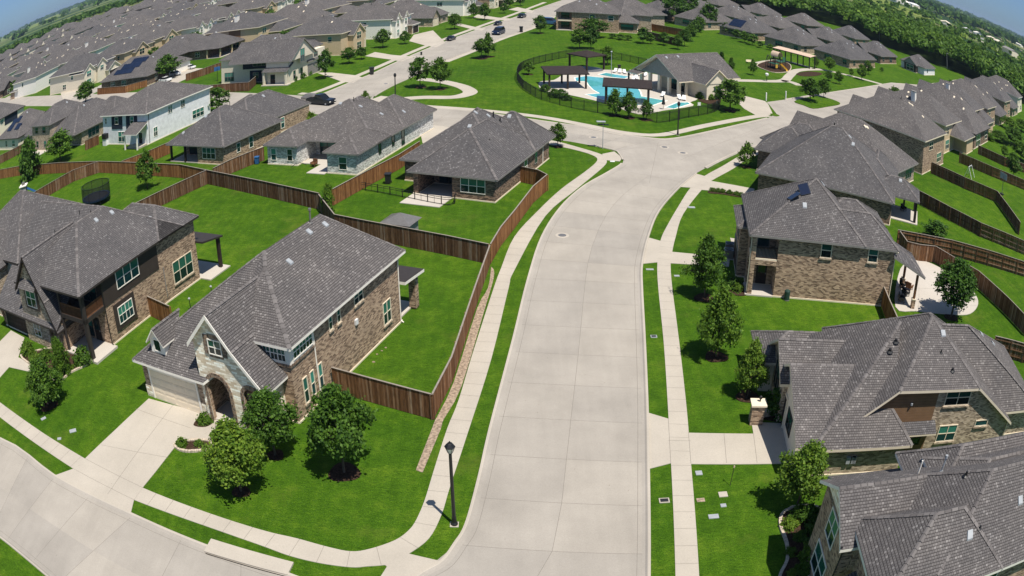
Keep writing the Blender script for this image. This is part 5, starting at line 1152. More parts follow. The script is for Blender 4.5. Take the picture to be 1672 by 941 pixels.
# ================================================================== trees and shrubs
def ray(px, py):
    dx, dy = px - 836.0, 470.5 - py
    mm = math.hypot(dx, dy)*36/1672
    th = K[0]*mm + K[1]*mm**2 + K[2]*mm**3 + K[3]*mm**4
    s = math.sin(th)/max(math.hypot(dx, dy), 1e-9); x, u, w = dx*s, dy*s, math.cos(th)
    return Vector((x, w*CP+u*SP, u*CP-w*SP))
def height_at(base, top):
    g = G(*base); d = ray(*top); return CAM_H + d.z/math.hypot(d.x, d.y)*math.hypot(*g)
def width_at(base, wpx, z=3.0):
    g = G(*base); p = Vector((g[0], g[1], z-CAM_H)); y = base[1]-20
    a, b = ray(base[0]-wpx/2, y), ray(base[0]+wpx/2, y); return a.angle(b)*p.length
def leaf_mesh(name, seed, profile, n_cl, n_leaf, size, mat, spread=0.16, gaps=0.0, flat=0.5, asp=2.3):
    """a crown in a unit box: half width 1, height 0..1; profile(t) gives the half width at height t"""
    r = np.random.default_rng(seed); V = np.zeros((n_cl*n_leaf, 4, 3)); i = 0; cl = []
    while len(cl) < n_cl:
        t = r.random()**0.9; a = r.random()*2*math.pi; w = profile(t)
        rad = w*(0.35+0.65*r.random()**0.45)*(1+0.2*math.sin(3*a+4*t+seed)+0.16*math.sin(5*a+9*t+seed*2))
        cl.append((rad*math.cos(a), rad*math.sin(a), t))
    cl = np.array(cl)
    for c in cl:
        s = spread*(0.6+0.8*r.random())
        p = c + r.normal(size=(n_leaf, 3))*np.array([s, s, s*flat])
        nrm = r.normal(size=(n_leaf, 3))*0.8 + np.array([c[0]*.8, c[1]*.8, .75]); nrm /= np.linalg.norm(nrm, axis=1)[:, None]
        ref = r.normal(size=(n_leaf, 3)); u = np.cross(nrm, ref); u /= np.linalg.norm(u, axis=1)[:, None]; w = np.cross(nrm, u)
        sz = size*(0.55+0.9*r.random((n_leaf, 1)))
        k = slice(i, i+n_leaf); i += n_leaf
        sq = np.array([1, 1, 1/asp]); u = u*sq; w = w*sq
        V[k, 0] = p-u*sz; V[k, 1] = p-w*sz*.62; V[k, 2] = p+u*sz; V[k, 3] = p+w*sz*.62
    me = bpy.data.meshes.new(name); N_ = len(V)
    me.vertices.add(N_*4); me.vertices.foreach_set('co', V.reshape(-1)); me.loops.add(N_*4); me.loops.foreach_set('vertex_index', np.arange(N_*4))
    me.polygons.add(N_); me.polygons.foreach_set('loop_start', np.arange(0, N_*4, 4)); me.polygons.foreach_set('loop_total', np.full(N_, 4))
    me.materials.append(MATS[mat]); me.update(calc_edges=True); me.validate()
    return me, cl
SHAPES = {
 'round': (lambda t: math.sin(math.pi*min(1, t**.78))**0.75*1.05+.06*(1-t), .31), 'oval': (lambda t: math.sin(math.pi*min(1, t**.54))**0.9*1.08+.05*(1-t), .24),
 'pyramid': (lambda t: (1-t)**0.75*(.35+.65*min(1, t*6+.35)), .22), 'column': (lambda t: (1-t**3)**0.6*.95, .06), 'spread': (lambda t: math.sin(math.pi*min(1, .2+t*.8))**0.5, .38)}
TP = {}
def tree_proto(shape, mat, q, seed, loc, label, cat, group, name='tree'):
    prof, stem = SHAPES[shape]
    n_cl, n_leaf, size = {'near': (170, 58, .064), 'mid': (70, 40, .105), 'far': (34, 16, .2)}[q]
    me, cl = leaf_mesh('crown', seed, prof, n_cl, n_leaf, size, mat, {'near': .115, 'mid': .14, 'far': .18}[q], flat=.42)
    # crown box: half width 1 -> scale later by the root; unit tree: height 1, half width 1
    root = thing(name, label, cat, loc, 0, group)
    c = bpy.data.objects.new('crown', me); C.objects.link(c); c.parent = root; c.location = (0, 0, stem); c.scale = (1, 1, 1-stem)
    m = MB(); rr = random.Random(seed); tr = .045
    pts = [(0, 0, 0), (.02, .01, stem*.6), (.0, .03, stem+.12), (.03, 0, .62), (0, 0, .86)]; rs = [tr*1.25, tr, tr*.8, tr*.5, tr*.15]
    for a, b, r0, r1 in zip(pts[:-1], pts[1:], rs[:-1], rs[1:]): m.tube(a, b, r0, r1, 'bark', 7, False)
    for k in range(16 if q == 'near' else 9 if q == 'mid' else 0):
        c0 = cl[rr.randrange(len(cl))]; z0 = stem+.02+rr.random()*.25
        m.tube((0, 0, min(z0, .7)), (c0[0]*.85, c0[1]*.85, stem+c0[2]*(1-stem)), tr*.4, tr*.1, 'bark', 5, False)
    m.obj('trunk', root)
    return root
MULCH = MB()
ORDINAL = {}
def tree(shape, mat, q, base, top, wpx, label, cat='tree', group=None, mulch=False, name='tree', seed=None, zmin=None):
    g = G(*base); hgt = max(.8, height_at(base, top)*.95); hw = max(.3, width_at(base, wpx)/2*.92)
    key = (shape, mat, q, seed if seed is not None else (int(base[0]) % 2 if q != 'far' else 0))
    if key not in TP: r_ = TP[key] = tree_proto(shape, mat, q, hash(str(key)) % 9973 if False else sum(map(ord, str(key))), g, label, cat, group, name)
    else:
        r_ = dup(TP[key], g, 0, label, group=group); r_['category'] = cat; r_.name = name
        if group is None and 'group' in r_: del r_['group']
    r_.scale = (hw, hw, hgt); r_.rotation_euler = (0, 0, (base[0]*7.13+base[1]) % 6.28)
    if mulch: mulch_ring(g, mulch if mulch is not True else max(.6, hw*.38))
    return r_
def mulch_ring(g, r):
    m = MB(); P = [(g[0]+r*(1+.1*math.sin(3*a+g[0]))*math.cos(a), g[1]+r*(1+.1*math.sin(3*a+g[0]))*math.sin(a)) for a in [2*math.pi*k/18 for k in range(18)]]
    m.prism(P, 0, .05, 'mulch'); structure(m.obj('mulch_ring'))
# near trees
tree('round', 'leaf_light', 'near', (394, 803), (386, 684), 92, 'light green young tree on the corner lawn beside the beige garage driveway', mulch=True)
tree('round', 'leaf_mid', 'near', (450, 744), (443, 636), 86, 'bushy tree partly hiding the smaller stone arch of the corner house', mulch=True)
tree('round', 'leaf_dark', 'near', (562, 772), (561, 628), 98, 'dense dark green tree on the corner lawn below the wood fence', mulch=1.0)
tree('oval', 'leaf_mid', 'near', (79, 661), (68, 583), 56, 'small tree on the left lawn in front of the brown balcony house', mulch=1.1)
tree('column', 'leaf_mid', 'near', (104, 612), (98, 548), 28, 'narrow upright evergreen in the mulch bed before the balcony house', 'shrub', name='shrub')
tree('oval', 'leaf_mid', 'near', (1150, 487), (1148, 383), 60, 'tree beside the walk to the balcony house, farthest up of three on that lawn', mulch=.9)
tree('oval', 'leaf_mid', 'near', (1169, 583), (1177, 468), 66, 'middle and tallest of three lawn trees right of the sidewalk', mulch=.9)
tree('oval', 'leaf_light', 'near', (1221, 648), (1229, 556), 50, 'light green sapling above the stone pillar by the short driveway', mulch=.9)
tree('round', 'leaf_light', 'near', (1300, 829), (1314, 720), 80, 'light green tree at the top of the curved mulch bed')
tree('round', 'leaf_dark', 'near', (1553, 518), (1567, 424), 66, 'shade tree at the edge of the curved concrete patio', mulch=.9)
tree('round', 'leaf_dark', 'mid', (1527, 391), (1527, 360), 38, 'round bushy tree against the fence in the long right hand yard')
tree('oval', 'leaf_mid', 'mid', (1219, 273), (1220, 234), 28, 'young tree on the lawn beside the curved right hand sidewalk', mulch=.7)
tree('oval', 'leaf_dark', 'mid', (241, 308), (239, 246), 32, 'slim tree alone in the trampoline yard')
tree('column', 'leaf_mid', 'mid', (538, 352), (537, 299), 24, 'narrow evergreen at the corner where three wood fences meet')
tree('column', 'leaf_dark', 'mid', (48, 292), (43, 226), 36, 'tall leaning evergreen at the left back fence')
tree('round', 'leaf_dark', 'mid', (99, 264), (98, 214), 42, 'round tree behind the back fence below the tan two storey house')
tree('round', 'leaf_dark', 'mid', (354, 184), (357, 142), 40, 'round tree between the white sided house and the cream corner house')
tree('round', 'leaf_dark', 'mid', (273, 130), (273, 90), 38, 'round tree beside the solar panel house across the street')
tree('round', 'leaf_mid', 'mid', (140, 168), (142, 133), 32, 'bushy tree at the end of the cream house driveway')
tree('oval', 'leaf_mid', 'mid', (597, 169), (597, 149), 17, 'small tree at the street corner by the lamp post')
tree('round', 'leaf_dark', 'mid', (686, 143), (687, 93), 35, 'left one of two trees inside the loop path', mulch=1.1)
tree('round', 'leaf_dark', 'mid', (719, 146), (719, 95), 33, 'right one of two trees inside the loop path', mulch=1.1)
tree('spread', 'leaf_mid', 'mid', (786, 96), (784, 63), 26, 'left of two trees sharing a mulch ring on the open park lawn', mulch=1.4)
tree('oval', 'leaf_mid', 'mid', (797, 93), (799, 55), 24, 'right of two trees sharing a mulch ring on the open park lawn', mulch=1.4)
tree('round', 'leaf_mid', 'mid', (882, 55), (882, 26), 24, 'park tree beside the stacked corner porches', mulch=.9)
tree('round', 'leaf_mid', 'mid', (911, 240), (911, 202), 28, 'street tree at the corner of the single storey dark brick house', mulch=.7)
tree('round', 'leaf_dark', 'mid', (1192, 181), (1197, 130), 48, 'big tree in front of the pool house gable', mulch=1.2)
G3_ = 'trees in front of the pool fence'
tree('oval', 'leaf_dark', 'mid', (1004, 189), (1001, 146), 28, 'leftmost of three trees in front of the pool fence', group=G3_, mulch=1.0)
tree('oval', 'leaf_dark', 'mid', (1027, 193), (1027, 151), 26, 'middle of three trees in front of the pool fence', group=G3_, mulch=1.0)
tree('oval', 'leaf_dark', 'mid', (1055, 196), (1054, 163), 20, 'rightmost of three trees in front of the pool fence', group=G3_, mulch=1.0)
tree('round', 'leaf_dark', 'mid', (863, 122), (865, 100), 18, 'small tree in the left end of the pool enclosure', mulch=.9)
tree('round', 'leaf_dark', 'mid', (946, 80), (945, 47), 30, 'broad tree outside the back of the pool fence', )
tree('oval', 'leaf_dark', 'mid', (965, 80), (966, 38), 24, 'taller tree outside the back of the pool fence')
tree('round', 'leaf_mid', 'mid', (992, 106), (990, 76), 24, 'tree inside the pool fence behind the corner pavilion')
tree('round', 'leaf_dark', 'mid', (968, 62), (969, 30), 46, 'wide tree clump against the brick house above the park lawn')
tree('pyramid', 'leaf_dark', 'mid', (1178, 120), (1179, 84), 17, 'taller of two conifers beside the pool house')
tree('pyramid', 'leaf_dark', 'mid', (1194, 116), (1195, 94), 14, 'shorter of two conifers beside the pool house')
tree('oval', 'leaf_dark', 'mid', (1229, 123), (1231, 97), 12, 'small tree left of the playground')
for b, t, w, l in (((1323, 166), (1319, 127), 34, 'wide tree on the grass island in the street'), ((1345, 160), (1347, 129), 20, 'narrower tree on the grass island in the street'), ((1353, 132), (1352, 116), 15, 'small tree right behind the grass island trees'), ((1370, 138), (1369, 116), 14, 'small tree alone on the lawn right of the grass island'),
    ((1407, 131), (1407, 105), 16, 'left of two touching trees by the park path end'), ((1418, 122), (1419, 100), 14, 'right of two touching trees by the park path end'), ((1333, 111), (1334, 94), 10, 'thin tree at the end of the playground canopy'), ((1355, 117), (1356, 94), 18, 'pale tree between playground canopy and low tan house'), ((1390, 125), (1390, 112), 9, 'tiny tree along the park path'), ((1440, 118), (1440, 110), 7, 'tiny tree on the far street lawn')):
    tree('round', 'leaf_mid', 'mid', b, t, w, l)
for b, t, w, l in (((1405, 197), (1405, 162), 25, 'street tree at the near end of the right hand row'), ((1462, 170), (1462, 142), 24, 'second street tree along the right hand row'), ((1512, 160), (1512, 139), 19, 'third street tree along the right hand row'), ((1555, 152), (1555, 132), 21, 'last street tree along the right hand row')):
    tree('round', 'leaf_dark', 'mid', b, t, w, l, group='street trees along the right hand row')
for k, (b, t, w) in enumerate((((531, 128), (530, 82), 28), ((570, 104), (571, 77), 25), ((590, 97), (590, 77), 18), ((625, 78), (624, 48), 26), ((661, 72), (661, 51), 18), ((742, 48), (743, 22), 23), ((773, 30), (772, 6), 18), ((791, 33), (791, 6), 20), ((823, 22), (823, 5), 14), ((833, 14), (834, -8), 14), ((850, 10), (851, -8), 16))):
    tree('round', 'leaf_dark', 'mid', b, t, w, f'{ORD[k]} front yard tree up the park street from the cream corner house', group='front yard trees up the park street')
for k, (b, t, w) in enumerate((((1107, 81), (1107, 57), 17), ((1118, 76), (1118, 48), 19), ((1128, 68), (1128, 40), 20), ((1135, 60), (1136, 34), 20), ((1142, 53), (1143, 27), 20), ((1150, 47), (1150, 20), 22), ((1158, 47), (1156, 6), 30))):
    tree('round', 'leaf_dark', 'mid', b, t, w, f'{ORD[k]} tree in the line climbing the park lawn beside the wood fence', group='tree line up the park lawn')
for k, (b, t, w) in enumerate((((1104, 38), (1104, -6), 40), ((1124, 32), (1122, -10), 36), ((1085, 30), (1088, -14), 36), ((1140, 20), (1140, -16), 30), ((460, 62), (462, 44), 28), ((590, 24), (588, 2), 18), ((408, 30), (408, 8), 16))):
    tree('round', 'leaf_dark', 'mid', b, t, w, ['tall tree behind the double wood fence, left of centre', 'tall tree behind the double wood fence, right of centre', 'tall tree behind the tan house roof by the park', 'tall tree at the top edge above the double fence', 'tree at the back of the beige house among the roofs', 'tree by the brick wall above the park street roofs', 'small tree before a white wall high in the upper left'][k])
for k, (b, t, w) in enumerate((((1185, 57), (1185, 37), 17), ((1203, 64), (1203, 48), 14), ((1216, 70), (1216, 52), 17), ((1229, 74), (1229, 56), 17), ((1241, 78), (1241, 67), 11), ((1257, 82), (1257, 72), 11), ((1270, 84), (1270, 75), 14))):
    tree('round', 'leaf_dark', 'far', b, t, w, f'{ORD[k]} shrub in the row along the park edge, counting from the tall trees', 'shrub', 'shrubs along the park edge', name='shrub')
for k, (b, t, w) in enumerate((((1050, 71), (1050, 45), 22), ((1062, 72), (1062, 56), 14), ((1084, 74), (1083, 53), 17), ((1000, 63), (1000, 55), 14), ((1013, 65), (1013, 56), 16), ((1026, 66), (1026, 57), 14))):
    tree('round', 'leaf_dark', 'far', b, t, w, f'{["broad shrub at the left end of the double wood fence","small shrub touching the broad one before the double fence","round shrub in front of the double wood fence","first low hedge bush under the brick sunroom","second low hedge bush under the brick sunroom","third low hedge bush under the brick sunroom"][k]}', 'shrub', 'shrubs before the brick house and double fence', name='shrub')
for k, (b, t, w) in enumerate((((1648, 212), (1648, 192), 26), ((1632, 232), (1632, 214), 28), ((1656, 238), (1656, 210), 34), ((1614, 228), (1614, 217), 18), ((1667, 262), (1667, 232), 28), ((1654, 291), (1652, 249), 24), ((1668, 215), (1668, 195), 20), ((1600, 232), (1601, 222), 14), ((1640, 258), (1640, 238), 14))):
    tree('round', 'leaf_mid', 'mid', b, t, w, ['yard tree beyond the far right fences, nearest the street', 'bushy yard tree under the far right eaves', 'largest yard tree at the right edge', 'low yard tree next to the orange brick wall', 'yard tree cut by the right edge', 'slim yard tree in front of the dark right hand fence', 'small yard tree high at the right edge', 'tiny yard bush by the orange brick wall', 'slender young yard tree left of the slim one'][k])
# shrubs near houses
def bush(base, r, label, mat='leaf_mid', hz=1.0, cat='shrub', q='mid', name='shrub'):
    g = G(*base); key = ('bush', mat, q)
    if key not in TP:
        me, cl = leaf_mesh('foliage', 77+len(mat), lambda t: math.sin(math.pi*min(1, .25+.75*t))**.5, 60, 40, .11, mat, .13, flat=.6, asp=1.4)
        root = thing(name, label, cat, g); c = bpy.data.objects.new('foliage', me); C.objects.link(c); c.parent = root
        m = MB(); m.tube((0, 0, 0), (0, 0, .6), .06, .03, 'bark', 6); m.obj('stem', root); TP[key] = root; o_ = root
    else: o_ = dup(TP[key], g, 0, label); o_['category'] = cat; o_.name = name
    r *= .82; o_.scale = (r, r, r*1.35*hz); o_.rotation_euler = (0, 0, base[0] % 6)
    return o_
bush((137, 592), 1.15, 'large round clipped bush beside the balcony house porch')
bush((45, 578), 1.0, 'yellow green bush nearest the dark garage in the left bed', 'leaf_light'); bush((58, 592), .95, 'middle yellow green bush in the left bed', 'leaf_light'); bush((75, 588), .9, 'right yellow green bush in the left bed under the brick gable', 'leaf_light')
bush((92, 618), .5, 'low bush under the narrow evergreen in the left bed', 'leaf_light'); bush((117, 604), .4, 'tiny bush at the right end of the left bed', 'leaf_light')
bush((335, 690), .62, 'round clipped bush beside the beige garage door'); bush((298, 728), .5, 'bush at the left tip of the driveway flower bed'); bush((325, 728), .38, 'smaller bush in the driveway flower bed')
for k, (x, y) in enumerate(((478, 165), (492, 160), (503, 155), (512, 150))): bush((x, y-32), 1.1, f'{ORD[k]} clipped hedge bush under the cream corner house gable', 'leaf_dark')
for k, (x, y, r, mt) in enumerate(((1144, 161, 1.0, 'leaf_mid'), (1151, 160, 1.1, 'leaf_mid'), (1160, 163, .9, 'leaf_mid'), (1169, 162, 1.1, 'leaf_dark'))): bush((x, y), r, f'{ORD[k]} round bush along the pool house front wall', mt)
for k, (x, y) in enumerate(((1163, 312), (1172, 313), (1180, 314), (1191, 316), (1202, 318), (1210, 320))): bush((x, y+1), .42, f'{ORD[k]} small bush along the upper right driveway edge', 'leaf_mid' if k % 2 else 'leaf_light')
bush((1204, 476), .6, 'yellow green bush at the corner of the right balcony house', 'leaf_light', 1.1); bush((1198, 470), .8, 'dark bush behind the yellow green one at the balcony house', 'leaf_dark')
bush((1262, 620), 1.5, 'dark shrub at the house front above the stone pillar', 'leaf_dark', 1.3); bush((1272, 678), 1.3, 'dark shrub beside the stone pillar bed', 'leaf_dark', 1.2); bush((1263, 672), .8, 'yellow green shrub beside the stone pillar', 'leaf_light', 1.2); bush((1270, 598), 1.2, 'dark shrub under the cream front windows', 'leaf_dark', 1.2)
for k, (x, y, r, mt, hz) in enumerate(((1288, 862, .6, 'leaf_light', .9), (1301, 846, .7, 'leaf_dark', 1), (1318, 850, .9, 'leaf_dark', 1), (1290, 905, .45, 'leaf_light', .8), (1320, 915, .8, 'leaf_light', 1.3), (1335, 880, 1.0, 'leaf_dark', 1), (1340, 925, 1.1, 'leaf_dark', 1), (1306, 880, .5, 'leaf_mid', .9), (1310, 935, .6, 'leaf_mid', .9), (1292, 940, .4, 'leaf_light', .9))):
    bush((x, y), r, f'{["yellow green plant at the bed edge","dark shrub at the bed top","dark shrub under the house eave","small pale plant by the edging","tall yellow green shrub","broad dark shrub by the wall","dark shrub by the front step","small mid green plant","leafy plant at the bottom of the bed","tiny pale plant near the bottom edge"][k]} in the curved right hand bed', mt, hz)
bush((1508, 388), .6, 'yellowish low bush beside the round tree in the long yard', 'leaf_light', .7); bush((424, 205), 1.2, 'bush beside the dark pickup truck', 'leaf_mid'); bush((504, 196), 1.2, 'small street bush between two backing houses', 'leaf_light')
for k, (x, y, r) in enumerate(((890, 149, 1.0), (905, 158, 1.1), (916, 160, 1.2), (925, 164, .9))): bush((x, y), r, f'{ORD[k]} shrub just inside the front pool fence', 'leaf_dark')
# planting beds
def bed(px, name='mulch_bed', edge=False, z=.06):
    P = smooth(GL(px), 4, True); m = MB(); m.prism(P, 0, z, 'mulch'); structure(m.obj(name))
    if edge:
        m = MB(); k = 0
        for a, b in zip(P, P[1:]+P[:1]):
            a, b = Vector(a), Vector(b); d = b-a
            if d.length < .02: continue
            L_ = d.length; d.normalize(); m.obox(a, d, (-d.y, d.x), .01, L_-.01, -.1, .1, 0, .14+.01*(k % 3), 'stone_edge'); k += 1
        structure(m.obj('bed_edging'))
bed([(34, 582), (60, 574), (90, 570), (120, 576), (145, 582), (151, 588), (140, 598), (118, 608), (96, 624), (84, 618), (62, 604)], edge=True)
bed([(286, 730), (291, 724), (318, 720), (342, 722), (345, 733), (318, 738), (298, 737)], edge=True)
bed([(316, 695), (330, 681), (350, 688), (336, 698)])
bed([(1288, 833), (1300, 829), (1338, 832), (1346, 880), (1345, 945), (1275, 950), (1285, 915), (1284, 888), (1274, 860), (1276, 842)], edge=True)
bed([(1240, 680), (1258, 660), (1285, 640), (1290, 690), (1262, 688)]); bed([(1245, 610), (1280, 580), (1290, 640), (1262, 650)])
bed([(1192, 480), (1192, 460), (1214, 460), (1220, 482)]); bed([(1140, 163), (1150, 157), (1172, 160), (1176, 168), (1155, 170)]); bed([(1236, 107), (1250, 101), (1270, 99), (1290, 106), (1288, 117), (1265, 119), (1245, 113)], edge=True)
bed([(1300, 121), (1320, 117), (1342, 120), (1335, 124), (1312, 125)]); bed([(1158, 313), (1180, 314), (1213, 319), (1211, 323), (1180, 318), (1158, 316)])
# ================================================================== fences
def fence(px, label, mat='fence_wood', hgt=1.95, rails=1, near=False, world=False, top='trim_grey', name='wood_fence', group=None):
    P = px if world else GL(px); root = thing(name, label, 'fence', (P[0][0], P[0][1], 0), 0, group); o = Vector(P[0])
    L = [Vector(p)-o for p in P]; pk = MB(); rl = MB(); cp = MB(); posts = []; rr = random.Random(int(P[0][0]*100))
    for a, b in zip(L[:-1], L[1:]):
        d = b-a; ln = d.length
        if ln < .3: continue
        d.normalize(); n = Vector((-d.y, d.x)); k = 0.0
        rails = 1 if (n.dot((a+b)/2+o) > 0) != near else -1
        while k < ln-.02:
            w = min(.145, ln-k); j = rr.uniform(-.012, .012); h_ = hgt+rr.uniform(-.015, .015)
            pk.obox(a, d, n, k+.003, k+w-.003, -.012+j*.3, .012+j*.3, .04, h_, mat); k += .148
        for z in (.35, 1.0, 1.65): rl.obox(a, d, n, 0, ln, rails*.03, rails*.075, z, z+.09, mat)
        cp.obox(a, d, n, 0, ln, -.06, .06, hgt+.016, hgt+.05, 'fence_top' if top else mat)
        np_ = max(1, round(ln/2.4))
        for i in range(np_+1): posts.append((a+d*(ln*i/np_)+n*rails*.12, math.atan2(d.y, d.x)))
    pk.obj('fence_panel', root); rl.obj('rail', root); cp.obj('cap_board', root)
    pm = MB(); pm.box(-.045, .045, -.045, .045, 0, hgt-.05, mat, False); me = pm.mesh('post')
    for p, a in posts[:100]:
        q_ = bpy.data.objects.new('post', me); C.objects.link(q_); q_.parent = root; q_.location = (p.x, p.y, 0); q_.rotation_euler = (0, 0, a)
    return root
plain('fence_top', (.27, .235, .2), .85, .1)
fence([(546, 640), (708, 686)], 'wood fence facing the corner lawn, from the brick wall to the sidewalk corner')
fence([(708, 686), (739, 623), (777, 503), (800, 434)], 'long wood fence beside the gravel strip along the left sidewalk')
fence([(801, 432), (818, 402), (840, 374), (870.6, 332), (893, 312)], 'curving cedar brown fence along the sidewalk by the single storey dark brick house', 'fence_cedar')
fence([(893, 312), (878, 304), (846, 297)], 'short cedar fence return to the dark brick house wall', 'fence_cedar')
fence([(798, 432), (730, 417), (660, 403), (600, 391), (548, 380), (522, 345)], 'tall dark wood fence behind the corner house backyard')
fence([(522, 343), (420, 319), (339, 301)], 'dark wood fence along the far side of the big open backyard')
fence([(339, 301), (296, 291), (163, 282.5), (100, 283), (39, 287)], 'weathered fence at the back of the trampoline yard', 'fence_cedar')
fence([(339, 301), (278, 329.5), (205, 366)], 'weathered fence between the trampoline yard and the big open backyard')
fence([(163, 282), (120, 297), (79, 320.5), (50, 338)], 'grey brown fence on the left of the trampoline yard')
fence([(545, 336), (600, 305), (652, 277), (686, 254)], 'orange cedar fence between whitewashed and dark brick houses', 'fence_cedar')
fence([(200, 283), (240, 268), (278, 251)], 'bright new cedar fence beside the white sided house', 'fence_cedar')
fence([(350, 298), (377, 284), (408, 271), (432, 262)], 'pale fence between the tan and whitewashed brick houses', 'fence_wood')
fence([(-30, 300), (0, 292.5), (39, 286)], 'fence section at the left edge beside the leaning evergreen', 'fence_cedar')
fence([(140, 246), (162, 236)], 'dark fence below the low wing of the tan two storey house', 'fence_wood')
fence([(0, 268), (20, 258), (44, 245)], 'fence below the zigzag solar panels at the left edge', 'fence_wood')
fence([(245, 516), (282, 534)], 'short brown fence joining the balcony house to the corner house', 'fence_cedar')
fence([(1437, 497), (1448, 526), (1462, 560)], 'orange cedar gate fence between the balcony house and the wide tan house', 'fence_cedar')
fence([(1466, 404), (1478, 422), (1500, 427), (1524, 429), (1552, 446), (1594, 470), (1640, 513), (1676, 552)], 'long wood fence curving behind the concrete patio')
fence([(1463, 402), (1552, 418), (1612, 434), (1680, 455)], 'fence with its rails showing behind the patio fence', near=True)
fence([(1498, 333), (1550, 361), (1600, 387), (1680, 420)], 'dark fence across the long right hand yard with rails showing', near=True)
fence([(1520, 283.6), (1575, 309), (1627, 331), (1645, 356), (1664, 384)], 'dark fence with a bend, second yard beyond the very large hip roof', near=True)
fence([(1566, 266), (1620, 289), (1680, 314)], 'fence across the third right hand yard', near=True)
fence([(1597, 252), (1640, 272), (1680, 285)], 'short fence across the farthest right hand yard', near=True)
fence([(1618, 580), (1645, 586), (1690, 598)], 'fence at the right edge below the patio yard', near=True)
fence([(304, 133), (332, 124), (361, 113.5)], 'grey weathered fence beside the parked white cars')
fence([(338, 153.8), (372, 151), (406.6, 149), (418, 139)], 'brown fence in front of the cream corner house side wall')
fence([(159, 155), (205, 152), (240, 142)], 'dark fence under the solar panel house', 'fence_cedar')
fence([(1046, 61), (1075, 68), (1107, 76)], 'lower wood fence of the two tier fence above the park lawn', hgt=2.2)
fence([(1056, 49), (1090, 55), (1122, 61)], 'upper red brown fence of the two tier fence above the park lawn', 'fence_cedar', hgt=2.2)
# pool fence
def bar_fence(px, label, hgt=1.75, step=.16, closed=False, name='metal_fence', post_step=2.6):
    P = [Vector(p) for p in (smooth(GL(px), 6) if len(px) > 3 else GL(px))]; root = thing(name, label, 'fence', (P[0].x, P[0].y, 0)); o = P[0].copy(); m = MB(); rl = MB(); acc = 0; posts = []; pa = 0
    for a, b in zip(P[:-1], P[1:]):
        a, b = a-o, b-o; d = b-a; L_ = d.length
        if L_ < .01: continue
        d.normalize(); n = Vector((-d.y, d.x))
        for z in (.12, hgt-.28, hgt-.05): rl.obox(a, d, n, 0, L_, -.022, .022, z, z+.05, 'black_metal')
        while acc < L_: m.obox(a, d, n, acc-.014, acc+.014, -.014, .014, .08, hgt, 'black_metal'); acc += step
        acc -= L_
        while pa < L_: posts.append((a+d*pa, math.atan2(d.y, d.x))); pa += post_step
        pa -= L_
    m.v, m.f, m.uv, m.mi = m.v+rl.v, m.f+[tuple(i+len(m.v) for i in f) for f in rl.f], m.uv+rl.uv, m.mi+rl.mi
    m.obj('fence_panel', root); pm = MB(); pm.box(-.04, .04, -.04, .04, 0, hgt+.08, 'black_metal', False); me = pm.mesh('post')
    for p, a in posts[:100]:
        q_ = bpy.data.objects.new('post', me); C.objects.link(q_); q_.parent = root; q_.location = (p.x, p.y, 0); q_.rotation_euler = (0, 0, a)
    return root
bar_fence([(1070, 112), (1038, 104.5), (1002, 97), (963, 91.5), (929, 94), (899, 99.5), (870, 107), (850, 116), (844, 129), (850, 140), (857, 147.6), (883, 162.6), (925, 175), (982, 186), (1030, 192), (1056, 197), (1080, 201), (1123, 192.7), (1160.7, 185.5), (1176, 177.6)], 'black metal fence looping round the swimming pool')
bar_fence([(578, 308), (640, 319), (729, 336), (745, 326)], 'low black metal fence round the back patio of the dark brick house', .95, .9, post_step=1.8)

# ================================================================== street furniture and small things
def lamp(base, hgt, label, rnd_top=False):
    g = G(*base); t = thing('street_lamp', label, 'street lamp', g); m = MB()
    m.lathe([(.2, 0), (.2, .14), (.14, .24), (.125, .6), (.105, .7), (.085, hgt-.75)], 'black_metal', 12); m.obj('pole', t)
    b = MB(); b.box(-.24, .24, -.24, .24, 0, .04, 'walk_concrete', False); b.obj('base_plate', t)
    if rnd_top:
        m = MB(); m.lathe([(.055, hgt-.75), (.16, hgt-.7), (.25, hgt-.45), (.25, hgt-.3), (.16, hgt-.08), (0, hgt)], 'black_metal', 12); m.obj('lamp_head', t)
    else:
        m = MB(); m.lathe([(.06, hgt-.78), (.11, hgt-.74), (.13, hgt-.7)], 'black_metal', 6); m.lathe([(.28, hgt-.34), (.29, hgt-.28), (.17, hgt-.12), (.06, hgt-.08), (.05, hgt), (0, hgt+.06)], 'black_metal', 6)
        for k in range(6):
            a = 2*math.pi*k/6; m.tube((.13*math.cos(a), .13*math.sin(a), hgt-.7), (.26*math.cos(a), .26*math.sin(a), hgt-.33), .014, .014, 'black_metal', 4)
        o_ = m.obj('lamp_head', t); q_ = MB(); q_.lathe([(.11, hgt-.7), (.245, hgt-.345)], 'lamp_glass', 6); q_.obj('lamp_glass', o_)
    return t
lamp((742, 857), 5.75, 'black lantern street lamp on the grass strip at the bottom of the road')
lamp((1106.6, 220.7), 5.2, 'black round headed street lamp in front of the pool fence', True)
lamp((645.8, 171), 5.6, 'black round headed street lamp at the loop path corner', True)
def pole_lamp(base, top, label, double=False):
    g = G(*base); hgt = height_at(base, top); t = thing('street_light', label, 'street light', g); m = MB(); m.tube((0, 0, 0), (0, 0, hgt), .11, .07, 'metal_grey', 8); m.obj('pole', t)
    m = MB(); m.box(-.1, .9, -.15, .15, hgt-.12, hgt, 'metal_grey')
    m.obj('lamp_head', t)
pole_lamp((1546.6, 113), (1546.6, 87), 'grey pole light at the edge of the woods'); pole_lamp((1436, 66), (1437, 51), 'thin pole light behind the single storey roofs'); pole_lamp((1652, 150), (1652, 132), 'pole light among the trees at the right edge'); pole_lamp((1239, 10), (1239, -6), 'pole light on the far lawn near the top edge')
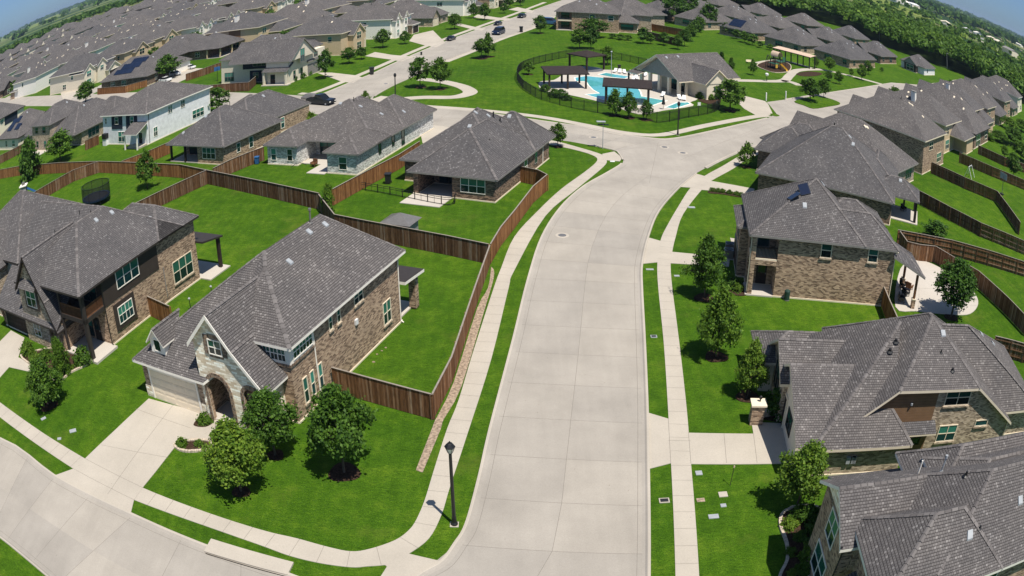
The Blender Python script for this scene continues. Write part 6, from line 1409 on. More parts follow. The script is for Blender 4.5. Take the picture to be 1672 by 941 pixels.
# street sign at the park corner
g = G(984, 243); t = thing('street_sign', 'thin street sign post at the corner below the pool', 'street sign', g); m = MB(); m.tube((0, 0, 0), (0, 0, 3.6), .05, .04, 'metal_grey', 8); m.obj('post', t)
m = MB(); m.box(-.75, .75, -.02, .02, 3.3, 3.5, 'plastic_green'); m.box(-.02, .02, -.7, .7, 3.55, 3.75, 'plastic_green'); m.obj('sign_blade', t)
m = MB(); m.box(-.9, .3, -.3, .3, 3.78, 3.86, 'metal_grey'); m.obj('lamp_head', t)
def flat_box(base, w, d, label, name='utility_cover', cat='utility cover', mat='metal_grey', lid=None, rot=0, h_=.05):
    g = G(*base); m = MB(); m.box(-w/2, w/2, -d/2, d/2, 0, h_, mat, False)
    if lid: m.box(-w/2+.07, w/2-.07, -d/2+.07, d/2-.07, h_, h_+.012, lid, False)
    return tag(m.obj(name, None, (g[0], g[1], 0), rot), label, cat)
flat_box((1084.5, 818), .62, .45, 'dark lidded meter box in the grass strip by the bottom of the sidewalk', mat='walk_concrete', lid='plastic_black'); flat_box((1067.5, 550), .5, .4, 'small lidded meter box in the middle grass strip', mat='metal_grey', lid='plastic_black')
flat_box((1141, 773), .42, .42, 'square utility cover closest to the sidewalk in the lower right lawn'); flat_box((1180.5, 808), .55, .5, 'pale utility cover beside the thin marker stake', mat='walk_concrete'); flat_box((1165, 844), .62, .38, 'wide utility cover lowest in the lower right lawn'); flat_box((1181, 826), .35, .3, 'small pale round cover between two utility covers'); flat_box((1144, 817), .5, .35, 'pale patch cover at the left of the lower right lawn covers', mat='soil_gravel', h_=.03)
flat_box((119, 704), .7, .45, 'light blue utility cover on the left lawn by the driveway', rot=.6); flat_box((71, 684), .6, .35, 'grey utility cover under the left lawn tree', rot=.9); flat_box((97, 717), .42, .3, 'small cover near the left sidewalk', rot=.4)
flat_box((1129, 339), .8, .5, 'utility cover on the upper right lawn beside the sidewalk'); flat_box((1105, 451), .5, .3, 'small cover on the lawn below the walk to the balcony house'); flat_box((1000, 264), .6, .4, 'white cover on the grass tip at the upper left kerb', mat='plastic_white'); flat_box((1061, 440.5), .7, .28, 'thin cover on the grass strip beside the walk', mat='metal_grey')
g = G(1192, 793); m = MB(); m.tube((0, 0, 0), (.05, .1, 1.3), .02, .02, 'dark_wood', 6); m.tube((.05, .1, 1.3), (.055, .11, 1.42), .05, .05, 'canvas_tan', 6); tag(m.obj('marker_stake', None, (g[0], g[1], 0)), 'thin marker stake standing in the lower right lawn', 'stake')
def manhole(base, label, r=.62, ring=1.5):
    g = G(*base); m = MB(); m.lathe([(0, ZR+.012), (r, ZR+.012), (r, ZR+.002)][::-1], 'car_grey', 18); m.lathe([(ring*r, ZR+.003), (ring*r*.98, ZR+.008), (r*1.02, ZR+.008)], 'walk_concrete', 18)
    tag(m.obj('manhole_cover', None, (g[0], g[1], 0)), label, 'manhole cover')
manhole((918, 384.5), 'round manhole cover with a pale collar near the left kerb of the road', .4, 1.7); manhole((1085, 240.5), 'left manhole cover in the intersection', .42, 1.6); manhole((1115, 250), 'right manhole cover in the intersection', .4, 1.8); manhole((969, 224.5), 'manhole cover on the street below the pool lawn', .42, 1.6); manhole((630, 137), 'manhole cover on the park street', .42, 1.6)
# garden lights
for b, l in (((347, 488), 'black garden light standing in the big open backyard, nearer the patio'), ((312, 508), 'black garden light standing in the big open backyard, nearer the fence')):
    g = G(*b); m = MB(); m.tube((0, 0, 0), (0, 0, 1.1), .04, .035, 'black_metal', 8); m.lathe([(.1, 1.1), (.13, 1.22), (.05, 1.3), (0, 1.32)], 'metal_grey', 10); tag(m.obj('garden_light', None, (g[0], g[1], 0)), l, 'garden light')
# stone pillar
g = G(1233, 690); t = thing('stone_pillar', 'stone pillar with pale cap and small lamp at the short driveway', 'pillar', g, R(-7)); m = MB(); m.box(-.45, .45, -.4, .4, 0, 1.5, 'brick_brown', False); m.obj('shaft', t); m = MB(); m.box(-.55, .55, -.5, .5, 1.5, 1.62, 'trim_beige'); m.obj('cap', t); m = MB(); m.lathe([(.05, 1.62), (.05, 1.8), (.11, 1.84), (.09, 2.02), (0, 2.08)], 'black_metal', 8, (.1, .1, 0)); m.obj('lamp', t)
m = MB(); m.obox(G(1240, 682), Vector((1, .25)).normalized(), Vector((-.25, 1)).normalized(), 0, 2.6, -.2, .2, 0, .5, 'stone_edge'); tag(m.obj('stone_wall', None), 'low stone edging wall running from the pillar along the mulch', 'low wall')
# electric box on the lawn by the brick wall of the right balcony house
g = G(1284, 490); t = thing('utility_pedestal', 'green utility pedestal against the side wall of the right balcony house', 'utility pedestal', g); m = MB(); m.lathe([(.28, 0), (.28, .85), (.22, .95), (0, 1.0)], 'plastic_green', 14); m.obj('body', t); m = MB(); m.lathe([(.3, .02), (.3, .1)], 'trim_grey', 14); m.obj('base_ring', t)
def bin_(base, label, mat='plastic_black', rot=0, s=1.0):
    g = G(*base); t = thing('wheelie_bin', label, 'bin', g, rot); t.scale = (s, s, s); m = MB()
    for k in range(4):
        c0 = [(-.24, -.26), (.24, -.26), (.24, .26), (-.24, .26)]; c1 = [(-.3, -.34), (.3, -.34), (.3, .34), (-.3, .34)]
        a, b = c0[k], c0[(k+1) % 4]; c, d = c1[(k+1) % 4], c1[k]; m.face([(*a, .08), (*b, .08), (*c, 1.0), (*d, 1.0)], mat)
    m.obj('body', t); m = MB(); m.box(-.33, .33, -.38, .36, 1.0, 1.08, mat); m.obj('lid', t); m = MB(); m.tube((-.3, .3, .12), (.3, .3, .12), .12, .12, 'rubber', 10); m.obj('wheel', t)
bin_((607, 122), 'black wheeled bin on the kerb strip of the park street', rot=.3, s=1.5); bin_((420, 268), 'blue wheeled bin beside the whitewashed house', 'plastic_blue', s=1.0); bin_((634, 300), 'black wheeled bin at the end of the patio fence of the dark brick house', s=1.2); bin_((851, 53), 'black wheeled bin on the park side kerb up the street', s=1.6); bin_((688, 90), 'small dark bin lying at the driveway up the park street', s=.7)
bin_((936, 111), 'black litter bin behind the pool deck', s=1.0) if False else bin_((1011, 114), 'black litter bin behind the upper pool', s=1.0)
# ---------------- vehicles
def car(base, hd, label, paint, kind='sedan', s=1.0, world=None):
    g = world or G(*base); nm = {'sedan': 'parked_car', 'suv': 'sport_utility_vehicle', 'pickup': 'pickup_truck'}[kind]; t = thing(nm, label, 'car' if kind != 'pickup' else 'pickup truck', g, hd); t.scale = (s, s, s)
    L_, W = (2.35, .92) if kind == 'sedan' else (2.5, .98) if kind == 'suv' else (2.9, 1.0); hz = .95 if kind == 'sedan' else 1.1; top = 1.45 if kind == 'sedan' else 1.8 if kind == 'suv' else 1.85
    side = [(-L_, .4), (-L_+.05, .75), (-L_+.15, hz-.05), (-L_+1.1, hz), (L_-.2, hz), (L_, .8), (L_, .4)]
    def loft(pr, w0, w1, mat):
        m = MB(); zt = max(z for x, z in pr)
        wd = lambda z: w0+(w1-w0)*(z-pr[0][1])/max(zt-pr[0][1], .01)
        n = len(pr)
        m.face([(x, -wd(z), z) for x, z in pr][::-1], mat); m.face([(x, wd(z), z) for x, z in pr], mat)
        for k in range(n):
            a, b = pr[k], pr[(k+1) % n]; m.face([(a[0], -wd(a[1]), a[1]), (b[0], -wd(b[1]), b[1]), (b[0], wd(b[1]), b[1]), (a[0], wd(a[1]), a[1])], mat)
        return m
    side2 = side + [(L_-.5, .26), (-L_+.5, .26)]
    b = loft(side2, W, W*.96, paint).obj('body', t); bv = b.modifiers.new('bevel', 'BEVEL'); bv.width = .06; bv.segments = 2
    if kind == 'sedan': cab = [(-1.35, hz), (-.65, top-.05), (-.3, top), (.8, top), (1.7, hz)]
    elif kind == 'suv': cab = [(-1.3, hz), (-.6, top-.05), (-.3, top), (2.1, top), (2.42, hz)]
    else: cab = [(-1.3, hz), (-.6, top-.05), (-.4, top), (.7, top), (.9, hz)]
    gl = loft([(x*1.0, z-.02 if z > hz else z) for x, z in cab], W*.93, W*.74, 'car_glass').obj('windows', t)
    rf = loft([(cab[1][0]+.12, top-.03), (cab[2][0], top+.02), (cab[3][0]-.02, top+.02), (cab[3][0]+.05, top-.03)], W*.76, W*.74, paint).obj('roof', t)
    for sx in (-L_+.85, L_-.85):
        for sy in (-1, 1):
            w = MB(); w.tube((sx, sy*(W-.2), .34), (sx, sy*(W+.02), .34), .34, .34, 'rubber', 14); wo = w.obj('wheel', t); r = MB(); r.tube((sx, sy*(W+.02), .34), (sx, sy*(W+.03), .34), .2, .2, 'metal_grey', 10); r.obj('rim', wo)
    for sy in (-1, 1):
        l_ = MB(); l_.box(-L_-.01, -L_+.2, sy*W*.7-.18, sy*W*.7+.18, .62, .78, 'lamp_glass'); l_.obj('headlight', t)
        l_ = MB(); l_.box(L_-.12, L_+.015, sy*W*.78-.12, sy*W*.78+.12, .66, .86, 'brick_trim'); l_.obj('tail_light', t)
    if kind == 'pickup': m = MB(); m.box(1.0, L_-.12, -W+.12, W-.12, hz+.002, hz+.006, 'interior_dark'); m.obj('bed', t)
    return t
hdg = math.atan2(d4.y, d4.x)
car((814, 56), hdg, 'navy blue van driving down the park street', 'car_navy', 'suv', 1.12)
car((736, 66), hdg, 'small black car parked at the kerb of the park street, nearest the corner', 'car_black', 'sedan', .85); car((813, 41), hdg, 'small dark car parked across from the navy van', 'car_black', 'sedan', .85); car((852, 29), hdg, 'dark car parked farthest up the park street', 'car_black')
car((524, 170), math.radians(150), 'black pickup truck parked behind the tan brick house', 'car_black', 'pickup')
car((898, 40), hdg+1.4, 'bright blue truck beside the stacked corner porches', 'car_blue', 'suv', 1.2)
car((270, 134), math.radians(150), 'white car parked before the grey weathered fence, partly behind the round tree', 'car_white'); car((285, 124), math.radians(150), 'white car behind the fence near the low dark house', 'car_white'); car((310, 113), math.radians(150), 'white car on the patio slab behind the grey fence', 'car_white', 'sedan', .9)
car((520, -2), hdg, 'grey car far up', 'car_grey') if False else None
g = G(507, 166); t = thing('trailer', 'grey covered trailer hitched behind the black pickup truck', 'trailer', g, R(150)); m = MB(); m.box(-1.6, 1.6, -.9, .9, .5, .9, 'car_grey'); m.obj('bed', t); m = MB()
m.face([(-1.6, -.9, .9), (1.6, -.9, .9), (.9, -.5, 1.5), (-.9, -.5, 1.5)], 'car_grey'); m.face([(1.6, .9, .9), (-1.6, .9, .9), (-.9, .5, 1.5), (.9, .5, 1.5)], 'car_grey'); m.face([(-.9, -.5, 1.5), (.9, -.5, 1.5), (.9, .5, 1.5), (-.9, .5, 1.5)], 'car_grey'); m.face([(1.6, -.9, .9), (1.6, .9, .9), (.9, .5, 1.5), (.9, -.5, 1.5)], 'car_grey'); m.face([(-1.6, .9, .9), (-1.6, -.9, .9), (-.9, -.5, 1.5), (-.9, .5, 1.5)], 'car_grey'); m.obj('cover', t)
for sy in (-1, 1): w = MB(); w.tube((0, sy*.85, .33), (0, sy*1.0, .33), .33, .33, 'rubber', 12); w.obj('wheel', t)
# driveways up the park street and the parking slabs further left
for px in ([(517, 119), (541, 119), (581, 123.5), (592, 127), (577, 136), (559, 134)], [(596, 92), (612, 85.4), (640, 90), (662, 92), (680, 92), (655, 101), (640, 98)], [(668, 67.5), (694, 74.6), (712, 78), (727, 70), (707, 50), (676, 57)], [(735, 39), (748, 38), (778, 45), (794, 46), (786, 51), (770, 48)], [(772, 28.7), (780, 24), (812, 29), (838, 31), (828, 34), (800, 32)], [(830, 16), (845, 12), (872, 18), (868, 22)], [(98, 150), (125, 128), (166, 124), (150, 136), (110, 168), (104, 166)], [(262, 138), (300, 112), (332, 112), (330, 118), (280, 140)], [(684, 206), (700, 204), (752, 210), (712, 240), (690, 234)]):
    pave([GL(px)], ZW+.002, name='driveway')
# ---------------- trampoline
g = G(160, 345); t = thing('trampoline', 'round trampoline with a tall black safety net behind the balcony house roof', 'trampoline', (G(158, 331)[0], G(158, 331)[1], 0)); r_ = 2.5
m = MB(); m.lathe([(r_, .75), (r_, .95), (r_-.35, .97), (r_-.35, .9)], 'car_navy', 28); m.obj('frame_pad', t); m = MB(); m.lathe([(0, .9), (r_-.3, .9)][::-1], 'black_metal', 28); m.obj('mat', t)
m = MB(); m.lathe([(r_, .95), (r_, 2.75)], 'net', 28); m.obj('net', t); m = MB(); m.lathe([(r_-.03, 2.7), (r_+.03, 2.72), (r_+.03, 2.78), (r_-.03, 2.78)], 'black_metal', 28); m.obj('top_ring', t)
for k in range(8):
    a = 2*math.pi*k/8; m = MB(); m.tube((r_*1.02*math.cos(a), r_*1.02*math.sin(a), 0), (r_*1.02*math.cos(a), r_*1.02*math.sin(a), 2.75), .035, .035, 'black_metal', 6); m.obj('pole', t)
# playhouse behind the left roof
g = G(40, 322); t = thing('playset', 'blue grey playset tower with a slide behind the left roof', 'playset', g, .4); m = MB(); m.box(-.7, .7, -.7, .7, 0, 2.0, 'siding_grey', False); m.obj('tower', t); m = MB(); m.box(-.9, .9, -.9, .9, 2.0, 2.15, 'trim_white'); m.box(-.35, .35, -.35, .35, 2.15, 2.6, 'car_grey', False); m.obj('roof', t); m = MB()
m.face([(.7, -.3, 1.4), (2.9, -.3, .2), (2.9, .3, .2), (.7, .3, 1.4)], 'plastic_blue'); m.face([(.7, -.3, 1.4), (.7, -.3, 1.6), (2.9, -.3, .4), (2.9, -.3, .2)], 'plastic_blue'); m.face([(.7, .3, 1.4), (2.9, .3, .2), (2.9, .3, .4), (.7, .3, 1.6)], 'plastic_blue'); m.obj('slide', t)
# gazebo roof behind the dark fence
g = G(655, 383); t = thing('garden_shed', 'grey hip roofed garden shed whose roof shows over the dark fence', 'shed', (G(655, 386)[0], G(655, 386)[1], 0), R(-20)); m = MB(); m.box(-1.4, 1.4, -1.1, 1.1, 0, 1.75, 'siding_grey', False); m.obj('wall', t); m = MB()
for f in ([(-1.7, -1.4, 1.7), (1.7, -1.4, 1.7), (0, 0, 2.5)], [(1.7, -1.4, 1.7), (1.7, 1.4, 1.7), (0, 0, 2.5)], [(1.7, 1.4, 1.7), (-1.7, 1.4, 1.7), (0, 0, 2.5)], [(-1.7, 1.4, 1.7), (-1.7, -1.4, 1.7), (0, 0, 2.5)], [(-1.7, 1.4, 1.68), (1.7, 1.4, 1.68), (1.7, -1.4, 1.68), (-1.7, -1.4, 1.68)]): m.face(f, 'car_grey')
m.obj('roof', t)
# ---------------- pool pavilions
def pavilion(base, rot, w, d, label, z=3.0, slope=.25, hip=False):
    g = G(*base); t = thing('pavilion', label, 'pavilion', g, R(rot)); m = MB()
    if hip: F = [[(-w, -d, z), (w, -d, z), (0, 0, z+.9)], [(w, -d, z), (w, d, z), (0, 0, z+.9)], [(w, d, z), (-w, d, z), (0, 0, z+.9)], [(-w, d, z), (-w, -d, z), (0, 0, z+.9)]]
    else: F = [[(-w, -d, z), (w, -d, z), (w, d, z+slope*2*d), (-w, d, z+slope*2*d)]]
    hh = House.__new__(House); hh.b = {}; hh.planes = []; hh.trim = 'dark_wood'; hh.rm = 'dark_wood'; hh.caps = False; hh.shell(F, t=.22, mat='dark_wood'); hh.b['roof'].obj('roof', t)
    for sx in (-1, 1):
        for sy in (-1, 1):
            p = MB(); zz = z+(slope*2*d*(.5+.5*sy*.86) if not hip else .1); p.box(sx*w*.86-.16, sx*w*.86+.16, sy*d*.86-.16, sy*d*.86+.16, .05, zz-.1, 'dark_wood', False); p.obj('post', t)
    if not hip:
        for sx in (-1, 1): p = MB(); p.box(-.16+0, .16, sx*d*.86-.16, sx*d*.86+.16, .05, z+slope*2*d*(.5+.5*sx*.86)-.1, 'dark_wood', False); p.obj('post', t)
    return t
pavilion((922, 141), 8, 3.9, 3.2, 'dark flat sloped pavilion at the left end of the pool', 3.0, .06)
pavilion((958, 113), 40, 2.9, 2.9, 'dark hip roofed pavilion behind the pool', 3.3, hip=True)
pavilion((1024, 167), -8, 4.2, 2.6, 'dark pavilion at the near edge of the pool behind three trees', 3.2, .1)
for b, l in (((957, 113.5), 'grey shaded floor slab under the hip roofed pavilion'),):
    g = G(*b); m = MB(); m.lathe([(0, .056), (3.6, .056), (3.6, .03)][::-1], 'car_grey', 20); structure(m.obj('pavilion_floor', None, (g[0], g[1], 0)))
def lounger(base, rot, label):
    g = G(*base); t = thing('pool_lounger', label, 'lounger', g, rot, 'loungers on the pool deck'); m = MB(); m.box(-.95, .3, -.32, .32, .3, .36, 'plastic_white'); m.obj('seat', t); m = MB(); m.face([(.3, -.32, .36), (.95, -.32, .8), (.95, .32, .8), (.3, .32, .36)], 'plastic_white'); m.face([(.3, .32, .33), (.95, .32, .77), (.95, -.32, .77), (.3, -.32, .33)], 'plastic_white'); m.obj('backrest', t)
    for x in (-.85, .25):
        for y in (-.28, .28): l_ = MB(); l_.box(x-.03, x+.03, y-.03, y+.03, .085, .3, 'plastic_white'); l_.obj('leg', t)
    return t
lg = None
for k, (x, y) in enumerate(((1004, 118.5), (1012, 119.5), (1020, 120.5), (1029, 121.5), (1037, 122.5), (1045, 124), (1053, 125), (1034, 132), (1040, 130), (1082, 158), (1117, 164), (1110, 163))):
    lb = f'{ORD[k]} white lounger around the pool, counting from behind the upper pool'
    if lg is None: lg = lounger((x, y), 1.2, lb)
    else: dup(lg, G(x, y), 1.2+.2*(k % 3), lb, group='loungers on the pool deck')
g = G(998, 126); t = thing('deck_light', 'thin light pole standing between the two upper pools', 'light pole', g); m = MB(); m.tube((0, 0, 0), (0, 0, 5.2), .07, .05, 'metal_grey', 8); m.obj('pole', t); m = MB(); m.lathe([(.1, 5.2), (.22, 5.3), (.1, 5.45), (0, 5.47)], 'metal_grey', 10); m.obj('lamp_head', t)
g = G(1064, 112); t = thing('notice_board', 'light blue notice board on the back pool fence beside the pool house', 'sign', g); m = MB(); m.box(-1.0, 1.0, -.06, .06, 1.0, 2.1, 'metal_grey'); m.obj('board', t); m = MB(); m.box(-.9, -.8, -.05, .05, 0, 1.0, 'black_metal'); m.obj('leg', t); m = MB(); m.box(.8, .9, -.05, .05, 0, 1.0, 'black_metal'); m.obj('leg', t)
g = G(1083, 179); t = thing('patio_umbrella', 'closed black parasol at the near end of the pool deck', 'umbrella', g); m = MB(); m.tube((0, 0, .05), (0, 0, 2.6), .03, .03, 'black_metal', 6); m.obj('pole', t); m = MB(); m.lathe([(.32, .9), (.2, 1.7), (0, 2.7)], 'black_metal', 10); m.obj('canopy', t)
for b, l in (((1141, 181), 'round white fence sign left of the other on the pool fence'), ((1171, 178), 'tall white fence sign at the right end of the pool fence')):
    g = G(*b); m = MB(); m.box(-.3, .3, -.09, -.05, .9, 1.5, 'plastic_white'); tag(m.obj('fence_sign', None, (g[0], g[1], 0), .3), l, 'sign')
for b, l in (((1251, 165), 'left white bollard at the parking recess'), ((1283, 162), 'right white bollard at the parking recess')):
    g = G(*b); m = MB(); m.tube((0, 0, 0), (0, 0, 1.6), .12, .12, 'plastic_white', 10); m.lathe([(.12, 1.6), (.08, 1.68), (0, 1.7)], 'plastic_white', 10); tag(m.obj('bollard', None, (g[0], g[1], 0)), l, 'bollard', 'white bollards at the parking recess')
g = G(1252, 133); t = thing('drinking_fountain', 'small grey fitness post with a pale top beside the park path', 'post', g); m = MB(); m.tube((0, 0, 0), (0, 0, 1.2), .1, .08, 'black_metal', 8); m.obj('stand', t); m = MB(); m.lathe([(.1, 1.2), (.42, 1.5), (.42, 1.8), (.1, 1.95), (0, 1.96)], 'plastic_white', 12); m.obj('head', t)
g = G(1224, 103.5); t = thing('park_bench', 'pale park bench left of the playground', 'bench', g, .3); m = MB(); m.box(-1, 1, -.25, .25, .4, .46, 'trim_beige'); m.obj('seat', t); m = MB(); m.box(-1, 1, .22, .28, .5, .9, 'trim_beige'); m.obj('backrest', t)
for x in (-.8, .8): m = MB(); m.box(x-.05, x+.05, -.2, .2, 0, .4, 'black_metal'); m.obj('leg', t)
# ---------------- playground
g = G(1268, 112); t = thing('play_structure', 'yellow and green climbing play structure with black arches in the mulch pit', 'play structure', g, R(35)); hgt = height_at((1268, 112), (1268, 84))
for x in (-2.2, 0, 2.2):
    for y in (-1.2, 1.2): m = MB(); m.tube((x, y, 0), (x, y, 3.3), .09, .09, 'black_metal', 8); m.obj('post', t)
m = MB(); m.box(-2.2, 0, -1.2, 1.2, 1.3, 1.42, 'play_green'); m.box(0, 2.2, -1.2, 1.2, 1.8, 1.92, 'play_green'); m.obj('deck', t)
m = MB()
for a, b in zip(range(0, 12), range(1, 13)):
    f = lambda k: (-1.1*math.cos(math.pi*k/12), 3.2+1.3*math.sin(math.pi*k/12))
    (xa, za), (xb, zb) = f(a), f(b); m.face([(xa, -1.2, za), (xb, -1.2, zb), (xb, 1.2, zb), (xa, 1.2, za)], 'canvas_tan'); m.face([(xa, 1.2, za-.05), (xb, 1.2, zb-.05), (xb, -1.2, zb-.05), (xa, -1.2, za-.05)], 'canvas_tan')
m.obj('arched_roof', t)
m = MB(); m.face([(-.6, -1.2, 1.4), (-.6, -3.6, .15), (.2, -3.6, .15), (.2, -1.2, 1.4)][::-1], 'play_yellow'); m.face([(-.6, -1.2, 1.4), (-.6, -1.2, 1.8), (-.6, -3.6, .5), (-.6, -3.6, .15)], 'play_yellow'); m.face([(.2, -1.2, 1.4), (.2, -3.6, .15), (.2, -3.6, .5), (.2, -1.2, 1.8)], 'play_yellow'); m.obj('slide', t)
m = MB(); m.box(1.0, 2.1, -1.28, -1.2, 1.9, 3.2, 'play_green'); m.obj('side_panel', t); m = MB(); m.box(-2.1, -1.2, -1.28, -1.2, .4, 1.3, 'play_yellow'); m.obj('side_panel', t)
for y_ in (-.6, .8):
    m = MB()
    for k in range(10):
        a, b = math.pi*k/10, math.pi*(k+1)/10; m.tube((-2.6-1.1*math.cos(a), y_, 3.4*math.sin(a)), (-2.6-1.1*math.cos(b), y_, 3.4*math.sin(b)), .09, .09, 'black_metal', 6)
    m.obj('climbing_arch', t)
c0, c1 = G(1279, 103), G(1316, 113); cc_ = ((c0[0]+c1[0])/2+1.5, (c0[1]+c1[1])/2+4); t = thing('shade_canopy', 'long tan shade canopy on black posts beside the play structure', 'shade canopy', cc_, math.atan2(c1[1]-c0[1], c1[0]-c0[0])); W_ = 6.2
m = MB(); m.face([(-W_, -2.2, 3.3), (W_, -2.2, 3.3), (W_, 1.5, 3.7), (-W_, 1.5, 3.7)], 'canvas_tan'); m.face([(-W_, 1.5, 3.65), (W_, 1.5, 3.65), (W_, -2.2, 3.25), (-W_, -2.2, 3.25)], 'canvas_tan'); m.box(-W_, W_, -2.26, -2.2, 3.1, 3.32, 'dark_wood'); m.obj('canopy', t)
for x in (-5.8, -2, 2, 5.8):
    for y in (-2, 1.3): m = MB(); m.box(x-.13, x+.13, y-.13, y+.13, 0, 3.25 if y < 0 else 3.7, 'black_metal', False); m.obj('post', t)
# white frames of unknown use lying in the right hand yard, other yard things
for b, l, w in (((1645, 388), 'long grey frame lying on the grass, left of two', 3.0), ((1640, 402), 'bright grey frame lying on the grass, right of two', 2.6)):
    pass
for (a, b), l in ((((1593, 380), (1610, 388)), 'thin white frame lying on the lawn of the long yard, left of two'), (((1630, 396), (1650, 405)), 'thick white frame lying on the lawn of the long yard, right of two')):
    A, B = Vector(G(*a)), Vector(G(*b)); d = B-A; L_ = d.length; d.normalize(); n = Vector((-d.y, d.x)); m = MB()
    m.obox((0, 0), d, n, 0, L_, -.35, -.25, .02, .14, 'plastic_white'); m.obox((0, 0), d, n, 0, L_, .25, .35, .02, .14, 'plastic_white'); m.obox((0, 0), d, n, -.1, 0, -.35, .35, .02, .14, 'plastic_white'); m.obox((0, 0), d, n, L_, L_+.1, -.35, .35, .02, .14, 'plastic_white')
    tag(m.obj('yard_frame', None, (A.x, A.y, 0)), l, 'frame')
g = G(1583, 289); t = thing('swing_set', 'small white swing frame in the second right hand yard', 'swing set', g, .7); m = MB()
for x in (-1.2, 1.2):
    m.tube((x, -.9, 0), (x, 0, 2.0), .05, .05, 'plastic_white', 6); m.tube((x, .9, 0), (x, 0, 2.0), .05, .05, 'plastic_white', 6)
m.tube((-1.3, 0, 2.0), (1.3, 0, 2.0), .05, .05, 'plastic_white', 6); m.obj('frame', t); m = MB(); m.box(-.3, .3, -.12, .12, .5, .54, 'plastic_black'); m.tube((-.27, 0, .52), (-.27, 0, 2), .015, .015, 'black_metal', 4); m.tube((.27, 0, .52), (.27, 0, 2), .015, .015, 'black_metal', 4); m.obj('swing', t)
g = G(1636, 318); t = thing('basketball_hoop', 'basketball hoop leaning post by the bend of the dark yard fence', 'basketball hoop', g, .5); m = MB(); m.tube((0, 0, 0), (.1, 0, 3.4), .07, .06, 'car_grey', 8); m.obj('pole', t); m = MB(); m.box(.1, .16, -.9, .9, 2.8, 3.9, 'metal_grey'); m.obj('backboard', t); m = MB(); m.lathe([(.23, 3.0), (.25, 3.03), (.23, 3.05)], 'play_yellow', 14, (.45, 0, 0)); m.obj('rim', t); m = MB(); m.box(-.5, .2, -.4, .4, 0, .25, 'plastic_black'); m.obj('base', t)
g = G(355, 133); t = thing('basketball_hoop', 'dark basketball hoop on the lawn beside the cream corner house', 'basketball hoop', g, 2.2); m = MB(); m.tube((0, 0, 0), (0, 0, 3.2), .07, .06, 'black_metal', 8); m.obj('pole', t); m = MB(); m.box(.1, .16, -.8, .8, 2.6, 3.6, 'plastic_blue'); m.obj('backboard', t)
# patio furniture
def seat(loc, rot, label, mat='plastic_black', name='patio_chair', cat='chair', group=None):
    t = thing(name, label, cat, loc, rot, group); m = MB(); m.box(-.35, .35, -.35, .35, .32, .46, mat); m.obj('seat', t); m = MB(); m.box(-.35, .35, .28, .4, .46, .95, mat); m.obj('backrest', t)
    for s in (-1, 1): m = MB(); m.box(s*.35-.04, s*.35+.04, -.35, .3, .46, .64, mat); m.obj('armrest', t)
    for sx in (-.3, .3):
        for sy in (-.3, .3): m = MB(); m.box(sx-.03, sx+.03, sy-.03, sy+.03, .05, .32, mat); m.obj('leg', t)
    return t
a_ = seat(G(1471, 494), 1.2, 'black patio chair nearest the cedar gate under the right patio roof', group='chairs under the right patio roof'); dup(a_, G(1478, 484), 1.9, 'black patio chair in the middle under the right patio roof', group='chairs under the right patio roof'); dup(a_, G(1474, 470), .4, 'black patio chair at the back under the right patio roof', group='chairs under the right patio roof')
seat(G(1484, 474), 2.2, 'patio chair with an orange cushion under the right patio roof', 'play_yellow' if False else 'brown_wood')
seat(G(690, 300), .8, 'black patio chair in the covered patio of the dark brick house'); b2 = seat(G(700, 294), -.5, 'brown patio chair deep in the covered patio of the dark brick house', 'brown_wood')
seat(G(513, 272), -.4, 'brown patio chair on the whitewashed house patio', 'brown_wood')
seat(G(1475, 345), .4, 'black patio chair under the open porch of the very large hip roof house')
g = G(488, 277); t = thing('bicycle_rack', 'black curved rail standing at the step of the whitewashed house patio', 'rail', g, .4); m = MB()
for k in range(8):
    f = lambda k: (-1.1+2.2*k/8, .9*math.sin(math.pi*(.15+.7*k/8))); a, b = f(k), f(k+1); m.tube((a[0], 0, a[1]), (b[0], 0, b[1]), .04, .04, 'black_metal', 6)
m.obj('rail', t)
g = G(318, 452); 
def small(base, m, label, cat, name, rot=0): g_ = G(*base); return tag(m.obj(name, None, (g_[0], g_[1], 0), rot), label, cat)
m = MB(); m.box(-.3, .3, -.25, .25, 0, .55, 'car_grey', False); small((221, 364), m, 'dark yard box by the fence above the balcony house roof', 'box', 'yard_box')
def ac(loc, label):
    t = thing('air_conditioner', label, 'air conditioner', loc, R(-10)); m = MB(); m.box(-.45, .45, -.45, .45, .08, .9, 'car_grey', False); m.obj('casing', t); m = MB(); m.lathe([(0, .93), (.38, .93), (.42, .9)][::-1], 'plastic_black', 16); m.obj('fan_grille', t); m = MB(); m.box(-.55, .55, -.55, .55, 0, .08, 'walk_concrete', False); m.obj('base_pad', t)
ac(G(1191, 411), 'grey air conditioner on the pad left of the balcony house'); ac(G(1189, 421), 'second air conditioner on the pad, nearer the walk')
bin_((1432, 764), 'blue capped bin in the gap between the two lower right houses', 'plastic_blue', s=.8)
fence([(1408, 757), (1418, 733)], 'short dark fence panel between the two lower right houses', 'fence_wood', 1.8)
# scattered stones along the house wall
st = MB(); rs = random.Random(3)
for k in range(9):
    p = Vector(G(652, 534)).lerp(Vector(G(500, 690)), rs.random()); x, y, r = p.x+rs.uniform(.25, .7), p.y-rs.uniform(.0, .3), rs.uniform(.06, .13)
    st.lathe([(r, 0), (r*.9, r*.35), (r*.4, r*.6), (0, r*.62)], 'soil_gravel', 7, (x, y, 0), 1, .7)
st.obj('garden_stones'); stuff(bpy.data.objects['garden_stones']); bpy.data.objects['garden_stones']['label'] = 'pale stones scattered along the foot of the corner house wall'; bpy.data.objects['garden_stones']['category'] = 'stones'
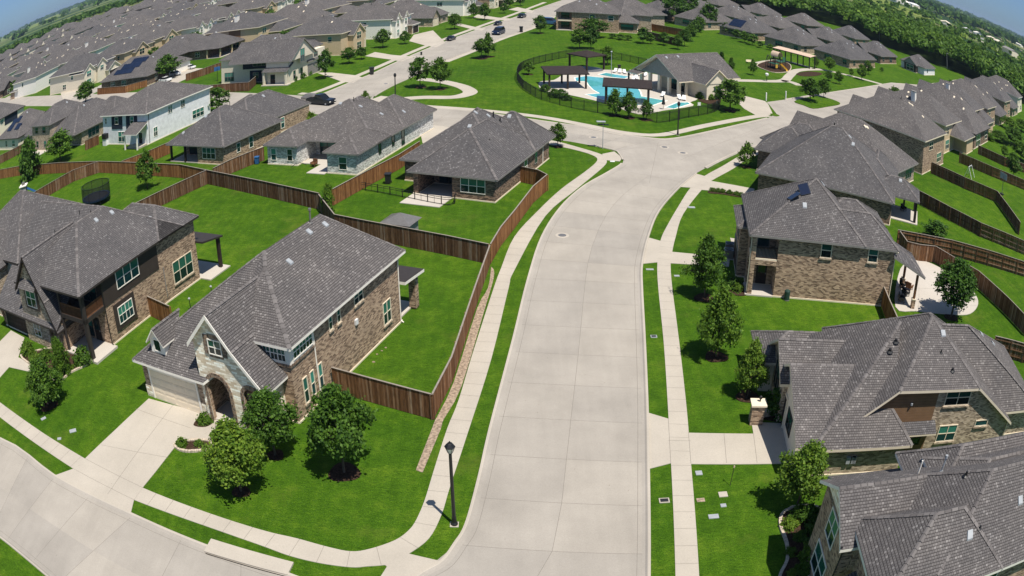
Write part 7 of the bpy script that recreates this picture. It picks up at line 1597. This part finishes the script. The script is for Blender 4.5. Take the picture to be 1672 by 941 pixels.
# ================================================================== woods, fields and the horizon
def blob_trees(name, pts, seed, label, leaf=26, mats=('leaf_dark', 'leaf_mid', 'leaf_light'), wts=(.62, .3, .08)):
    r = np.random.default_rng(seed); A = []; MI = []
    for (x, y, hgt, hw) in pts:
        n = leaf; mi = r.choice(len(mats), p=wts)
        nl = max(3, n//18); q = r.normal(size=(nl, 3)); q /= np.linalg.norm(q, axis=1)[:, None]; q[:, 2] = np.abs(q[:, 2])*1.05-.3
        li = r.integers(0, nl, n); e = r.normal(size=(n, 3)); e /= np.linalg.norm(e, axis=1)[:, None]; e[:, 2] = np.abs(e[:, 2])*1.1-.25
        u = q[li]*.62 + e*.42*(0.7+.4*r.random((nl, 1)))[li]; c = np.stack([x+u[:, 0]*hw, y+u[:, 1]*hw, hgt*.56+u[:, 2]*hgt*.45], 1); u = q[li]*.35+e*.65
        nrm = u + r.normal(size=(n, 3))*.45 + np.array([0, 0, .3]); nrm /= np.linalg.norm(nrm, axis=1)[:, None]
        t = np.cross(nrm, r.normal(size=(n, 3))); t /= np.linalg.norm(t, axis=1)[:, None]; b = np.cross(nrm, t)
        s = hw*(2.0/math.sqrt(n))*(0.6+.8*r.random((n, 1)))
        A.append(np.stack([c-t*s, c-b*s*.8, c+t*s, c+b*s*.8], 1)); MI.append(np.full(n, mi))
        # a dark inner core so the crown is not see-through
    V = np.concatenate(A); MI = np.concatenate(MI); N_ = len(V)
    me = bpy.data.meshes.new(name); me.vertices.add(N_*4); me.vertices.foreach_set('co', V.reshape(-1)); me.loops.add(N_*4); me.loops.foreach_set('vertex_index', np.arange(N_*4))
    me.polygons.add(N_); me.polygons.foreach_set('loop_start', np.arange(0, N_*4, 4)); me.polygons.foreach_set('loop_total', np.full(N_, 4)); me.polygons.foreach_set('material_index', MI.astype(np.int32))
    for m_ in mats: me.materials.append(MATS[m_])
    me.update(calc_edges=True); o = bpy.data.objects.new(name, me); C.objects.link(o); stuff(o); o['label'] = label; o['category'] = 'woods'; return o
def inside(p, poly):
    c = False; j = len(poly)-1
    for i in range(len(poly)):
        if (poly[i][1] > p[1]) != (poly[j][1] > p[1]) and p[0] < (poly[j][0]-poly[i][0])*(p[1]-poly[i][1])/(poly[j][1]-poly[i][1])+poly[i][0]: c = not c
        j = i
    return c
wood = [(70, 350), (112, 352), (140, 372), (158, 352), (152, 312), (163, 292), (182, 276), (196, 255), (206, 238), (226, 224), (320, 210), (290, 300), (262, 340), (240, 400), (215, 450), (185, 475), (130, 480), (80, 450), (50, 400)]
plain('forest_floor', (.018, .032, .01), .95, .05, var=.5, scale=.3)
r = random.Random(11); pts = []
for k in range(6000):
    x, y = r.uniform(45, 322), r.uniform(208, 490)
    if inside((x, y), wood) and all((x-a)**2+(y-b)**2 > 4.7**2 for a, b, _, _ in pts): pts.append((x, y, r.uniform(9, 14.5), r.uniform(4.8, 7.5)))
m = MB(); m.flat(wood, .05, 'forest_floor'); structure(m.obj('forest_floor'))
blob_trees('woodland', pts, 4, 'dense belt of dark green woods behind the houses on the upper right', 260, wts=(.72, .24, .04))
# behind the far left roofs and round the plain
pts = []
for k in range(900):
    a = r.uniform(-.98, -.2); d = r.uniform(930, 1120) + 40*math.sin(a*20); pts.append((d*math.sin(a), d*math.cos(a), r.uniform(9, 14), r.uniform(5, 9)))
blob_trees('woodland', pts, 6, 'band of woods beyond the far left rooftops', 40, wts=(.75, .23, .02))
for d0, d1, n, seed, lb in ((1500, 2300, 900, 7, 'broken lines of trees between the distant fields'), (2700, 4200, 1300, 8, 'far tree bands across the plain'), (5200, 8000, 1500, 9, 'dark tree line along the horizon')):
    pts = []; cl = [(r.uniform(-1.05, 1.05), r.uniform(d0, d1), r.uniform(.02, .12)) for _ in range(26)]
    for k in range(n):
        a0, dd, sp = r.choice(cl); a = a0+r.gauss(0, sp); d = dd*(1+r.gauss(0, .02)); pts.append((d*math.sin(a), d*math.cos(a), r.uniform(9, 15)*(1+d/9000), r.uniform(7, 14)*(1+d/3000)))
    blob_trees('woodland', pts, seed, lb, 22, wts=(.8, .2, 0))
pts = []
for k in range(500):
    a = r.uniform(.36, .98); d = r.choice([560, 640, 760, 900, 1050, 1250])*(1+r.gauss(0, .03)); pts.append((d*math.sin(a), d*math.cos(a), r.uniform(6, 11), r.uniform(4, 8)))
blob_trees('woodland', pts, 13, 'scattered trees among the fields beyond the right hand woods', 30)
# pale farm and industrial buildings far right
def shed(p, rot, w, d, hgt, wm, rm, label):
    t = thing('distant_building', label, 'building', p, rot); m = MB(); m.box(-w, w, -d, d, 0, hgt, wm, False); m.obj('wall', t); m = MB()
    for f in ([(-w-.4, -d-.4, hgt), (w+.4, -d-.4, hgt), (w+.4, 0, hgt+d*.3), (-w-.4, 0, hgt+d*.3)], [(w+.4, d+.4, hgt), (-w-.4, d+.4, hgt), (-w-.4, 0, hgt+d*.3), (w+.4, 0, hgt+d*.3)], [(w, -d, hgt), (w, d, hgt), (w, 0, hgt+d*.3)], [(-w, d, hgt), (-w, -d, hgt), (-w, 0, hgt+d*.3)]): m.face(f, rm)
    m.obj('roof', t)
for k, (px, w, d, hg, rm) in enumerate((((1470, 6), 22, 9, 6, 'trim_white'), ((1490, 11), 16, 9, 5, 'plastic_white'), ((1518, 17), 20, 10, 6, 'trim_white'), ((1534, 19), 12, 8, 5, 'plastic_white'), ((1577, 30), 22, 8, 6, 'trim_white'), ((1598, 42), 34, 10, 6, 'trim_beige'), ((1545, 42), 26, 8, 4, 'trim_beige'), ((1580, 54), 9, 7, 5, 'plastic_white'), ((1598, 62), 8, 7, 6, 'trim_white'), ((1622, 72), 12, 8, 7, 'stucco_cream'), ((1634, 78), 12, 8, 7, 'stucco_cream'), ((1632, 62), 8, 6, 5, 'plastic_white'), ((1664, 75), 14, 6, 4, 'trim_white'), ((1650, 90), 10, 8, 6, 'trim_grey'))):
    shed(G(*px), .4+.1*k, w, d, hg, 'stucco_cream' if k % 2 else 'trim_white', rm, f'pale building on the plain beyond the woods, {ORD[k]} from the top edge going right')
# trees standing among the left rows
k = 0; rt = random.Random(21)
for off in (52, 148, 150, 248, 250, 105, 205, 88):
    for j in range(9):
        p = P0 + n4*(off+rt.uniform(-6, 6)) + d4*(20+j*26+rt.uniform(-8, 8))
        if p.y < r2y(p.x)+22 or p.length > 420: continue
        if 'rowtree' not in TP: t = TP['rowtree'] = tree_proto('round', 'leaf_dark', 'far', 31, (p.x, p.y), 'x', 'tree', 'trees between the rows of houses on the upper left'); 
        else: t = dup(TP['rowtree'], (p.x, p.y), rt.uniform(0, 6))
        s = rt.uniform(1.7, 3.0); t.scale = (s, s, s*rt.uniform(1.9, 2.5)); t['label'] = 'dark green yard tree between grey roofs in the upper left rows'
# a country road and pale field strips out there
for px, w, mt in (([(1500, 22), (1560, 45), (1620, 78), (1680, 118)], 9, 'road_concrete'), ([(1480, 2), (1540, 20), (1600, 46), (1680, 90)], 12, 'soil_gravel')):
    L = smooth(GL(px), 5); m = MB(); m.flat(offset_line(L, w/2)+offset_line(L, -w/2)[::-1], .06, mt); structure(m.obj('country_road'))
mk = NT('meadow'); tc = mk.n('TexCoord').outputs['Object']; nz = mk.n('TexNoise', {'Vector': tc, 'Scale': .02, 'Detail': 6}).outputs[0]
mk.out(mk.ramp(nz, [(.3, (.11, .17, .03)), (.7, (.2, .23, .06))]), .95, .05)
for px in ([(1395, -6), (1405, 2), (1420, 8), (1432, 22), (1465, 20), (1500, 30), (1525, 32), (1498, 20), (1450, 2), (1430, -8)], [(1560, 38), (1600, 55), (1620, 68), (1590, 48)], [(0, 63.5), (30, 51), (60, 37.5), (100, 21), (132, 8), (128, 12), (96, 27), (58, 44), (28, 58), (0, 69)]):
    m = MB(); m.flat(GL(px), .12, 'meadow'); structure(m.obj('meadow'))
# haze
hm = bpy.data.materials.new('haze_air'); hm.use_nodes = True; ht = hm.node_tree; ht.nodes.remove(ht.nodes['Principled BSDF']); pv = ht.nodes.new('ShaderNodeVolumePrincipled')
pv.inputs['Color'].default_value = (.55, .72, .95, 1); pv.inputs['Density'].default_value = 0.00007; pv.inputs['Anisotropy'].default_value = 0.2
ht.links.new(pv.outputs[0], ht.nodes['Material Output'].inputs['Volume'])
MATS['haze_air'] = hm
m = MB(); m.box(-9500, 9500, -9500, 9500, -1.0, 60, 'haze_air'); HAZE = stuff(m.obj('haze'))
